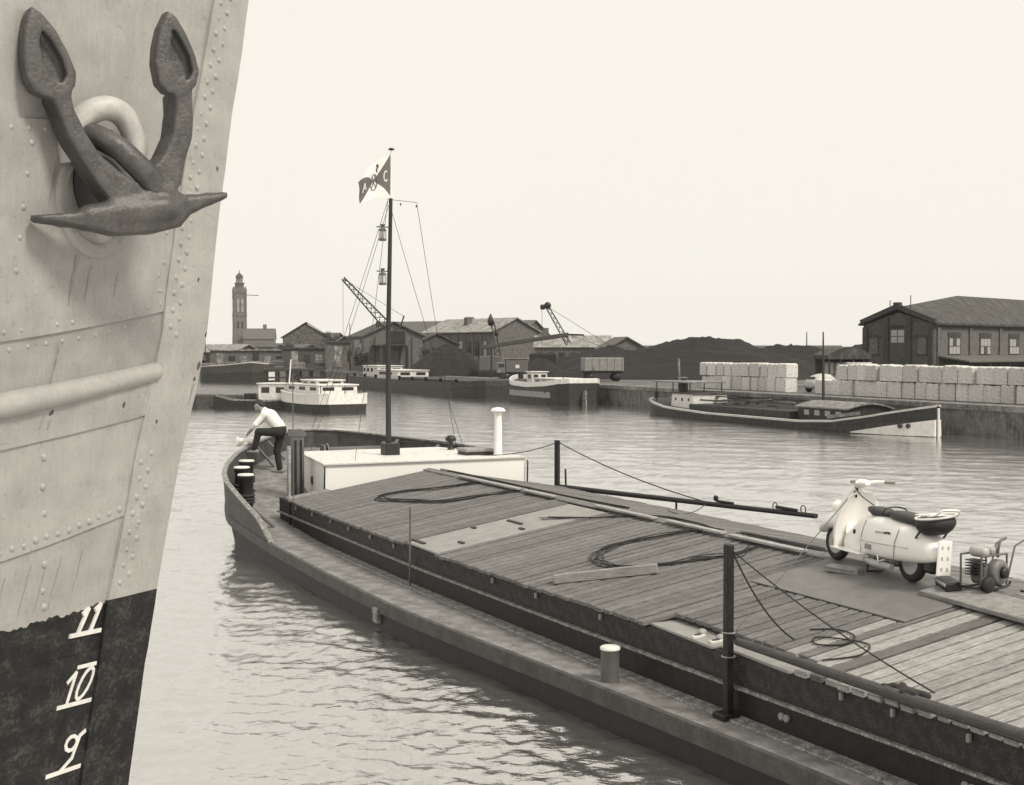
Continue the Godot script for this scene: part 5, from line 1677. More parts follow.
	for q in [[ankle_r, 0.0], [ankle_l, 0.0]]:
		var m := mb()
		var rings := []
		for e in [[-0.10, 0.03, 0.045], [-0.06, 0.042, 0.06], [0.02, 0.05, 0.05], [0.10, 0.052, 0.035], [0.17, 0.045, 0.025], [0.20, 0.02, 0.012]]:
			var r := []
			for k in 12:
				var t := TAU * k / 12.0
				r.append(q[0] + Vector3(e[0], -0.045 + sin(t) * (e[2] if sin(t) > 0 else 0.038), cos(t) * e[1]))
			rings.append(r)
		m.loft(rings)
		part(m, "shoe", M.shoe, o)
	# the white bundle he handles on the rail
	var bu := thing("cloth_bundle", "white crumpled bundle on the bow rail under the leaning person", "bundle", bp(-2.32, bul_h(30.6) + 0.02, -30.75), BARGE_TURN)
	var pr := []
	var rng := RandomNumberGenerator.new(); rng.seed = 8
	for i in 9: pr.append(["c", Vector3(rng.randf_range(-0.2, 0.2), rng.randf_range(0.02, 0.12), rng.randf_range(-0.15, 0.15)), Vector3(rng.randf_range(-0.2, 0.2), rng.randf_range(0.02, 0.16), rng.randf_range(-0.15, 0.15)), 0.06, 0.05])
	put(sdf_mesh(pr, Vector3(-0.4, -0.15, -0.35), Vector3(0.4, 0.4, 0.35), 0.02, 0.04), "cloth", M.shirt, bu)
# ---------- the far quay and everything on it ----------
const QUAY_W := 42.6
const QUAY_Y := 1.4

func quay():
	var g := mb()
	var poly := PackedVector2Array([Vector2(5, QUAY_W + 0.5), Vector2(193, QUAY_W + 0.5), Vector2(193.4, 20), Vector2(193.4, -420), Vector2(800, -900), Vector2(800, 900), Vector2(5, 900)])
	var idx := Geometry2D.triangulate_polygon(poly)
	for i in range(0, idx.size(), 3):
		var a := qp(poly[idx[i]].x, poly[idx[i]].y, QUAY_Y); var b := qp(poly[idx[i + 1]].x, poly[idx[i + 1]].y, QUAY_Y); var c := qp(poly[idx[i + 2]].x, poly[idx[i + 2]].y, QUAY_Y)
		if (b - a).cross(c - a).y > 0.0: g.tri(a, c, b)
		else: g.tri(a, b, c)
	var go := part(g, "ground", M.quay_ground)
	tag(go, "paved harbour ground behind the far quay", "ground", "", "structure")
	var o := thing("quay_wall", "weathered concrete quay wall with pale coping across the basin", "quay")
	o.set_meta("kind", "structure")
	var w := mb()
	w.bar(qp(4, QUAY_W + 0.5, -0.85), qp(193.5, QUAY_W + 0.5, -0.85), 1.0, 4.1)
	w.bar(qp(193.5, QUAY_W + 1.0, -0.85), qp(193.5, -420, -0.85), 0.8, 4.1)
	part(w, "wall", M.quay_stone, o)
	var s := 30.0
	var rng := RandomNumberGenerator.new(); rng.seed = 31
	while s < 192.0:
		var m := mb()
		m.bar(qp(s + 0.015, QUAY_W + 0.38, 1.32 + rng.randf_range(-0.006, 0.006)), qp(s + 2.385, QUAY_W + 0.38, 1.32 + rng.randf_range(-0.006, 0.006)), 0.92, 0.30, 0.03)
		part(m, "coping_stone", M.quay_cap, o)
		s += 2.4
	for q in range(12):
		var m := mb()
		m.bar(qp(44.0 + q * 12.0, QUAY_W - 0.08, -0.8), qp(44.0 + q * 12.0, QUAY_W - 0.08, 1.15), 0.22, 0.16)
		part(m, "fender_pile", M.dark_timber, o)
	# the berth mark painted on the wall
	for q in [["Y", 50.6], ["5", 49.5]]:
		var tm := TextMesh.new()
		tm.text = q[0]; tm.font_size = 64; tm.pixel_size = 0.011; tm.depth = 0.01
		var fo := SystemFont.new(); fo.font_names = PackedStringArray(["Droid Sans"]); tm.font = fo
		var t := put(tm, "berth_mark", M.quay_cap, o)
		t.position = qp(q[1], QUAY_W - 0.006, 0.52); t.rotation.y = QUAY_TURN - PI / 2

func bales():
	var rng := RandomNumberGenerator.new(); rng.seed = 41
	var variants := []
	for k in 5:
		var m := mb()
		var rings := []
		# a pressed bale, slightly bulging between its bands
		for i in 7:
			var t := i / 6.0
			var e := 1.0 + 0.025 * sin(t * PI * 3.0) + rng.randf_range(-0.012, 0.012)
			if i == 0 or i == 6: e *= 0.955
			var r := []
			for c in [[-0.45, 0.02], [-0.44, 0.84], [-0.39, 0.875], [0.39, 0.875], [0.44, 0.84], [0.45, 0.02], [0.42, 0.0], [-0.42, 0.0]]:
				r.append(Vector3(c[0] * e + rng.randf_range(-0.012, 0.012), c[1] * (e if c[1] > 0.5 else 1.0) + (rng.randf_range(-0.01, 0.01) if c[1] > 0.5 else 0.0), (t - 0.5) * 0.98))
			rings.append(r)
		m.loft(rings, true, -1)
		variants.append(m.mesh())
	var rows := [[40.0, 63.6, 46.0, 2, "white paper bale", "before the brick warehouse", "bales before the warehouse"], [63.8, 66.0, 46.2, 1, "white paper bale", "in the single low row beside the hut", "bales beside the hut"], [69.4, 79.6, 46.4, 2, "white paper bale", "before the coal heaps", "bales before the coal"], [74.6, 79.4, 56.0, 2, "white paper bale", "inside the open hut", "bales in the hut"]]
	var ordinal := ["first", "second", "third", "fourth", "fifth", "sixth", "seventh", "eighth", "ninth", "tenth", "eleventh", "twelfth", "thirteenth", "fourteenth", "fifteenth", "sixteenth", "seventeenth", "eighteenth", "nineteenth", "twentieth", "twenty-first", "twenty-second", "twenty-third", "twenty-fourth", "twenty-fifth", "twenty-sixth", "twenty-seventh", "twenty-eighth", "twenty-ninth", "thirtieth"]
	for r in rows:
		for tier in r[3]:
			var spots := []
			var s: float = r[0]
			while s < r[1]:
				var wd := rng.randf_range(0.82, 1.2)
				if not (tier == 1 and r[0] == 40.0 and rng.randf() < 0.02): spots.append([s, wd])
				s += wd + rng.randf_range(0.02, 0.10)
			for i in spots.size():
				var wd: float = spots[i][1]
				var lab: String = "%s, %s from left in the %s tier %s" % [r[4], ordinal[spots.size() - 1 - i], "upper" if tier == 1 else "lower", r[5]]
				if r[3] == 1: lab = "%s, %s from left %s" % [r[4], ordinal[spots.size() - 1 - i], r[5]]
				var b := put(variants[rng.randi() % 5], "paper_bale", M["bale_%d" % rng.randi_range(0, 3)])
				b.position = qp(spots[i][0] + wd * 0.5, r[2] + rng.randf_range(-0.12, 0.14), QUAY_Y + 0.004 + tier * 0.90)
				b.rotation.y = QUAY_TURN + rng.randf_range(-0.05, 0.05)
				b.scale = Vector3(1.0, rng.randf_range(0.95, 1.03), wd)
				tag(b, lab, "bale", r[6])

func box_part(o: Node, called: String, mat: Material, c: Vector3, sz: Vector3, ch := 0.0) -> MeshInstance3D:
	var m := mb()
	m.box(c, sz, ch)
	return part(m, called, mat, o)

# a gabled building: front gable faces local +z; w wide, l long (towards -z)
func gabled(called: String, label: String, at: Vector3, turn: float, w: float, l: float, eave: float, apex: float, wall: Material, roof: Material, group := "", wins := true) -> Node3D:
	var o := thing(called, label, "building", at, turn, group)
	var m := mb()
	m.prism([[-w / 2, 0], [w / 2, 0], [w / 2, eave], [0, apex - 0.15], [-w / 2, eave]], l, Vector3(0, 0, -l / 2))
	part(m, "wall", wall, o)
	for s in [-1.0, 1.0]:
		var r := mb()
		var a := Vector2(s * (w / 2 + 0.35), eave - 0.35 * (apex - eave) / (w / 2)); var b := Vector2(0, apex)
		var d := (b - a).normalized(); var nrm := Vector2(-d.y, d.x) * (1.0 if s < 0 else -1.0) * 0.16
		r.prism([[a.x, a.y], [b.x, b.y - 0.0], [b.x, b.y + 0.17], [a.x + nrm.x, a.y + absf(nrm.y)]], l + 0.7, Vector3(0, 0, -l / 2))
		part(r, "roof", roof, o)
	if wins:
		var n := int(l / 2.6)
		for s in [-1.0, 1.0]:
			for k in n:
				if s > 0: continue
				var z := -l * (k + 0.5) / n
				var f := box_part(o, "window", wall, Vector3(s * (w / 2 + 0.03), eave * 0.62, z), Vector3(0.08, eave * 0.36, 1.1), 0.0)
				box_part(f, "pane", M.window_dark, Vector3(s * (w / 2 + 0.06), eave * 0.62, z), Vector3(0.05, eave * 0.32, 0.95))
	return o

func warehouse():
	# gable end turned a little left, long wall running away to the right; local +z is the gable, +x the long wall
	var at := Vector3(38.6, QUAY_Y, -120.0)
	var turn := -PI / 4
	var o := thing("brick_warehouse", "dark brick warehouse with arched windows and low gable behind bales", "warehouse", at, turn)
	var w := 7.2; var L := 40.0; var e := 5.05; var ap := 6.45; var rg := 7.9
	# corner nearest the camera is at the origin: gable spans x from -w to 0 at z = 0
	var B := func(x: float, y: float, z: float) -> Vector3: return Vector3(x, y, z)
	var m := mb()
	m.prism([[-w, 0], [0, 0], [0, e], [-w / 2, ap - 0.25], [-w, e]], 0.5, Vector3(0, 0, -0.25))
	part(m, "gable_wall", M.brick_gable, o)
	m = mb()
	m.box(Vector3(-0.25, e / 2, -L / 2 - 0.26), Vector3(0.5, e, L - 0.55))
	part(m, "long_wall", M.brick_mid, o)
	m = mb()
	m.box(Vector3(-w + 0.25, e / 2, -L / 2 - 0.26), Vector3(0.5, e, L - 0.55))
	m.box(Vector3(-w / 2, e / 2, -L + 0.2), Vector3(w - 1.02, e, 0.4))
	part(m, "back_wall", M.brick_dark, o)
	# roof: gable rake rising to a ridge that starts further back
	m = mb()
	var zr := -11.7
	var p := [Vector3(0.4, e - 0.05, 0.3), Vector3(0.4, e - 0.05, -L), Vector3(-w / 2, rg, -L), Vector3(-w / 2, rg, zr), Vector3(-w / 2, ap + 0.02, 0.3), Vector3(-w - 0.4, e - 0.05, 0.3), Vector3(-w - 0.4, e - 0.05, -L)]
	var th := Vector3(0, 0.2, 0)
	var fc := [[0, 1, 2, 3], [0, 3, 4], [5, 4, 3], [5, 3, 2, 6]]
	var mid := Vector3(-w / 2, e, -L / 2)
	for f in fc:
		for k in range(1, f.size() - 1):
			m.otri(p[f[0]] + th, p[f[k]] + th, p[f[k + 1]] + th, mid)
			m.otri(p[f[0]], p[f[k]], p[f[k + 1]], mid + Vector3(0, 40, 0))
	for ed in [[0, 1], [0, 4], [4, 5], [5, 6], [1, 2], [2, 6]]:
		m.oquad(p[ed[0]], p[ed[1]], p[ed[1]] + th, p[ed[0]] + th, mid)
	part(m, "roof", M.roof_felt, o)
	# gable parapet and corner pilasters
	m = mb()
	for s in [[-w - 0.15, -w / 2], [0.15, -w / 2]]:
		m.bar(Vector3(s[0], e + 0.28, 0.12), Vector3(s[1], ap + 0.32, 0.12), 0.5, 0.42)
	m.box(Vector3(-w / 2, ap + 0.45, 0.12), Vector3(0.6, 0.45, 0.6))
	part(m, "parapet", M.brick_dark, o)
	for x in [-w + 0.25, -w * 0.66, -w * 0.34, -0.25]:
		var y: float = e + (ap - e) * (1.0 - absf(x + w / 2) / (w / 2)) - 0.3
		m = mb(); m.box(Vector3(x, y / 2, 0.12), Vector3(0.45, y, 0.25))
		part(m, "pilaster", M.brick_dark, o)
	var arch := func(ww: float, h: float) -> Array:
		var a := [[-ww / 2, 0.0], [ww / 2, 0.0], [ww / 2, h * 0.82]]
		for i in range(1, 6):
			var t := PI * i / 6.0
			a.append([cos(t) * ww / 2, h * 0.82 + sin(t) * h * 0.18])
		a.append([-ww / 2, h * 0.82])
		return a
	for q in [[-w / 2, 1.6, 3.6, 1.75, true], [-w * 0.85, 2.2, 1.9, 1.1, false], [-w * 0.16, 2.2, 1.9, 1.1, false]]:
		m = mb(); m.prism(arch.call(q[3], q[2]), 0.06, Vector3(q[0], q[1], 0.03))
		var f := part(m, "window", M.brick_dark if not q[4] else M.wall_board, o)
		m = mb(); m.prism(arch.call(q[3] - 0.22, q[2] - 0.25), 0.03, Vector3(q[0], q[1] + 0.1, 0.065))
		part(m, "pane", M.brick_mid if not q[4] else M.wall_board, f)
		if q[4]:
			for k in 4:
				box_part(f, "pane", M.window_pale, Vector3(q[0] + (-0.36 if k % 2 == 0 else 0.36), q[1] + 2.05 + 0.62 * (k / 2), 0.09), Vector3(0.62, 0.54, 0.02))
		m = mb(); m.prism(arch.call(q[3] + 0.4, 0.32), 0.1, Vector3(q[0], q[1] + q[2] * 0.86, 0.03))
		part(m, "arch_band", M.brick_dark, o)
	for k in 6:
		var z := -3.9 - k * 6.4
		m = mb(); m.prism(arch.call(2.4, 1.95), 0.06, Vector3(0.03, 2.25, z), Basis(Vector3.UP, PI / 2))
		var f := part(m, "window", M.brick_dark, o)
		for a in 3:
			for b in 2:
				box_part(f, "pane", M.window_pale if (a * 2 + b + k) % 7 != 3 else M.window_dark, Vector3(0.075, 2.66 + b * 0.76, z + (a - 1) * 0.70), Vector3(0.03, 0.68, 0.62))
		m = mb(); m.prism(arch.call(2.5, 0.35), 0.1, Vector3(0.04, 4.02, z), Basis(Vector3.UP, PI / 2))
		part(m, "arch_band", M.brick_dark, o)
	m = mb(); m.box(Vector3(0.09, e - 0.12, -L / 2), Vector3(0.18, 0.28, L))
	part(m, "cornice", M.brick_dark, o)
	for k in 7:
		m = mb(); m.box(Vector3(0.08, e / 2, -0.7 - k * 6.4), Vector3(0.16, e - 0.3, 0.5))
		part(m, "pilaster", M.brick_mid, o)
	# lean-to canopy along the long wall
	m = mb()
	m.prism([[0.0, 2.05], [3.2, 1.55], [3.2, 1.68], [0.0, 2.2]], L - 1.0, Vector3(0.02, 0, -L / 2))
	part(m, "canopy", M.roof_tile, o)
	for k in 9: box_part(o, "canopy_post", M.dark_timber, Vector3(3.0, 0.78, -1.0 - k * 4.0), Vector3(0.16, 1.56, 0.16))
	for q in [[-w / 2 - 0.9, 0.9], [-w / 2 + 1.2, 1.3]]:
		m = mb(); m.tube([Vector3(q[0], ap - 0.2, -0.1), Vector3(q[0], ap + q[1], -0.1)], 0.04, 6)
		part(m, "roof_pole", M.dark_timber, o)

func hut():
	var c := qp(77.0, 56.0, QUAY_Y)
	var o := thing("open_hut", "small open hut with dark arched roof between bale stacks", "hut", c, 0.15)
	o.scale = Vector3(0.70, 0.95, 0.7)
	var m := mb()
	var a := []
	for i in 13:
		var t := i / 12.0
		a.append([lerpf(-2.3, 2.3, t), 2.05 + 0.62 * sin(PI * t)])
	a.append([2.3, 1.75]); a.append([-2.3, 1.75])
	m.prism(a, 4.0, Vector3(0, 0.35, -1.2))
	part(m, "roof", M.roof_felt, o)
	for x in [-2.1, -0.9, 0.4, 1.5, 2.1]: box_part(o, "post", M.dark_timber, Vector3(x, 1.06, 0.6), Vector3(0.16, 2.12, 0.16))
	box_part(o, "back_wall", M.wall_board, Vector3(0, 1.05, -3.0), Vector3(4.3, 2.1, 0.12))
	box_part(o, "side_wall", M.wall_board, Vector3(1.95, 1.05, -1.2), Vector3(0.12, 2.1, 3.4))

func heap(label: String, x: float, z: float, rx: float, rz: float, h: float, seed_: int):
	var n := FastNoiseLite.new(); n.seed = seed_; n.frequency = 0.16; n.fractal_octaves = 4
	var f := FastNoiseLite.new(); f.seed = seed_ + 9; f.frequency = 0.9; f.fractal_octaves = 2
	var K := 40
	var m := mb()
	var P := func(i: int, j: int) -> Vector3:
		var r := float(i) / K; var t := TAU * j / 48.0
		var lx := cos(t) * r * rx; var lz := sin(t) * r * rz
		var e := 1.0 + 0.25 * n.get_noise_2d(cos(t) * 8.0, sin(t) * 8.0)
		var y := h * maxf(0.0, pow(1.0 - pow(r, 1.5), 0.95)) * (1.0 + 0.22 * n.get_noise_2d(x + lx, z + lz)) + 0.22 * f.get_noise_2d(lx * 1.6, lz * 1.6) * (1.0 - r * r)
		if i == K: y = -0.05
		return Vector3(lx * e, maxf(y, -0.05), lz * e)
	for i in K:
		for j in 48:
			var k := (j + 1) % 48
			if i > 0: m.tri(P.call(i, j), P.call(i, k), P.call(i + 1, k), Vector2.ZERO, Vector2.ZERO, Vector2.ZERO, 1)
			m.tri(P.call(i, j), P.call(i + 1, k), P.call(i + 1, j), Vector2.ZERO, Vector2.ZERO, Vector2.ZERO, 1)
	m.flip(0)
	var o := part(m, "coal_heap", M.coal)
	o.position = Vector3(x, QUAY_Y, z)
	tag(o, label, "coal heap", "coal heaps on the quay")

# ---------- vessels: local -z is the bow ----------
func vessel(o: Node3D, L: float, hb: Array, sheer: Array, low: Material, top: Material, split: float, bottom := -0.7, rail: Material = null):
	var st := urange(0.0, 1.0, 0.025)
	var a := mb(); var b := mb()
	strip_along(a, st, func(t: float) -> Array:
		var w: float = table(hb, t); var h: float = table(sheer, t) * split; var z := (t - 0.5) * L
		var wl := w * (0.80 if t < 0.04 else 0.95)
		return [Vector3(-lerpf(w, wl, 0.35), h, z), Vector3(-wl, 0, z), Vector3(-wl * 0.8, bottom, z), Vector3(wl * 0.8, bottom, z), Vector3(wl, 0, z), Vector3(lerpf(w, wl, 0.35), h, z)])
	part(a, "hull", low, o)
	strip_along(b, st, func(t: float) -> Array:
		var w: float = table(hb, t) + 0.012; var h: float = table(sheer, t); var z := (t - 0.5) * L
		return [Vector3(-w, h * split + 0.002, z), Vector3(-w, h, z), Vector3(w, h, z), Vector3(w, h * split + 0.002, z)])
	part(b, "topside", top, o)
	if rail:
		for s in [-1.0, 1.0]:
			var r := mb()
			strip_along(r, st, func(t: float) -> Array:
				var w: float = table(hb, t) + 0.05; var h: float = table(sheer, t); var z := (t - 0.5) * L
				return [Vector3(s * (w - 0.14), h - 0.01, z), Vector3(s * w, h - 0.05, z), Vector3(s * w, h + 0.05, z), Vector3(s * (w - 0.14), h + 0.06, z)])
			part(r, "rail", rail, o)

func wheelhouse(o: Node3D, called: String, mat: Material, roof: Material, c: Vector3, sz: Vector3, wins := 3) -> Node3D:
	var h := box_part(o, called, mat, c + Vector3(0, sz.y / 2, 0), sz, 0.03)
	box_part(h, "roof", roof, c + Vector3(0, sz.y + 0.045, 0), Vector3(sz.x + 0.2, 0.08, sz.z + 0.2), 0.02)
	for s in [-1.0, 1.0]:
		for k in wins:
			box_part(h, "window", M.window_dark, c + Vector3(s * (sz.x / 2 + 0.008), sz.y * 0.66, (k + 0.5 - wins / 2.0) * sz.z / wins), Vector3(0.02, sz.y * 0.34, sz.z / wins * 0.55))
	for z in [-1.0, 1.0]:
		for x in [-0.25, 0.25]:
			box_part(h, "window", M.window_dark, c + Vector3(x * sz.x, sz.y * 0.66, z * (sz.z / 2 + 0.008)), Vector3(sz.x * 0.3, sz.y * 0.34, 0.02))
	return h

func boats():
	var rng := RandomNumberGenerator.new(); rng.seed = 61
	# moored motor barge below the bales, bow to the right
	var L := 26.5
	var o := thing("moored_lighter", "dark wooden cargo boat with white bow moored below the bales", "boat", qp(61.7, 40.25), QUAY_TURN + PI)
	vessel(o, L, [[0, 0.12], [0.03, 0.7], [0.08, 1.35], [0.16, 1.95], [0.28, 2.2], [0.8, 2.2], [0.92, 1.8], [0.98, 1.2], [1, 0.7]], [[0, 1.42], [0.06, 1.12], [0.12, 0.82], [0.2, 0.52], [0.3, 0.40], [0.65, 0.40], [0.85, 0.56], [1, 0.95]], M.boat_brown, M.boat_dark, 0.62, -0.7, M.wagon_pale)
	# white bow panels under the black band
	for s in [-1.0, 1.0]:
		var m := mb()
		var hb := [[0, 0.12], [0.03, 0.7], [0.08, 1.35], [0.16, 1.95], [0.28, 2.2]]
		strip_along(m, urange(0.0, 0.15, 0.01), func(t: float) -> Array:
			var w: float = table(hb, t); var z := (t - 0.5) * L
			var h: float = lerpf(0.80, 0.08, t / 0.15)
			var wl := w * (0.80 if t < 0.04 else 0.95)
			return [Vector3(s * (lerpf(w, wl, 0.2) + 0.06), h, z), Vector3(s * (wl + 0.10), 0.03, z), Vector3(s * (wl - 0.05), 0.03, z), Vector3(s * (lerpf(w, wl, 0.2) - 0.05), h, z)])
		part(m, "bow_panel", M.boat_white, o)
		for k in 2:
			m = mb(); m.ellipsoid(Vector3(s * (0.86 + 0.22 * k), 0.48, (0.038 + 0.012 * k - 0.5) * L), Vector3(0.12, 0.12, 0.12), 10, 6)
			part(m, "hawse_hole", M.black_paint, o)
		m = mb(); m.bar(Vector3(s * 1.75, 0.98, (0.13 - 0.5) * L), Vector3(s * 2.12, 0.72, (0.21 - 0.5) * L), 0.03, 0.16)
		part(m, "name_board", M.boat_grey, o)
	var st := mb(); st.box(Vector3(0, 0.45, -L / 2 - 0.02), Vector3(0.10, 1.75, 0.14), 0.02)
	part(st, "stem_post", M.boat_white, o)
	# low arched fore cabin
	var fc := mb()
	var ar := []
	for i in 9: ar.append([lerpf(-1.3, 1.3, i / 8.0), 0.45 + 0.62 + 0.28 * sin(PI * i / 8.0)])
	ar.append([1.3, 0.4]); ar.append([-1.3, 0.4])
	fc.prism(ar, 4.2, Vector3(0, 0.0, (0.27 - 0.5) * L))
	var fco := part(fc, "fore_cabin", M.boat_dark, o)
	fc = mb()
	var ar2 := []
	for i in 9: ar2.append([lerpf(-1.42, 1.42, i / 8.0), 1.10 + 0.28 * sin(PI * i / 8.0)])
	for i in 9: ar2.append([lerpf(1.42, -1.42, i / 8.0), 1.03 + 0.26 * sin(PI * (8 - i) / 8.0)])
	fc.prism(ar2, 4.5, Vector3(0, 0.02, (0.27 - 0.5) * L))
	part(fc, "roof", M.boat_grey, fco)
	for s in [-1.0, 1.0]:
		for k in 4: box_part(fco, "window", M.window_pale, Vector3(s * 1.312, 0.82, (0.27 - 0.5) * L - 1.4 + k * 0.9), Vector3(0.03, 0.26, 0.42))
	# hold with hatch beams, boards and spoil
	var hold := box_part(o, "hold_coaming", M.boat_brown, Vector3(0, 0.62, 0.06 * L), Vector3(3.3, 0.40, 10.5), 0.03)
	for k in 6:
		var m := mb(); var z := -4.2 + k * 1.6 + 0.06 * L
		m.bar(Vector3(-1.7, 0.86, z), Vector3(1.7, 0.95 + 0.15 * (k % 2), z), 0.16, 0.10)
		part(m, "hatch_beam", M.wall_board, hold)
	for k in 9:
		var m := mb()
		var z := rng.randf_range(-4.0, 4.0) + 0.06 * L
		m.bar(Vector3(rng.randf_range(-1.4, 0.6), 0.98 + 0.05 * k, z), Vector3(rng.randf_range(-0.6, 1.5), 1.02 + 0.07 * k * rng.randf(), z + rng.randf_range(1.2, 3.0)), 0.24, 0.06)
		part(m, "loose_board", M.boat_grey if k % 3 == 0 else M.wall_board, hold)
	var m := mb(); m.tube([Vector3(0, 0.5, (0.335 - 0.5) * L), Vector3(0.03, 3.0, (0.335 - 0.5) * L), Vector3(0.05, 4.95, (0.335 - 0.5) * L)], [0.085, 0.07, 0.035], 10)
	part(m, "mast", M.dark_timber, o)
	# after deck: white house, canopy on posts, funnel
	var wh := mb()
	wh.prism([[-1.25, 0.5], [1.25, 0.5], [1.15, 1.35], [-1.15, 1.35]], 2.6, Vector3(0, 0, 0.32 * L))
	var who := part(wh, "deck_house", M.boat_white, o)
	box_part(who, "roof", M.roof_felt, Vector3(0, 1.40, 0.32 * L), Vector3(2.5, 0.09, 2.8), 0.02)
	for s in [-1.0, 1.0]:
		for k in 3: box_part(who, "porthole", M.window_dark, Vector3(s * 1.20, 1.02, 0.32 * L - 0.8 + k * 0.8), Vector3(0.05, 0.18, 0.18), 0.02)
	for q in [[-1.1, 0.37], [1.1, 0.37], [-1.1, 0.45], [1.1, 0.45], [-1.1, 0.29], [1.1, 0.29]]:
		m = mb(); m.tube([Vector3(q[0], 0.6, q[1] * L), Vector3(q[0], 2.02, q[1] * L)], 0.035, 6)
		part(m, "canopy_post", M.dark_timber, o)
	box_part(o, "canopy", M.boat_grey, Vector3(0, 2.06, 0.37 * L), Vector3(2.6, 0.09, 4.6), 0.02)
	m = mb(); m.lathe([[0.28, 0.5], [0.28, 2.2], [0.33, 2.22], [0.33, 2.3], [0.2, 2.32]], Vector3(-0.6, 0, 0.44 * L), Basis.IDENTITY, 16)
	part(m, "funnel", M.grey_paint, o)
	m = mb(); m.tube([Vector3(0.2, 2.1, 0.40 * L), Vector3(0.28, 3.5, 0.40 * L)], [0.06, 0.08], 8)
	part(m, "stove_pipe", M.boat_grey, o)
	# white-banded motor vessel
	L = 12.0
	o = thing("banded_vessel", "motor vessel with white bulwark band and dark stripe at the quay", "boat", qp(92.6, 40.0), QUAY_TURN)
	vessel(o, L, [[0, 0.3], [0.05, 1.0], [0.15, 1.7], [0.3, 2.0], [0.8, 2.0], [0.93, 1.75], [1, 1.1]], [[0, 1.75], [0.2, 1.35], [0.5, 1.25], [0.8, 1.4], [1, 1.65]], M.boat_dark, M.boat_dark, 0.6, -0.7, null)
	for s in [-1.0, 1.0]:
		m = mb()
		strip_along(m, urange(0.0, 1.0, 0.04), func(t: float) -> Array:
			var w: float = table([[0, 0.3], [0.05, 1.0], [0.15, 1.7], [0.3, 2.0], [0.8, 2.0], [0.93, 1.75], [1, 1.1]], t) + 0.03; var h: float = table([[0, 1.75], [0.2, 1.35], [0.5, 1.25], [0.8, 1.4], [1, 1.65]], t); var z := (t - 0.5) * 12.0
			return [Vector3(s * (w - 0.1), h - 0.02, z), Vector3(s * w, h - 0.02, z), Vector3(s * (w + 0.02), h + 0.34, z), Vector3(s * (w - 0.1), h + 0.34, z)])
		part(m, "bulwark", M.boat_white, o)
		m = mb()
		strip_along(m, urange(0.02, 0.86, 0.04), func(t: float) -> Array:
			var w: float = table([[0, 0.3], [0.05, 1.0], [0.15, 1.7], [0.3, 2.0], [0.8, 2.0], [0.93, 1.75], [1, 1.1]], t) + 0.02; var z := (t - 0.5) * 12.0
			return [Vector3(s * (w - 0.1), 0.52, z), Vector3(s * w, 0.52, z), Vector3(s * (w + 0.005), 0.95, z), Vector3(s * (w - 0.1), 0.95, z)])
		part(m, "painted_strake", M.wagon_grey, o)
	m = mb(); m.box(Vector3(0, 1.80, 6.0), Vector3(2.2, 0.36, 0.12), 0.03)
	part(m, "stern_bulwark", M.boat_white, o)
	box_part(o, "rudder", M.boat_grey, Vector3(0, 0.3, 6.3), Vector3(0.14, 1.6, 0.6), 0.03)
	wheelhouse(o, "wheelhouse", M.boat_white, M.boat_white, Vector3(0, 1.35, -2.6), Vector3(1.3, 0.95, 1.1), 1)
	wheelhouse(o, "after_cabin", M.boat_white, M.boat_white, Vector3(0, 1.3, 1.6), Vector3(2.3, 0.55, 4.2), 3)
	for x in [-1.5, 1.4]:
		m = mb(); m.tube([Vector3(x * 0.8, 1.5, 5.2), Vector3(x * 0.85, 2.8, 5.3)], 0.035, 6)
		part(m, "davit", M.dark_timber, o)
	# long dark barge beyond it, with a low white house
	L = 43.0
	o = thing("dark_lighter", "long low dark barge lying at the quay before the coal", "barge", qp(123.5, 39.6), QUAY_TURN)
	vessel(o, L, [[0, 0.3], [0.04, 1.8], [0.1, 2.9], [0.9, 2.9], [0.97, 2.3], [1, 1.4]], [[0, 1.7], [0.1, 1.25], [0.5, 1.1], [0.9, 1.2], [1, 1.5]], M.boat_dark, M.boat_brown, 0.7, -0.8, M.boat_brown)
	for k in 8:
		m = mb(); m.box(Vector3(0, 1.28, 18.0 - k * 2.6), Vector3(4.2, 0.34, 2.3), 0.04)
		part(m, "hatch", M.boat_brown, o)
	wheelhouse(o, "wheelhouse", M.boat_white, M.boat_white, Vector3(0.4, 1.2, -15.5), Vector3(2.8, 1.15, 6.0), 4)
	wheelhouse(o, "low_house", M.boat_white, M.tarp, Vector3(0, 1.15, -7.2), Vector3(3.3, 0.85, 8.4), 1)
	for k in 9:
		m = mb(); m.lathe([[0.14, 1.0], [0.14, 1.5], [0.18, 1.52], [0.18, 1.58]], Vector3(-2.6, 0, -16 + k * 4.2), Basis.IDENTITY, 10)
		part(m, "bollard", M.black_paint, o)
	# white launch lying in mid-basin
	L = 9.0
	o = thing("white_launch", "white motor launch with black waterline band lying in mid basin", "boat", Vector3(-12.9, 0, -87.6), QUAY_TURN + 0.16)
	vessel(o, L, [[0, 0.15], [0.06, 0.9], [0.18, 1.6], [0.4, 1.9], [0.85, 1.9], [0.95, 1.65], [1, 1.2]], [[0, 1.45], [0.3, 1.2], [0.7, 1.12], [1, 1.22]], M.boat_dark, M.boat_white, 0.46, -0.6, M.boat_white)
	wheelhouse(o, "cabin", M.boat_white, M.boat_white, Vector3(0, 1.1, 0.4), Vector3(2.7, 0.62, 5.6), 3)
	wheelhouse(o, "wheelhouse", M.boat_white, M.boat_white, Vector3(0, 1.7, 0.6), Vector3(1.9, 0.30, 2.6), 2)
	for q in [[-1.5, 3.9], [1.5, 3.9], [0.0, 4.3]]:
		m = mb(); m.tube([Vector3(q[0], 1.15, q[1]), Vector3(q[0], 1.75, q[1])], 0.03, 6)
		part(m, "stern_post", M.black_paint, o)
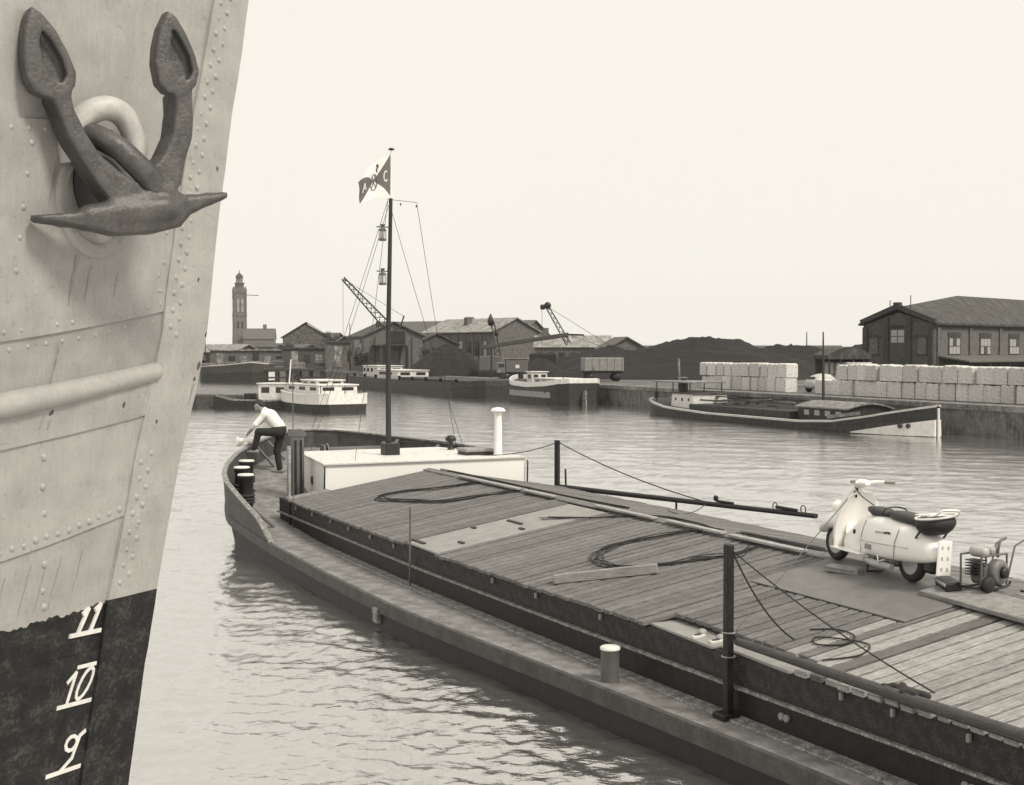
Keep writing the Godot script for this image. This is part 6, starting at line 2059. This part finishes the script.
	m = mb(); m.tube([Vector3(-1.2, 1.5, -2.4), Vector3(-1.0, 3.4, -2.5)], 0.05, 8)
	part(m, "mast", M.boat_white, o)
	# grey work boat alongside its left
	L = 6.4
	o = thing("work_boat", "dark work boat with tall white house beside the white launch", "boat", Vector3(-17.6, 0, -90.5), 1.35)
	vessel(o, L, [[0, 0.1], [0.08, 0.7], [0.25, 1.1], [0.85, 1.1], [1, 0.8]], [[0, 0.95], [0.3, 0.62], [0.7, 0.58], [1, 0.7]], M.boat_dark, M.boat_dark, 0.6, -0.5, M.boat_grey)
	wheelhouse(o, "house", M.boat_white, M.boat_white, Vector3(0, 0.55, 1.5), Vector3(1.7, 1.15, 2.1), 2)
	m = mb(); m.bar(Vector3(0.5, 0.9, 1.0), Vector3(0.2, 2.5, 3.0), 0.14, 0.14, 0.02)
	part(m, "boom", M.dark_timber, o)
	box_part(o, "winch_box", M.black_paint, Vector3(0.2, 0.8, -0.6), Vector3(0.8, 0.5, 0.6), 0.04)
	# flat pontoon lighter behind the ship's bow
	o = thing("pontoon", "flat grey pontoon with pale deck floating left of the work boat", "pontoon", Vector3(-25.2, 0, -97.0), -0.2)
	m = mb(); m.box(Vector3(0, 0.20, 0), Vector3(15.0, 1.36, 8.5), 0.08)
	part(m, "hull", M.barge_hull, o)
	m = mb(); m.box(Vector3(0, 0.91, 0), Vector3(14.8, 0.06, 8.3), 0.02)
	part(m, "deck", M.quay_cap, o)
	for k in 6: box_part(o, "rubbing_post", M.dark_timber, Vector3(-6.6 + k * 2.6, 0.35, 4.27), Vector3(0.22, 0.95, 0.08), 0.02)
	# laid-up hull at the basin head
	L = 10.0
	o = thing("laid_up_hull", "dark ship's hull with pale rail laid up at the basin head", "boat", Vector3(-36.2, 0, -172.0), 1.35)
	vessel(o, L, [[0, 0.2], [0.06, 0.8], [0.2, 1.6], [0.8, 1.8], [0.95, 1.3], [1, 0.9]], [[0, 1.95], [0.4, 2.2], [0.8, 2.55], [1, 2.35]], M.boat_dark, M.boat_brown, 0.5, -0.7, M.wagon_pale)
	m = mb(); m.box(Vector3(0, 0.75, 4.85), Vector3(1.9, 1.1, 0.5), 0.05)
	part(m, "stern_panel", M.boat_white, o)

func jetty():
	var o := thing("timber_jetty", "dark timber jetty on piles before the far sheds", "jetty", Vector3(-26.6, 0, -160.0), 0.05)
	var m := mb(); m.box(Vector3(0, 1.72, 0), Vector3(7.4, 0.26, 3.0))
	part(m, "deck", M.dark_timber, o)
	for k in 6:
		for z in [-1.2, 1.2]:
			m = mb(); m.tube([Vector3(-3.4 + k * 1.36, -1.0, z), Vector3(-3.4 + k * 1.36, 1.6, z)], 0.13, 8)
			part(m, "pile", M.dark_timber, o)
	m = mb(); m.bar(Vector3(-3.5, 0.8, 1.4), Vector3(3.5, 0.8, 1.4), 0.12, 0.2)
	part(m, "waling", M.dark_timber, o)

func truss(a: Vector3, b: Vector3, w0: float, w1: float, n: int, r: float) -> MB:
	var m := mb()
	var d := (b - a).normalized()
	var x := d.cross(Vector3(0, 0, 1)).normalized(); var y := d.cross(x)
	var pt := func(t: float, k: int) -> Vector3:
		var w := lerpf(w0, w1, t) * 0.5
		return a.lerp(b, t) + x * w * (1.0 if k & 1 else -1.0) + y * w * (1.0 if k & 2 else -1.0)
	for k in 4: m.tube([pt.call(0.0, k), pt.call(1.0, k)], r, 6)
	for i in n:
		for e in [[0, 1], [1, 3], [3, 2], [2, 0]]:
			m.tube([pt.call(float(i) / n, e[0]), pt.call((i + 1.0) / n, e[1])], r * 0.6, 5)
	return m

func cranes():
	var o := thing("luffing_crane", "dark quay crane with lattice jib raised behind the barge's mast", "crane", Vector3(-13.9, QUAY_Y, -152.0), 0.0)
	part(truss(Vector3(0.3, 4.6, 0), Vector3(-5.4, 10.9, 2.0), 1.0, 0.35, 12, 0.07), "jib", M.black_paint, o)
	box_part(o, "cab", M.black_paint, Vector3(0.7, 4.2, 0), Vector3(1.7, 1.5, 1.7), 0.06)
	box_part(o, "turntable", M.black_paint, Vector3(0.4, 3.25, 0), Vector3(2.6, 0.3, 2.6), 0.05)
	for q in [[-0.9, -1.0], [1.7, -1.0], [-0.9, 1.0], [1.7, 1.0]]: box_part(o, "portal_leg", M.black_paint, Vector3(q[0], 1.55, q[1]), Vector3(0.25, 3.1, 0.25), 0.02)
	var m := mb(); m.tube([Vector3(1.4, 6.6, 0), Vector3(-5.4, 10.9, 2.0)], 0.025, 5); m.tube([Vector3(-5.4, 10.9, 2.0), Vector3(-5.4, 4.0, 2.0)], 0.02, 5)
	part(m, "cable", M.rope, o)
	m = mb(); m.bar(Vector3(0.9, 5.2, 0), Vector3(1.4, 6.7, 0), 0.16, 0.16)
	part(m, "gantry", M.black_paint, o)
	# grab crane, jib nearly upright
	o = thing("grab_crane", "dark grab crane with upright jib before the gabled hall", "crane", Vector3(-2.1, QUAY_Y, -133.0), 0.0)
	part(truss(Vector3(0.7, 1.8, 0), Vector3(0.15, 5.5, 1.0), 0.6, 0.3, 7, 0.05), "jib", M.black_paint, o)
	m = mb(); m.lathe([[0.05, 6.35], [0.22, 5.95], [0.33, 5.6], [0.26, 5.25], [0.08, 5.1]], Vector3(-0.05, 0, 1.0), Basis.IDENTITY, 12)
	part(m, "grab", M.black_paint, o)
	box_part(o, "cab", M.grey_paint, Vector3(-0.1, 1.35, 0), Vector3(2.2, 1.5, 1.9), 0.06)
	box_part(o, "undercarriage", M.black_paint, Vector3(-0.1, 0.3, 0), Vector3(2.5, 0.6, 2.2), 0.08)
	box_part(o, "counterweight", M.black_paint, Vector3(0.55, 4.3, 0.7), Vector3(0.4, 0.3, 0.3), 0.03)
	# second grab crane with lattice jib to the upper left
	o = thing("lattice_crane", "dark crane with slanting lattice jib and pulley before coal heaps", "crane", Vector3(4.6, QUAY_Y, -128.0), 0.0)
	part(truss(Vector3(0.9, 3.3, 0), Vector3(-1.2, 6.9, 0.8), 0.45, 0.3, 8, 0.045), "jib", M.black_paint, o)
	m = mb(); m.lathe([[0.1, -0.2], [0.34, -0.18], [0.34, 0.18], [0.1, 0.2]], Vector3(-1.15, 7.0, 0.8), Basis(Vector3(1, 0, 0), PI / 2), 14); m.box(Vector3(-1.62, 6.85, 0.8), Vector3(0.5, 0.5, 0.4), 0.1)
	part(m, "pulley", M.black_paint, o)
	m = mb(); m.bar(Vector3(-7.6, 2.95, 0.4), Vector3(0.9, 4.2, 0.4), 0.5, 0.42, 0.05)
	part(m, "beam", M.wall_board, o)
	m = mb(); m.bar(Vector3(0.9, 4.2, 0.4), Vector3(2.4, 4.15, 0.4), 0.2, 0.16)
	part(m, "beam_tip", M.black_paint, o)
	box_part(o, "cab", M.black_paint, Vector3(-1.6, 1.5, 0), Vector3(2.6, 1.8, 2.0), 0.15)
	box_part(o, "undercarriage", M.black_paint, Vector3(-1.6, 0.35, 0), Vector3(3.0, 0.6, 2.2), 0.1)
	m = mb()
	for q in [[Vector3(0.9, 4.2, 0.4), Vector3(6.4, 2.2, 0)], [Vector3(-1.0, 6.8, 0.8), Vector3(5.8, 2.6, 0)], [Vector3(-1.7, 6.6, 0.8), Vector3(-1.7, 2.4, 0.8)]]: m.tube([q[0], q[1]], 0.02, 5)
	part(m, "cable", M.rope, o)
	box_part(o, "trestle", M.dark_timber, Vector3(-6.6, 1.5, 0.4), Vector3(0.2, 3.0, 0.3))
	box_part(o, "anchor_post", M.dark_timber, Vector3(6.4, 1.1, 0), Vector3(0.15, 2.3, 0.15))
	# conveyor tip rising over the coal
	o = thing("coal_conveyor", "short dark conveyor arm rising above the largest coal heap", "conveyor", Vector3(15.5, QUAY_Y, -138.0), 0.0)
	part(truss(Vector3(-2.6, 1.2, 0), Vector3(3.0, 3.55, 0), 0.4, 0.3, 8, 0.06), "arm", M.wall_board, o)
	box_part(o, "foot", M.wall_board, Vector3(-2.2, 0.5, 0), Vector3(1.2, 1.1, 1.0), 0.05)
	# railway wagon and lorry
	o = thing("rail_wagon", "pale grey box rail wagon standing beside the coal heaps", "wagon", Vector3(7.7, QUAY_Y, -112.0), 0.10)
	box_part(o, "box_body", M.wagon_grey, Vector3(0, 1.45, 0), Vector3(3.4, 1.15, 1.9), 0.05)
	for k in 6: box_part(o, "side_rib", M.wagon_grey, Vector3(-1.6 + k * 0.64, 1.45, 0.97), Vector3(0.08, 1.1, 0.06))
	box_part(o, "underframe", M.black_paint, Vector3(0, 0.78, 0), Vector3(3.6, 0.16, 1.6), 0.02)
	for x in [-1.15, 1.15]:
		for z in [-0.7, 0.7]:
			m = mb(); m.lathe([[0.36, -0.05], [0.36, 0.05], [0.1, 0.07]], Vector3(x, 0.37, z), Basis(Vector3(1, 0, 0), PI / 2), 16)
			part(m, "wheel", M.black_paint, o)
	o = thing("delivery_lorry", "dark lorry with pale roof parked before the cranes", "lorry", Vector3(0.1, QUAY_Y, -119.0), 0.05)
	box_part(o, "cargo_box", M.grey_paint, Vector3(0.3, 1.25, 0), Vector3(2.0, 1.2, 1.7), 0.04)
	box_part(o, "roof", M.boat_grey, Vector3(0.2, 1.9, 0), Vector3(2.5, 0.08, 1.8), 0.02)
	box_part(o, "cab", M.boat_grey, Vector3(-1.1, 1.05, 0), Vector3(0.75, 1.0, 1.6), 0.08)
	box_part(o, "windscreen", M.window_dark, Vector3(-1.1, 1.3, 0.81), Vector3(0.5, 0.35, 0.02))
	box_part(o, "side_sign", M.boat_white, Vector3(0.35, 1.2, 0.86), Vector3(0.35, 0.30, 0.02))
	for x in [-0.95, 0.85]:
		for z in [-0.75, 0.75]:
			m = mb(); m.lathe([[0.3, -0.09], [0.34, -0.06], [0.34, 0.06], [0.3, 0.09]], Vector3(x, 0.345, z), Basis(Vector3(1, 0, 0), PI / 2), 16)
			part(m, "wheel", M.rubber, o)
	box_part(o, "chassis", M.black_paint, Vector3(-0.1, 0.58, 0), Vector3(2.7, 0.14, 1.2))
	# small white car behind the bales' end
	o = thing("parked_car", "small white rounded car parked between the two bale stacks", "car", qp(68.1, 47.6, QUAY_Y), QUAY_TURN - PI / 2)
	o.scale = Vector3(0.85, 0.85, 0.85)
	m = mb()
	var rings := []
	for q in [[-1.0, 0.45, 0.75, 0.55], [-0.9, 0.3, 0.95, 0.72], [-0.5, 0.26, 1.25, 0.76], [0.0, 0.25, 1.38, 0.76], [0.5, 0.25, 1.35, 0.76], [0.9, 0.3, 1.05, 0.74], [1.7, 0.35, 0.78, 0.7], [1.9, 0.45, 0.65, 0.5]]:
		var r := []
		for k in 16:
			var t := TAU * k / 16.0
			r.append(Vector3(signf(cos(t)) * pow(absf(cos(t)), 0.6) * q[3], (q[1] + q[2]) / 2 + signf(sin(t)) * pow(absf(sin(t)), 0.7) * (q[2] - q[1]) / 2, -q[0]))
		rings.append(r)
	m.loft(rings)
	part(m, "body", M.wagon_pale, o)
	box_part(o, "rear_window", M.window_dark, Vector3(0, 1.02, 0.80), Vector3(0.9, 0.28, 0.14), 0.05)
	for s in [-1.0, 1.0]:
		for z in [-1.15, 0.55]:
			m = mb(); m.lathe([[0.26, -0.08], [0.3, -0.05], [0.3, 0.05], [0.26, 0.08]], Vector3(s * 0.66, 0.305, z), Basis(Vector3(0, 0, 1), PI / 2), 14)
			part(m, "wheel", M.rubber, o)

func tree(label: String, at: Vector3, h: float, r: float, seed_: int):
	var o := thing("bushy_tree", label, "tree", at, 0.0, "trees among the sheds")
	var rng := RandomNumberGenerator.new(); rng.seed = seed_
	var m := mb()
	m.tube([Vector3.ZERO, Vector3(0.05, h * 0.35, 0), Vector3(0.0, h * 0.6, 0.05)], [0.16, 0.12, 0.06], 8)
	for k in 6:
		var a := rng.randf() * TAU
		m.tube([Vector3(0, h * (0.28 + 0.05 * k), 0), Vector3(cos(a) * r * 0.6, h * (0.5 + 0.06 * k), sin(a) * r * 0.6)], [0.06, 0.02], 6)
	part(m, "trunk", M.dark_timber, o)
	var c := mb()
	var cl := []
	for k in 16:
		var d := Vector3(rng.randfn(), rng.randfn() * 0.8, rng.randfn()).normalized() * pow(rng.randf(), 0.4)
		cl.append([Vector3(d.x * r * 0.8, h * 0.62 + d.y * h * 0.3, d.z * r * 0.8), r * rng.randf_range(0.25, 0.45)])
	for q in cl:
		for k in 170:
			var d: Vector3 = Vector3(rng.randfn(), rng.randfn(), rng.randfn()).normalized() * pow(rng.randf(), 0.4) * q[1]
			var p: Vector3 = q[0] + d
			var u := Vector3(rng.randfn(), rng.randfn(), rng.randfn()).normalized() * 0.11; var w := u.cross(Vector3(rng.randfn(), rng.randfn(), rng.randfn()).normalized()).normalized() * 0.06
			c.tri(p - u, p + w, p + u); c.tri(p - u, p + u, p - w)
	part(c, "crown", M.foliage, o)

func buildings():
	# brick shed behind the barge's mast
	var o := gabled("brick_shed", "brown shed with signboard behind the barge's mast", Vector3(-15.0, QUAY_Y, -166.0), 0.33, 7.6, 9.0, 4.5, 6.2, M.brick_mid, M.roof_felt)
	box_part(o, "signboard", M.plaster, Vector3(-3.86, 3.6, -3.6), Vector3(0.08, 0.95, 3.4))
	for x in [-2.4, -0.8, 0.8, 2.4]: box_part(o, "plank_post", M.wall_board, Vector3(x, 2.2, 0.06), Vector3(0.2, 4.4, 0.12))
	box_part(o, "loading_canopy", M.roof_felt, Vector3(-0.6, 3.35, 0.9), Vector3(4.4, 0.18, 1.8))
	for x in [-2.0, 0.9]: box_part(o, "canopy_strut", M.wall_board, Vector3(x, 1.65, 1.6), Vector3(0.14, 3.3, 0.14))
	for q in [[-1.5, -2.0], [1.2, -4.0]]: box_part(o, "roof_vent", M.roof_felt, Vector3(q[0], 5.95, q[1]), Vector3(0.5, 0.9, 0.5))
	# hall with pale roof
	o = gabled("gabled_hall", "large brown hall with pale roof and gable left of cranes", Vector3(0.6, QUAY_Y, -196.0), 0.70, 9.2, 17.0, 5.5, 7.5, M.brick_mid, M.roof_pale, "", false)
	for k in 9:
		box_part(o, "pilaster", M.brick_mid, Vector3(-4.66, 2.7, -0.6 - k * 1.95), Vector3(0.16, 5.3, 0.4))
		if k < 8:
			var f := box_part(o, "window", M.brick_dark, Vector3(-4.62, 3.0, -1.55 - k * 1.95), Vector3(0.06, 2.4, 0.9))
			box_part(f, "pane", M.window_dark if k % 3 else M.window_pale, Vector3(-4.66, 3.0, -1.55 - k * 1.95), Vector3(0.04, 2.2, 0.75))
	for q in [[-2.0, 7.0, -9.0], [1.5, 7.2, -13.0]]: box_part(o, "chimney", M.brick_mid, Vector3(q[0], q[1], q[2]), Vector3(1.0, 1.6, 0.8))
	for q in [[-1.6, -1.9], [0.4, -1.9]]: box_part(o, "door", M.plaster, Vector3(-4.68, 0.95, q[1] * 4.0 - q[0] * 2.5), Vector3(0.06, 1.9, 0.75))
	# low shed with pale roof behind the lattice crane
	o = thing("long_low_shed", "long low shed with pale roof and chimney behind lattice crane", "building", Vector3(8.6, QUAY_Y, -186.0), -0.05)
	box_part(o, "wall", M.brick_mid, Vector3(0, 1.6, 0), Vector3(10.6, 3.2, 6.0))
	var m := mb()
	m.prism([[-3.3, 3.15], [3.3, 3.15], [2.9, 3.4], [0, 4.85], [-2.9, 3.4]], 11.0, Vector3(0, 0, 0), Basis(Vector3.UP, PI / 2))
	part(m, "roof", M.roof_pale, o)
	for k in 7:
		var f := box_part(o, "window", M.brick_dark, Vector3(-4.5 + k * 1.5, 1.9, 3.03), Vector3(0.9, 1.1, 0.06))
		box_part(f, "pane", M.window_dark, Vector3(-4.5 + k * 1.5, 1.9, 3.07), Vector3(0.75, 0.95, 0.04))
	box_part(o, "chimney", M.brick_mid, Vector3(-3.8, 4.7, 0.4), Vector3(0.8, 2.4, 0.8))
	# sheds and houses at the basin head
	gabled("low_warehouse", "low shed with pale roof below the brick lighthouse tower", Vector3(-45.5, QUAY_Y, -226.0), 0.95, 6.0, 10.0, 2.5, 3.7, M.wall_board, M.roof_pale, "", true)
	gabled("steep_house", "house with steep tiled roof and pale walls right of tower", Vector3(-40.0, QUAY_Y, -255.0), 0.12, 9.0, 9.0, 5.4, 8.2, M.brick_pale, M.roof_tile, "", false)
	gabled("side_house", "lower tiled house joined right of the steep roofed house", Vector3(-34.5, QUAY_Y, -262.0), 1.2, 6.0, 7.0, 4.6, 6.2, M.brick_pale, M.roof_tile, "", false)
	gabled("dark_boathouse", "dark boathouse gable peeping out behind the near ship's bow", Vector3(-49.9, QUAY_Y, -196.0), 0.0, 5.2, 6.0, 1.6, 5.1, M.wall_board, M.roof_felt, "", false)
	for q in [["long grey shed standing behind the laid-up hull", -41.0, -205.0, 12.0, 2.7, M.brick_mid], ["dark open shed standing behind the timber jetty", -30.5, -200.0, 9.0, 3.0, M.wall_board], ["brown flat-roofed shed left of the signboard shed", -22.5, -182.0, 6.5, 3.8, M.brick_mid], ["pale low wall of sheds far left below the tower", -56.0, -238.0, 14.0, 2.9, M.brick_pale]]:
		o = thing("flat_shed", q[0], "building", Vector3(q[1], QUAY_Y, q[2]), 0.2)
		box_part(o, "wall", q[5], Vector3(0, q[4] / 2, 0), Vector3(q[3], q[4], 5.0))
		box_part(o, "roof", M.roof_felt if q[4] > 2.8 else M.roof_pale, Vector3(0, q[4] + 0.1, 0), Vector3(q[3] + 0.5, 0.2, 5.6))
		var n := int(q[3] / 1.9)
		for k in n: box_part(o, "door" if k % 3 == 0 else "window", M.window_dark if k % 2 else M.plaster, Vector3((k + 0.5 - n / 2.0) * 1.8, q[4] * 0.5, 2.53), Vector3(1.0, q[4] * (0.75 if k % 3 == 0 else 0.4), 0.06))
	# more of the waterfront row
	gabled("tarred_shed", "dark tarred shed between the signboard shed and gabled hall", Vector3(-10.6, QUAY_Y, -184.0), 0.5, 6.5, 9.0, 3.6, 5.0, M.wall_board, M.roof_felt)
	gabled("ship_store", "brown ship store with pale roof left of the signboard shed", Vector3(-24.0, QUAY_Y, -190.0), -0.5, 6.0, 8.0, 3.4, 4.7, M.brick_mid, M.roof_pale)
	gabled("net_loft", "brown net loft behind the timber jetty", Vector3(-32.5, QUAY_Y, -212.0), 0.6, 7.0, 10.0, 2.3, 3.6, M.brick_mid, M.roof_tile)
	gabled("back_hall", "broad grey hall showing behind the gabled hall's roof", Vector3(4.0, QUAY_Y, -232.0), 1.1, 11.0, 30.0, 5.6, 8.0, M.brick_pale, M.roof_tile, "", false)
	gabled("coal_office", "small brown office behind the rail wagon and coal", Vector3(15.4, QUAY_Y, -176.0), 0.2, 5.0, 6.0, 3.0, 4.4, M.brick_mid, M.roof_tile)
	# stacked gear, crates and drums along the basin head
	var rng := RandomNumberGenerator.new(); rng.seed = 77
	for k in 7:
		var x := -45.0 + k * 3.3
		o = thing("crate", ["pale crate on the quay left of the laid-up hull", "dark crate on the quay behind the laid-up hull's bow", "pale crate on the quay behind the laid-up hull's stern", "dark crate on the quay behind the jetty's left end", "pale crate on the quay behind the jetty's middle", "dark crate on the quay behind the jetty's right end", "pale crate on the quay left of the signboard shed"][k], "crate", Vector3(x, QUAY_Y, -193.0 - 3.0 * rng.randf()), rng.randf_range(-0.4, 0.4), "crates at the basin head")
		var sz := Vector3(rng.randf_range(1.2, 2.2), rng.randf_range(0.8, 1.5), 1.4)
		box_part(o, "body", [M.boat_grey, M.wall_board][k % 2], Vector3(0, sz.y / 2, 0), sz, 0.03)
		for b in 2: box_part(o, "batten", M.timber, Vector3(0, sz.y * (0.2 + 0.6 * b), 0.72), Vector3(sz.x, 0.12, 0.05))
	tree("dark bush before the signboard shed", Vector3(-18.6, QUAY_Y, -163.0), 2.4, 1.3, 5)
	tree("dark round tree between the steep house and low sheds", Vector3(-37.0, QUAY_Y, -215.0), 4.2, 1.6, 6)
	tree("loose tree right of the steep roofed house", Vector3(-33.0, QUAY_Y, -243.0), 7.0, 2.6, 7)
	tree("dark bush beside the hall before its long wall", Vector3(-9.5, QUAY_Y, -160.0), 3.2, 1.8, 8)
	for q in [["thin tall pole at far left beside the boathouse", -50.5, -216.0, 7.5], ["thin tall pole left of the signboard shed", -21.0, -170.0, 6.2], ["thin pole standing behind the coal left of the hut", 31.0, -138.0, 4.6]]:
		m = mb(); m.tube([Vector3.ZERO, Vector3(0, q[3], 0)], [0.09, 0.05], 6)
		o = part(m, "tall_pole", M.dark_timber)
		o.position = Vector3(q[1], QUAY_Y, q[2])
		tag(o, q[0], "pole")

func tower():
	var o := thing("lighthouse_tower", "tall square brick lighthouse tower with lantern, far across the basin", "tower", Vector3(-124.5, QUAY_Y, -600.0), 0.3)
	var frus := func(called: String, mat: Material, y0: float, y1: float, w0: float, w1: float, parent: Node) -> Node:
		var m := mb()
		var a := []; var b := []
		for c in [[-1, -1], [1, -1], [1, 1], [-1, 1]]:
			a.append(Vector3(c[0] * w0 / 2, y0, c[1] * w0 / 2)); b.append(Vector3(c[0] * w1 / 2, y1, c[1] * w1 / 2))
		m.loft([a, b], true, -1)
		return part(m, called, mat, parent)
	var sh: Node = frus.call("shaft", M.tower_brick, 0.0, 19.0, 6.4, 5.7, o)
	frus.call("belt", M.tower_pale, 19.0, 19.6, 6.3, 6.3, o)
	frus.call("upper_shaft", M.tower_brick, 19.6, 29.0, 5.6, 5.2, o)
	frus.call("gallery", M.tower_brick, 29.0, 30.2, 5.6, 6.0, o)
	frus.call("parapet", M.tower_pale, 30.2, 31.4, 5.9, 5.9, o)
	for sx in [-1, 1]:
		for sz in [-1, 1]:
			var m := mb(); m.lathe([[0.45, 10.0], [0.45, 29.0], [0.5, 29.2], [0.5, 31.0], [0.0, 32.6]], Vector3(sx * 2.55, 0, sz * 2.6), Basis.IDENTITY, 10)
			part(m, "corner_turret", M.tower_brick, o)
	for q in [[21.5, 3.6, 0.9], [14.0, 3.0, 0.8], [24.0, 3.0, 1.0]]:
		for sd in 4:
			var b := Basis(Vector3.UP, sd * PI / 2)
			for dx in [-1.0, 1.0]:
				var m := mb(); m.box(b * Vector3(dx * 0.95, q[0] + 1.0, 2.95), b.inverse() * Vector3(q[2], q[1], 0.3), 0.0)
				part(m, "window", M.window_pale if q[0] > 20 else M.window_dark, sh)
	var m := mb()
	m.lathe([[2.0, 31.4], [2.0, 33.6], [2.4, 33.7], [2.4, 34.1], [1.5, 34.2], [1.5, 36.4]], Vector3.ZERO, Basis.IDENTITY, 12)
	part(m, "lantern_room", M.tower_pale, o)
	m = mb(); m.lathe([[1.8, 36.4], [1.5, 37.4], [0.7, 38.2], [0.2, 38.6], [0.1, 40.0]], Vector3.ZERO, Basis.IDENTITY, 12)
	part(m, "dome", M.roof_felt, o)
	m = mb(); m.bar(Vector3(2.6, 28.6, 0), Vector3(8.6, 28.4, 0), 0.3, 0.3)
	part(m, "signal_yard", M.dark_timber, o)
	var h := gabled("tower_hall", "brick hall with stepped roof adjoining the lighthouse tower", Vector3(-121.0, QUAY_Y, -594.0), -PI / 2 + 0.12, 12.0, 13.5, 8.5, 13.0, M.tower_brick, M.roof_tile, "", false)
	box_part(h, "turret", M.tower_brick, Vector3(0, 12.5, -9.0), Vector3(1.6, 5.0, 1.6))
	box_part(h, "annex", M.tower_pale, Vector3(8.0, 3.0, -7.0), Vector3(5.0, 6.0, 22.0))
	# far low roofs that close the skyline to the left and right
	for q in [["pale far warehouse roofline left of the tower", -165.0, -560.0, 40.0, 4.2, 5.5], ["pale far warehouse roofline right of the tower", -92.0, -520.0, 34.0, 4.5, 6.0], ["far grey roofline behind the gabled hall", -30.0, -420.0, 60.0, 5.0, 6.5], ["far grey roofline behind the coal heaps", 60.0, -460.0, 110.0, 3.6, 4.8], ["far roofline behind the brick warehouse", 190.0, -430.0, 120.0, 4.5, 6.0]]:
		var o2 := thing("far_warehouse", q[0], "building", Vector3(q[1], QUAY_Y, q[2]), 0.0)
		box_part(o2, "wall", M.brick_pale, Vector3(0, q[4] / 2, 0), Vector3(q[3], q[4], 10.0))
		var r := mb(); r.prism([[-5.6, q[4]], [5.6, q[4]], [0, q[5]]], q[3] + 1.0, Vector3.ZERO, Basis(Vector3.UP, PI / 2))
		part(r, "roof", M.roof_felt, o2)

func _ready():
	stage()
	materials()
	water()
	quay()
	ship()
	barge_build()
	on_barge()
	scooter()
	pump()
	person()
	warehouse()
	hut()
	buildings()
	tower()
	heap("large coal heap behind the left part of bales", 18.5, -126.0, 14.0, 10.0, 3.6, 1)
	heap("broad coal heap left of the largest heap beside the wagon", 10.0, -134.0, 9.0, 9.0, 2.9, 2)
	heap("long coal heap behind the bales left of the hut", 29.5, -138.0, 14.0, 9.0, 3.0, 3)
	heap("coal heap showing above the open hut's roof", 38.5, -142.0, 10.0, 8.0, 3.5, 4)
	heap("dark coal heap on the quay behind the long dark barge", -6.6, -138.0, 4.6, 5.0, 3.2, 5)
	heap("small coal heap behind the lorry and cranes", 2.6, -124.0, 3.6, 3.6, 1.9, 6)
	bales()
	cranes()
	boats()
	jetty()
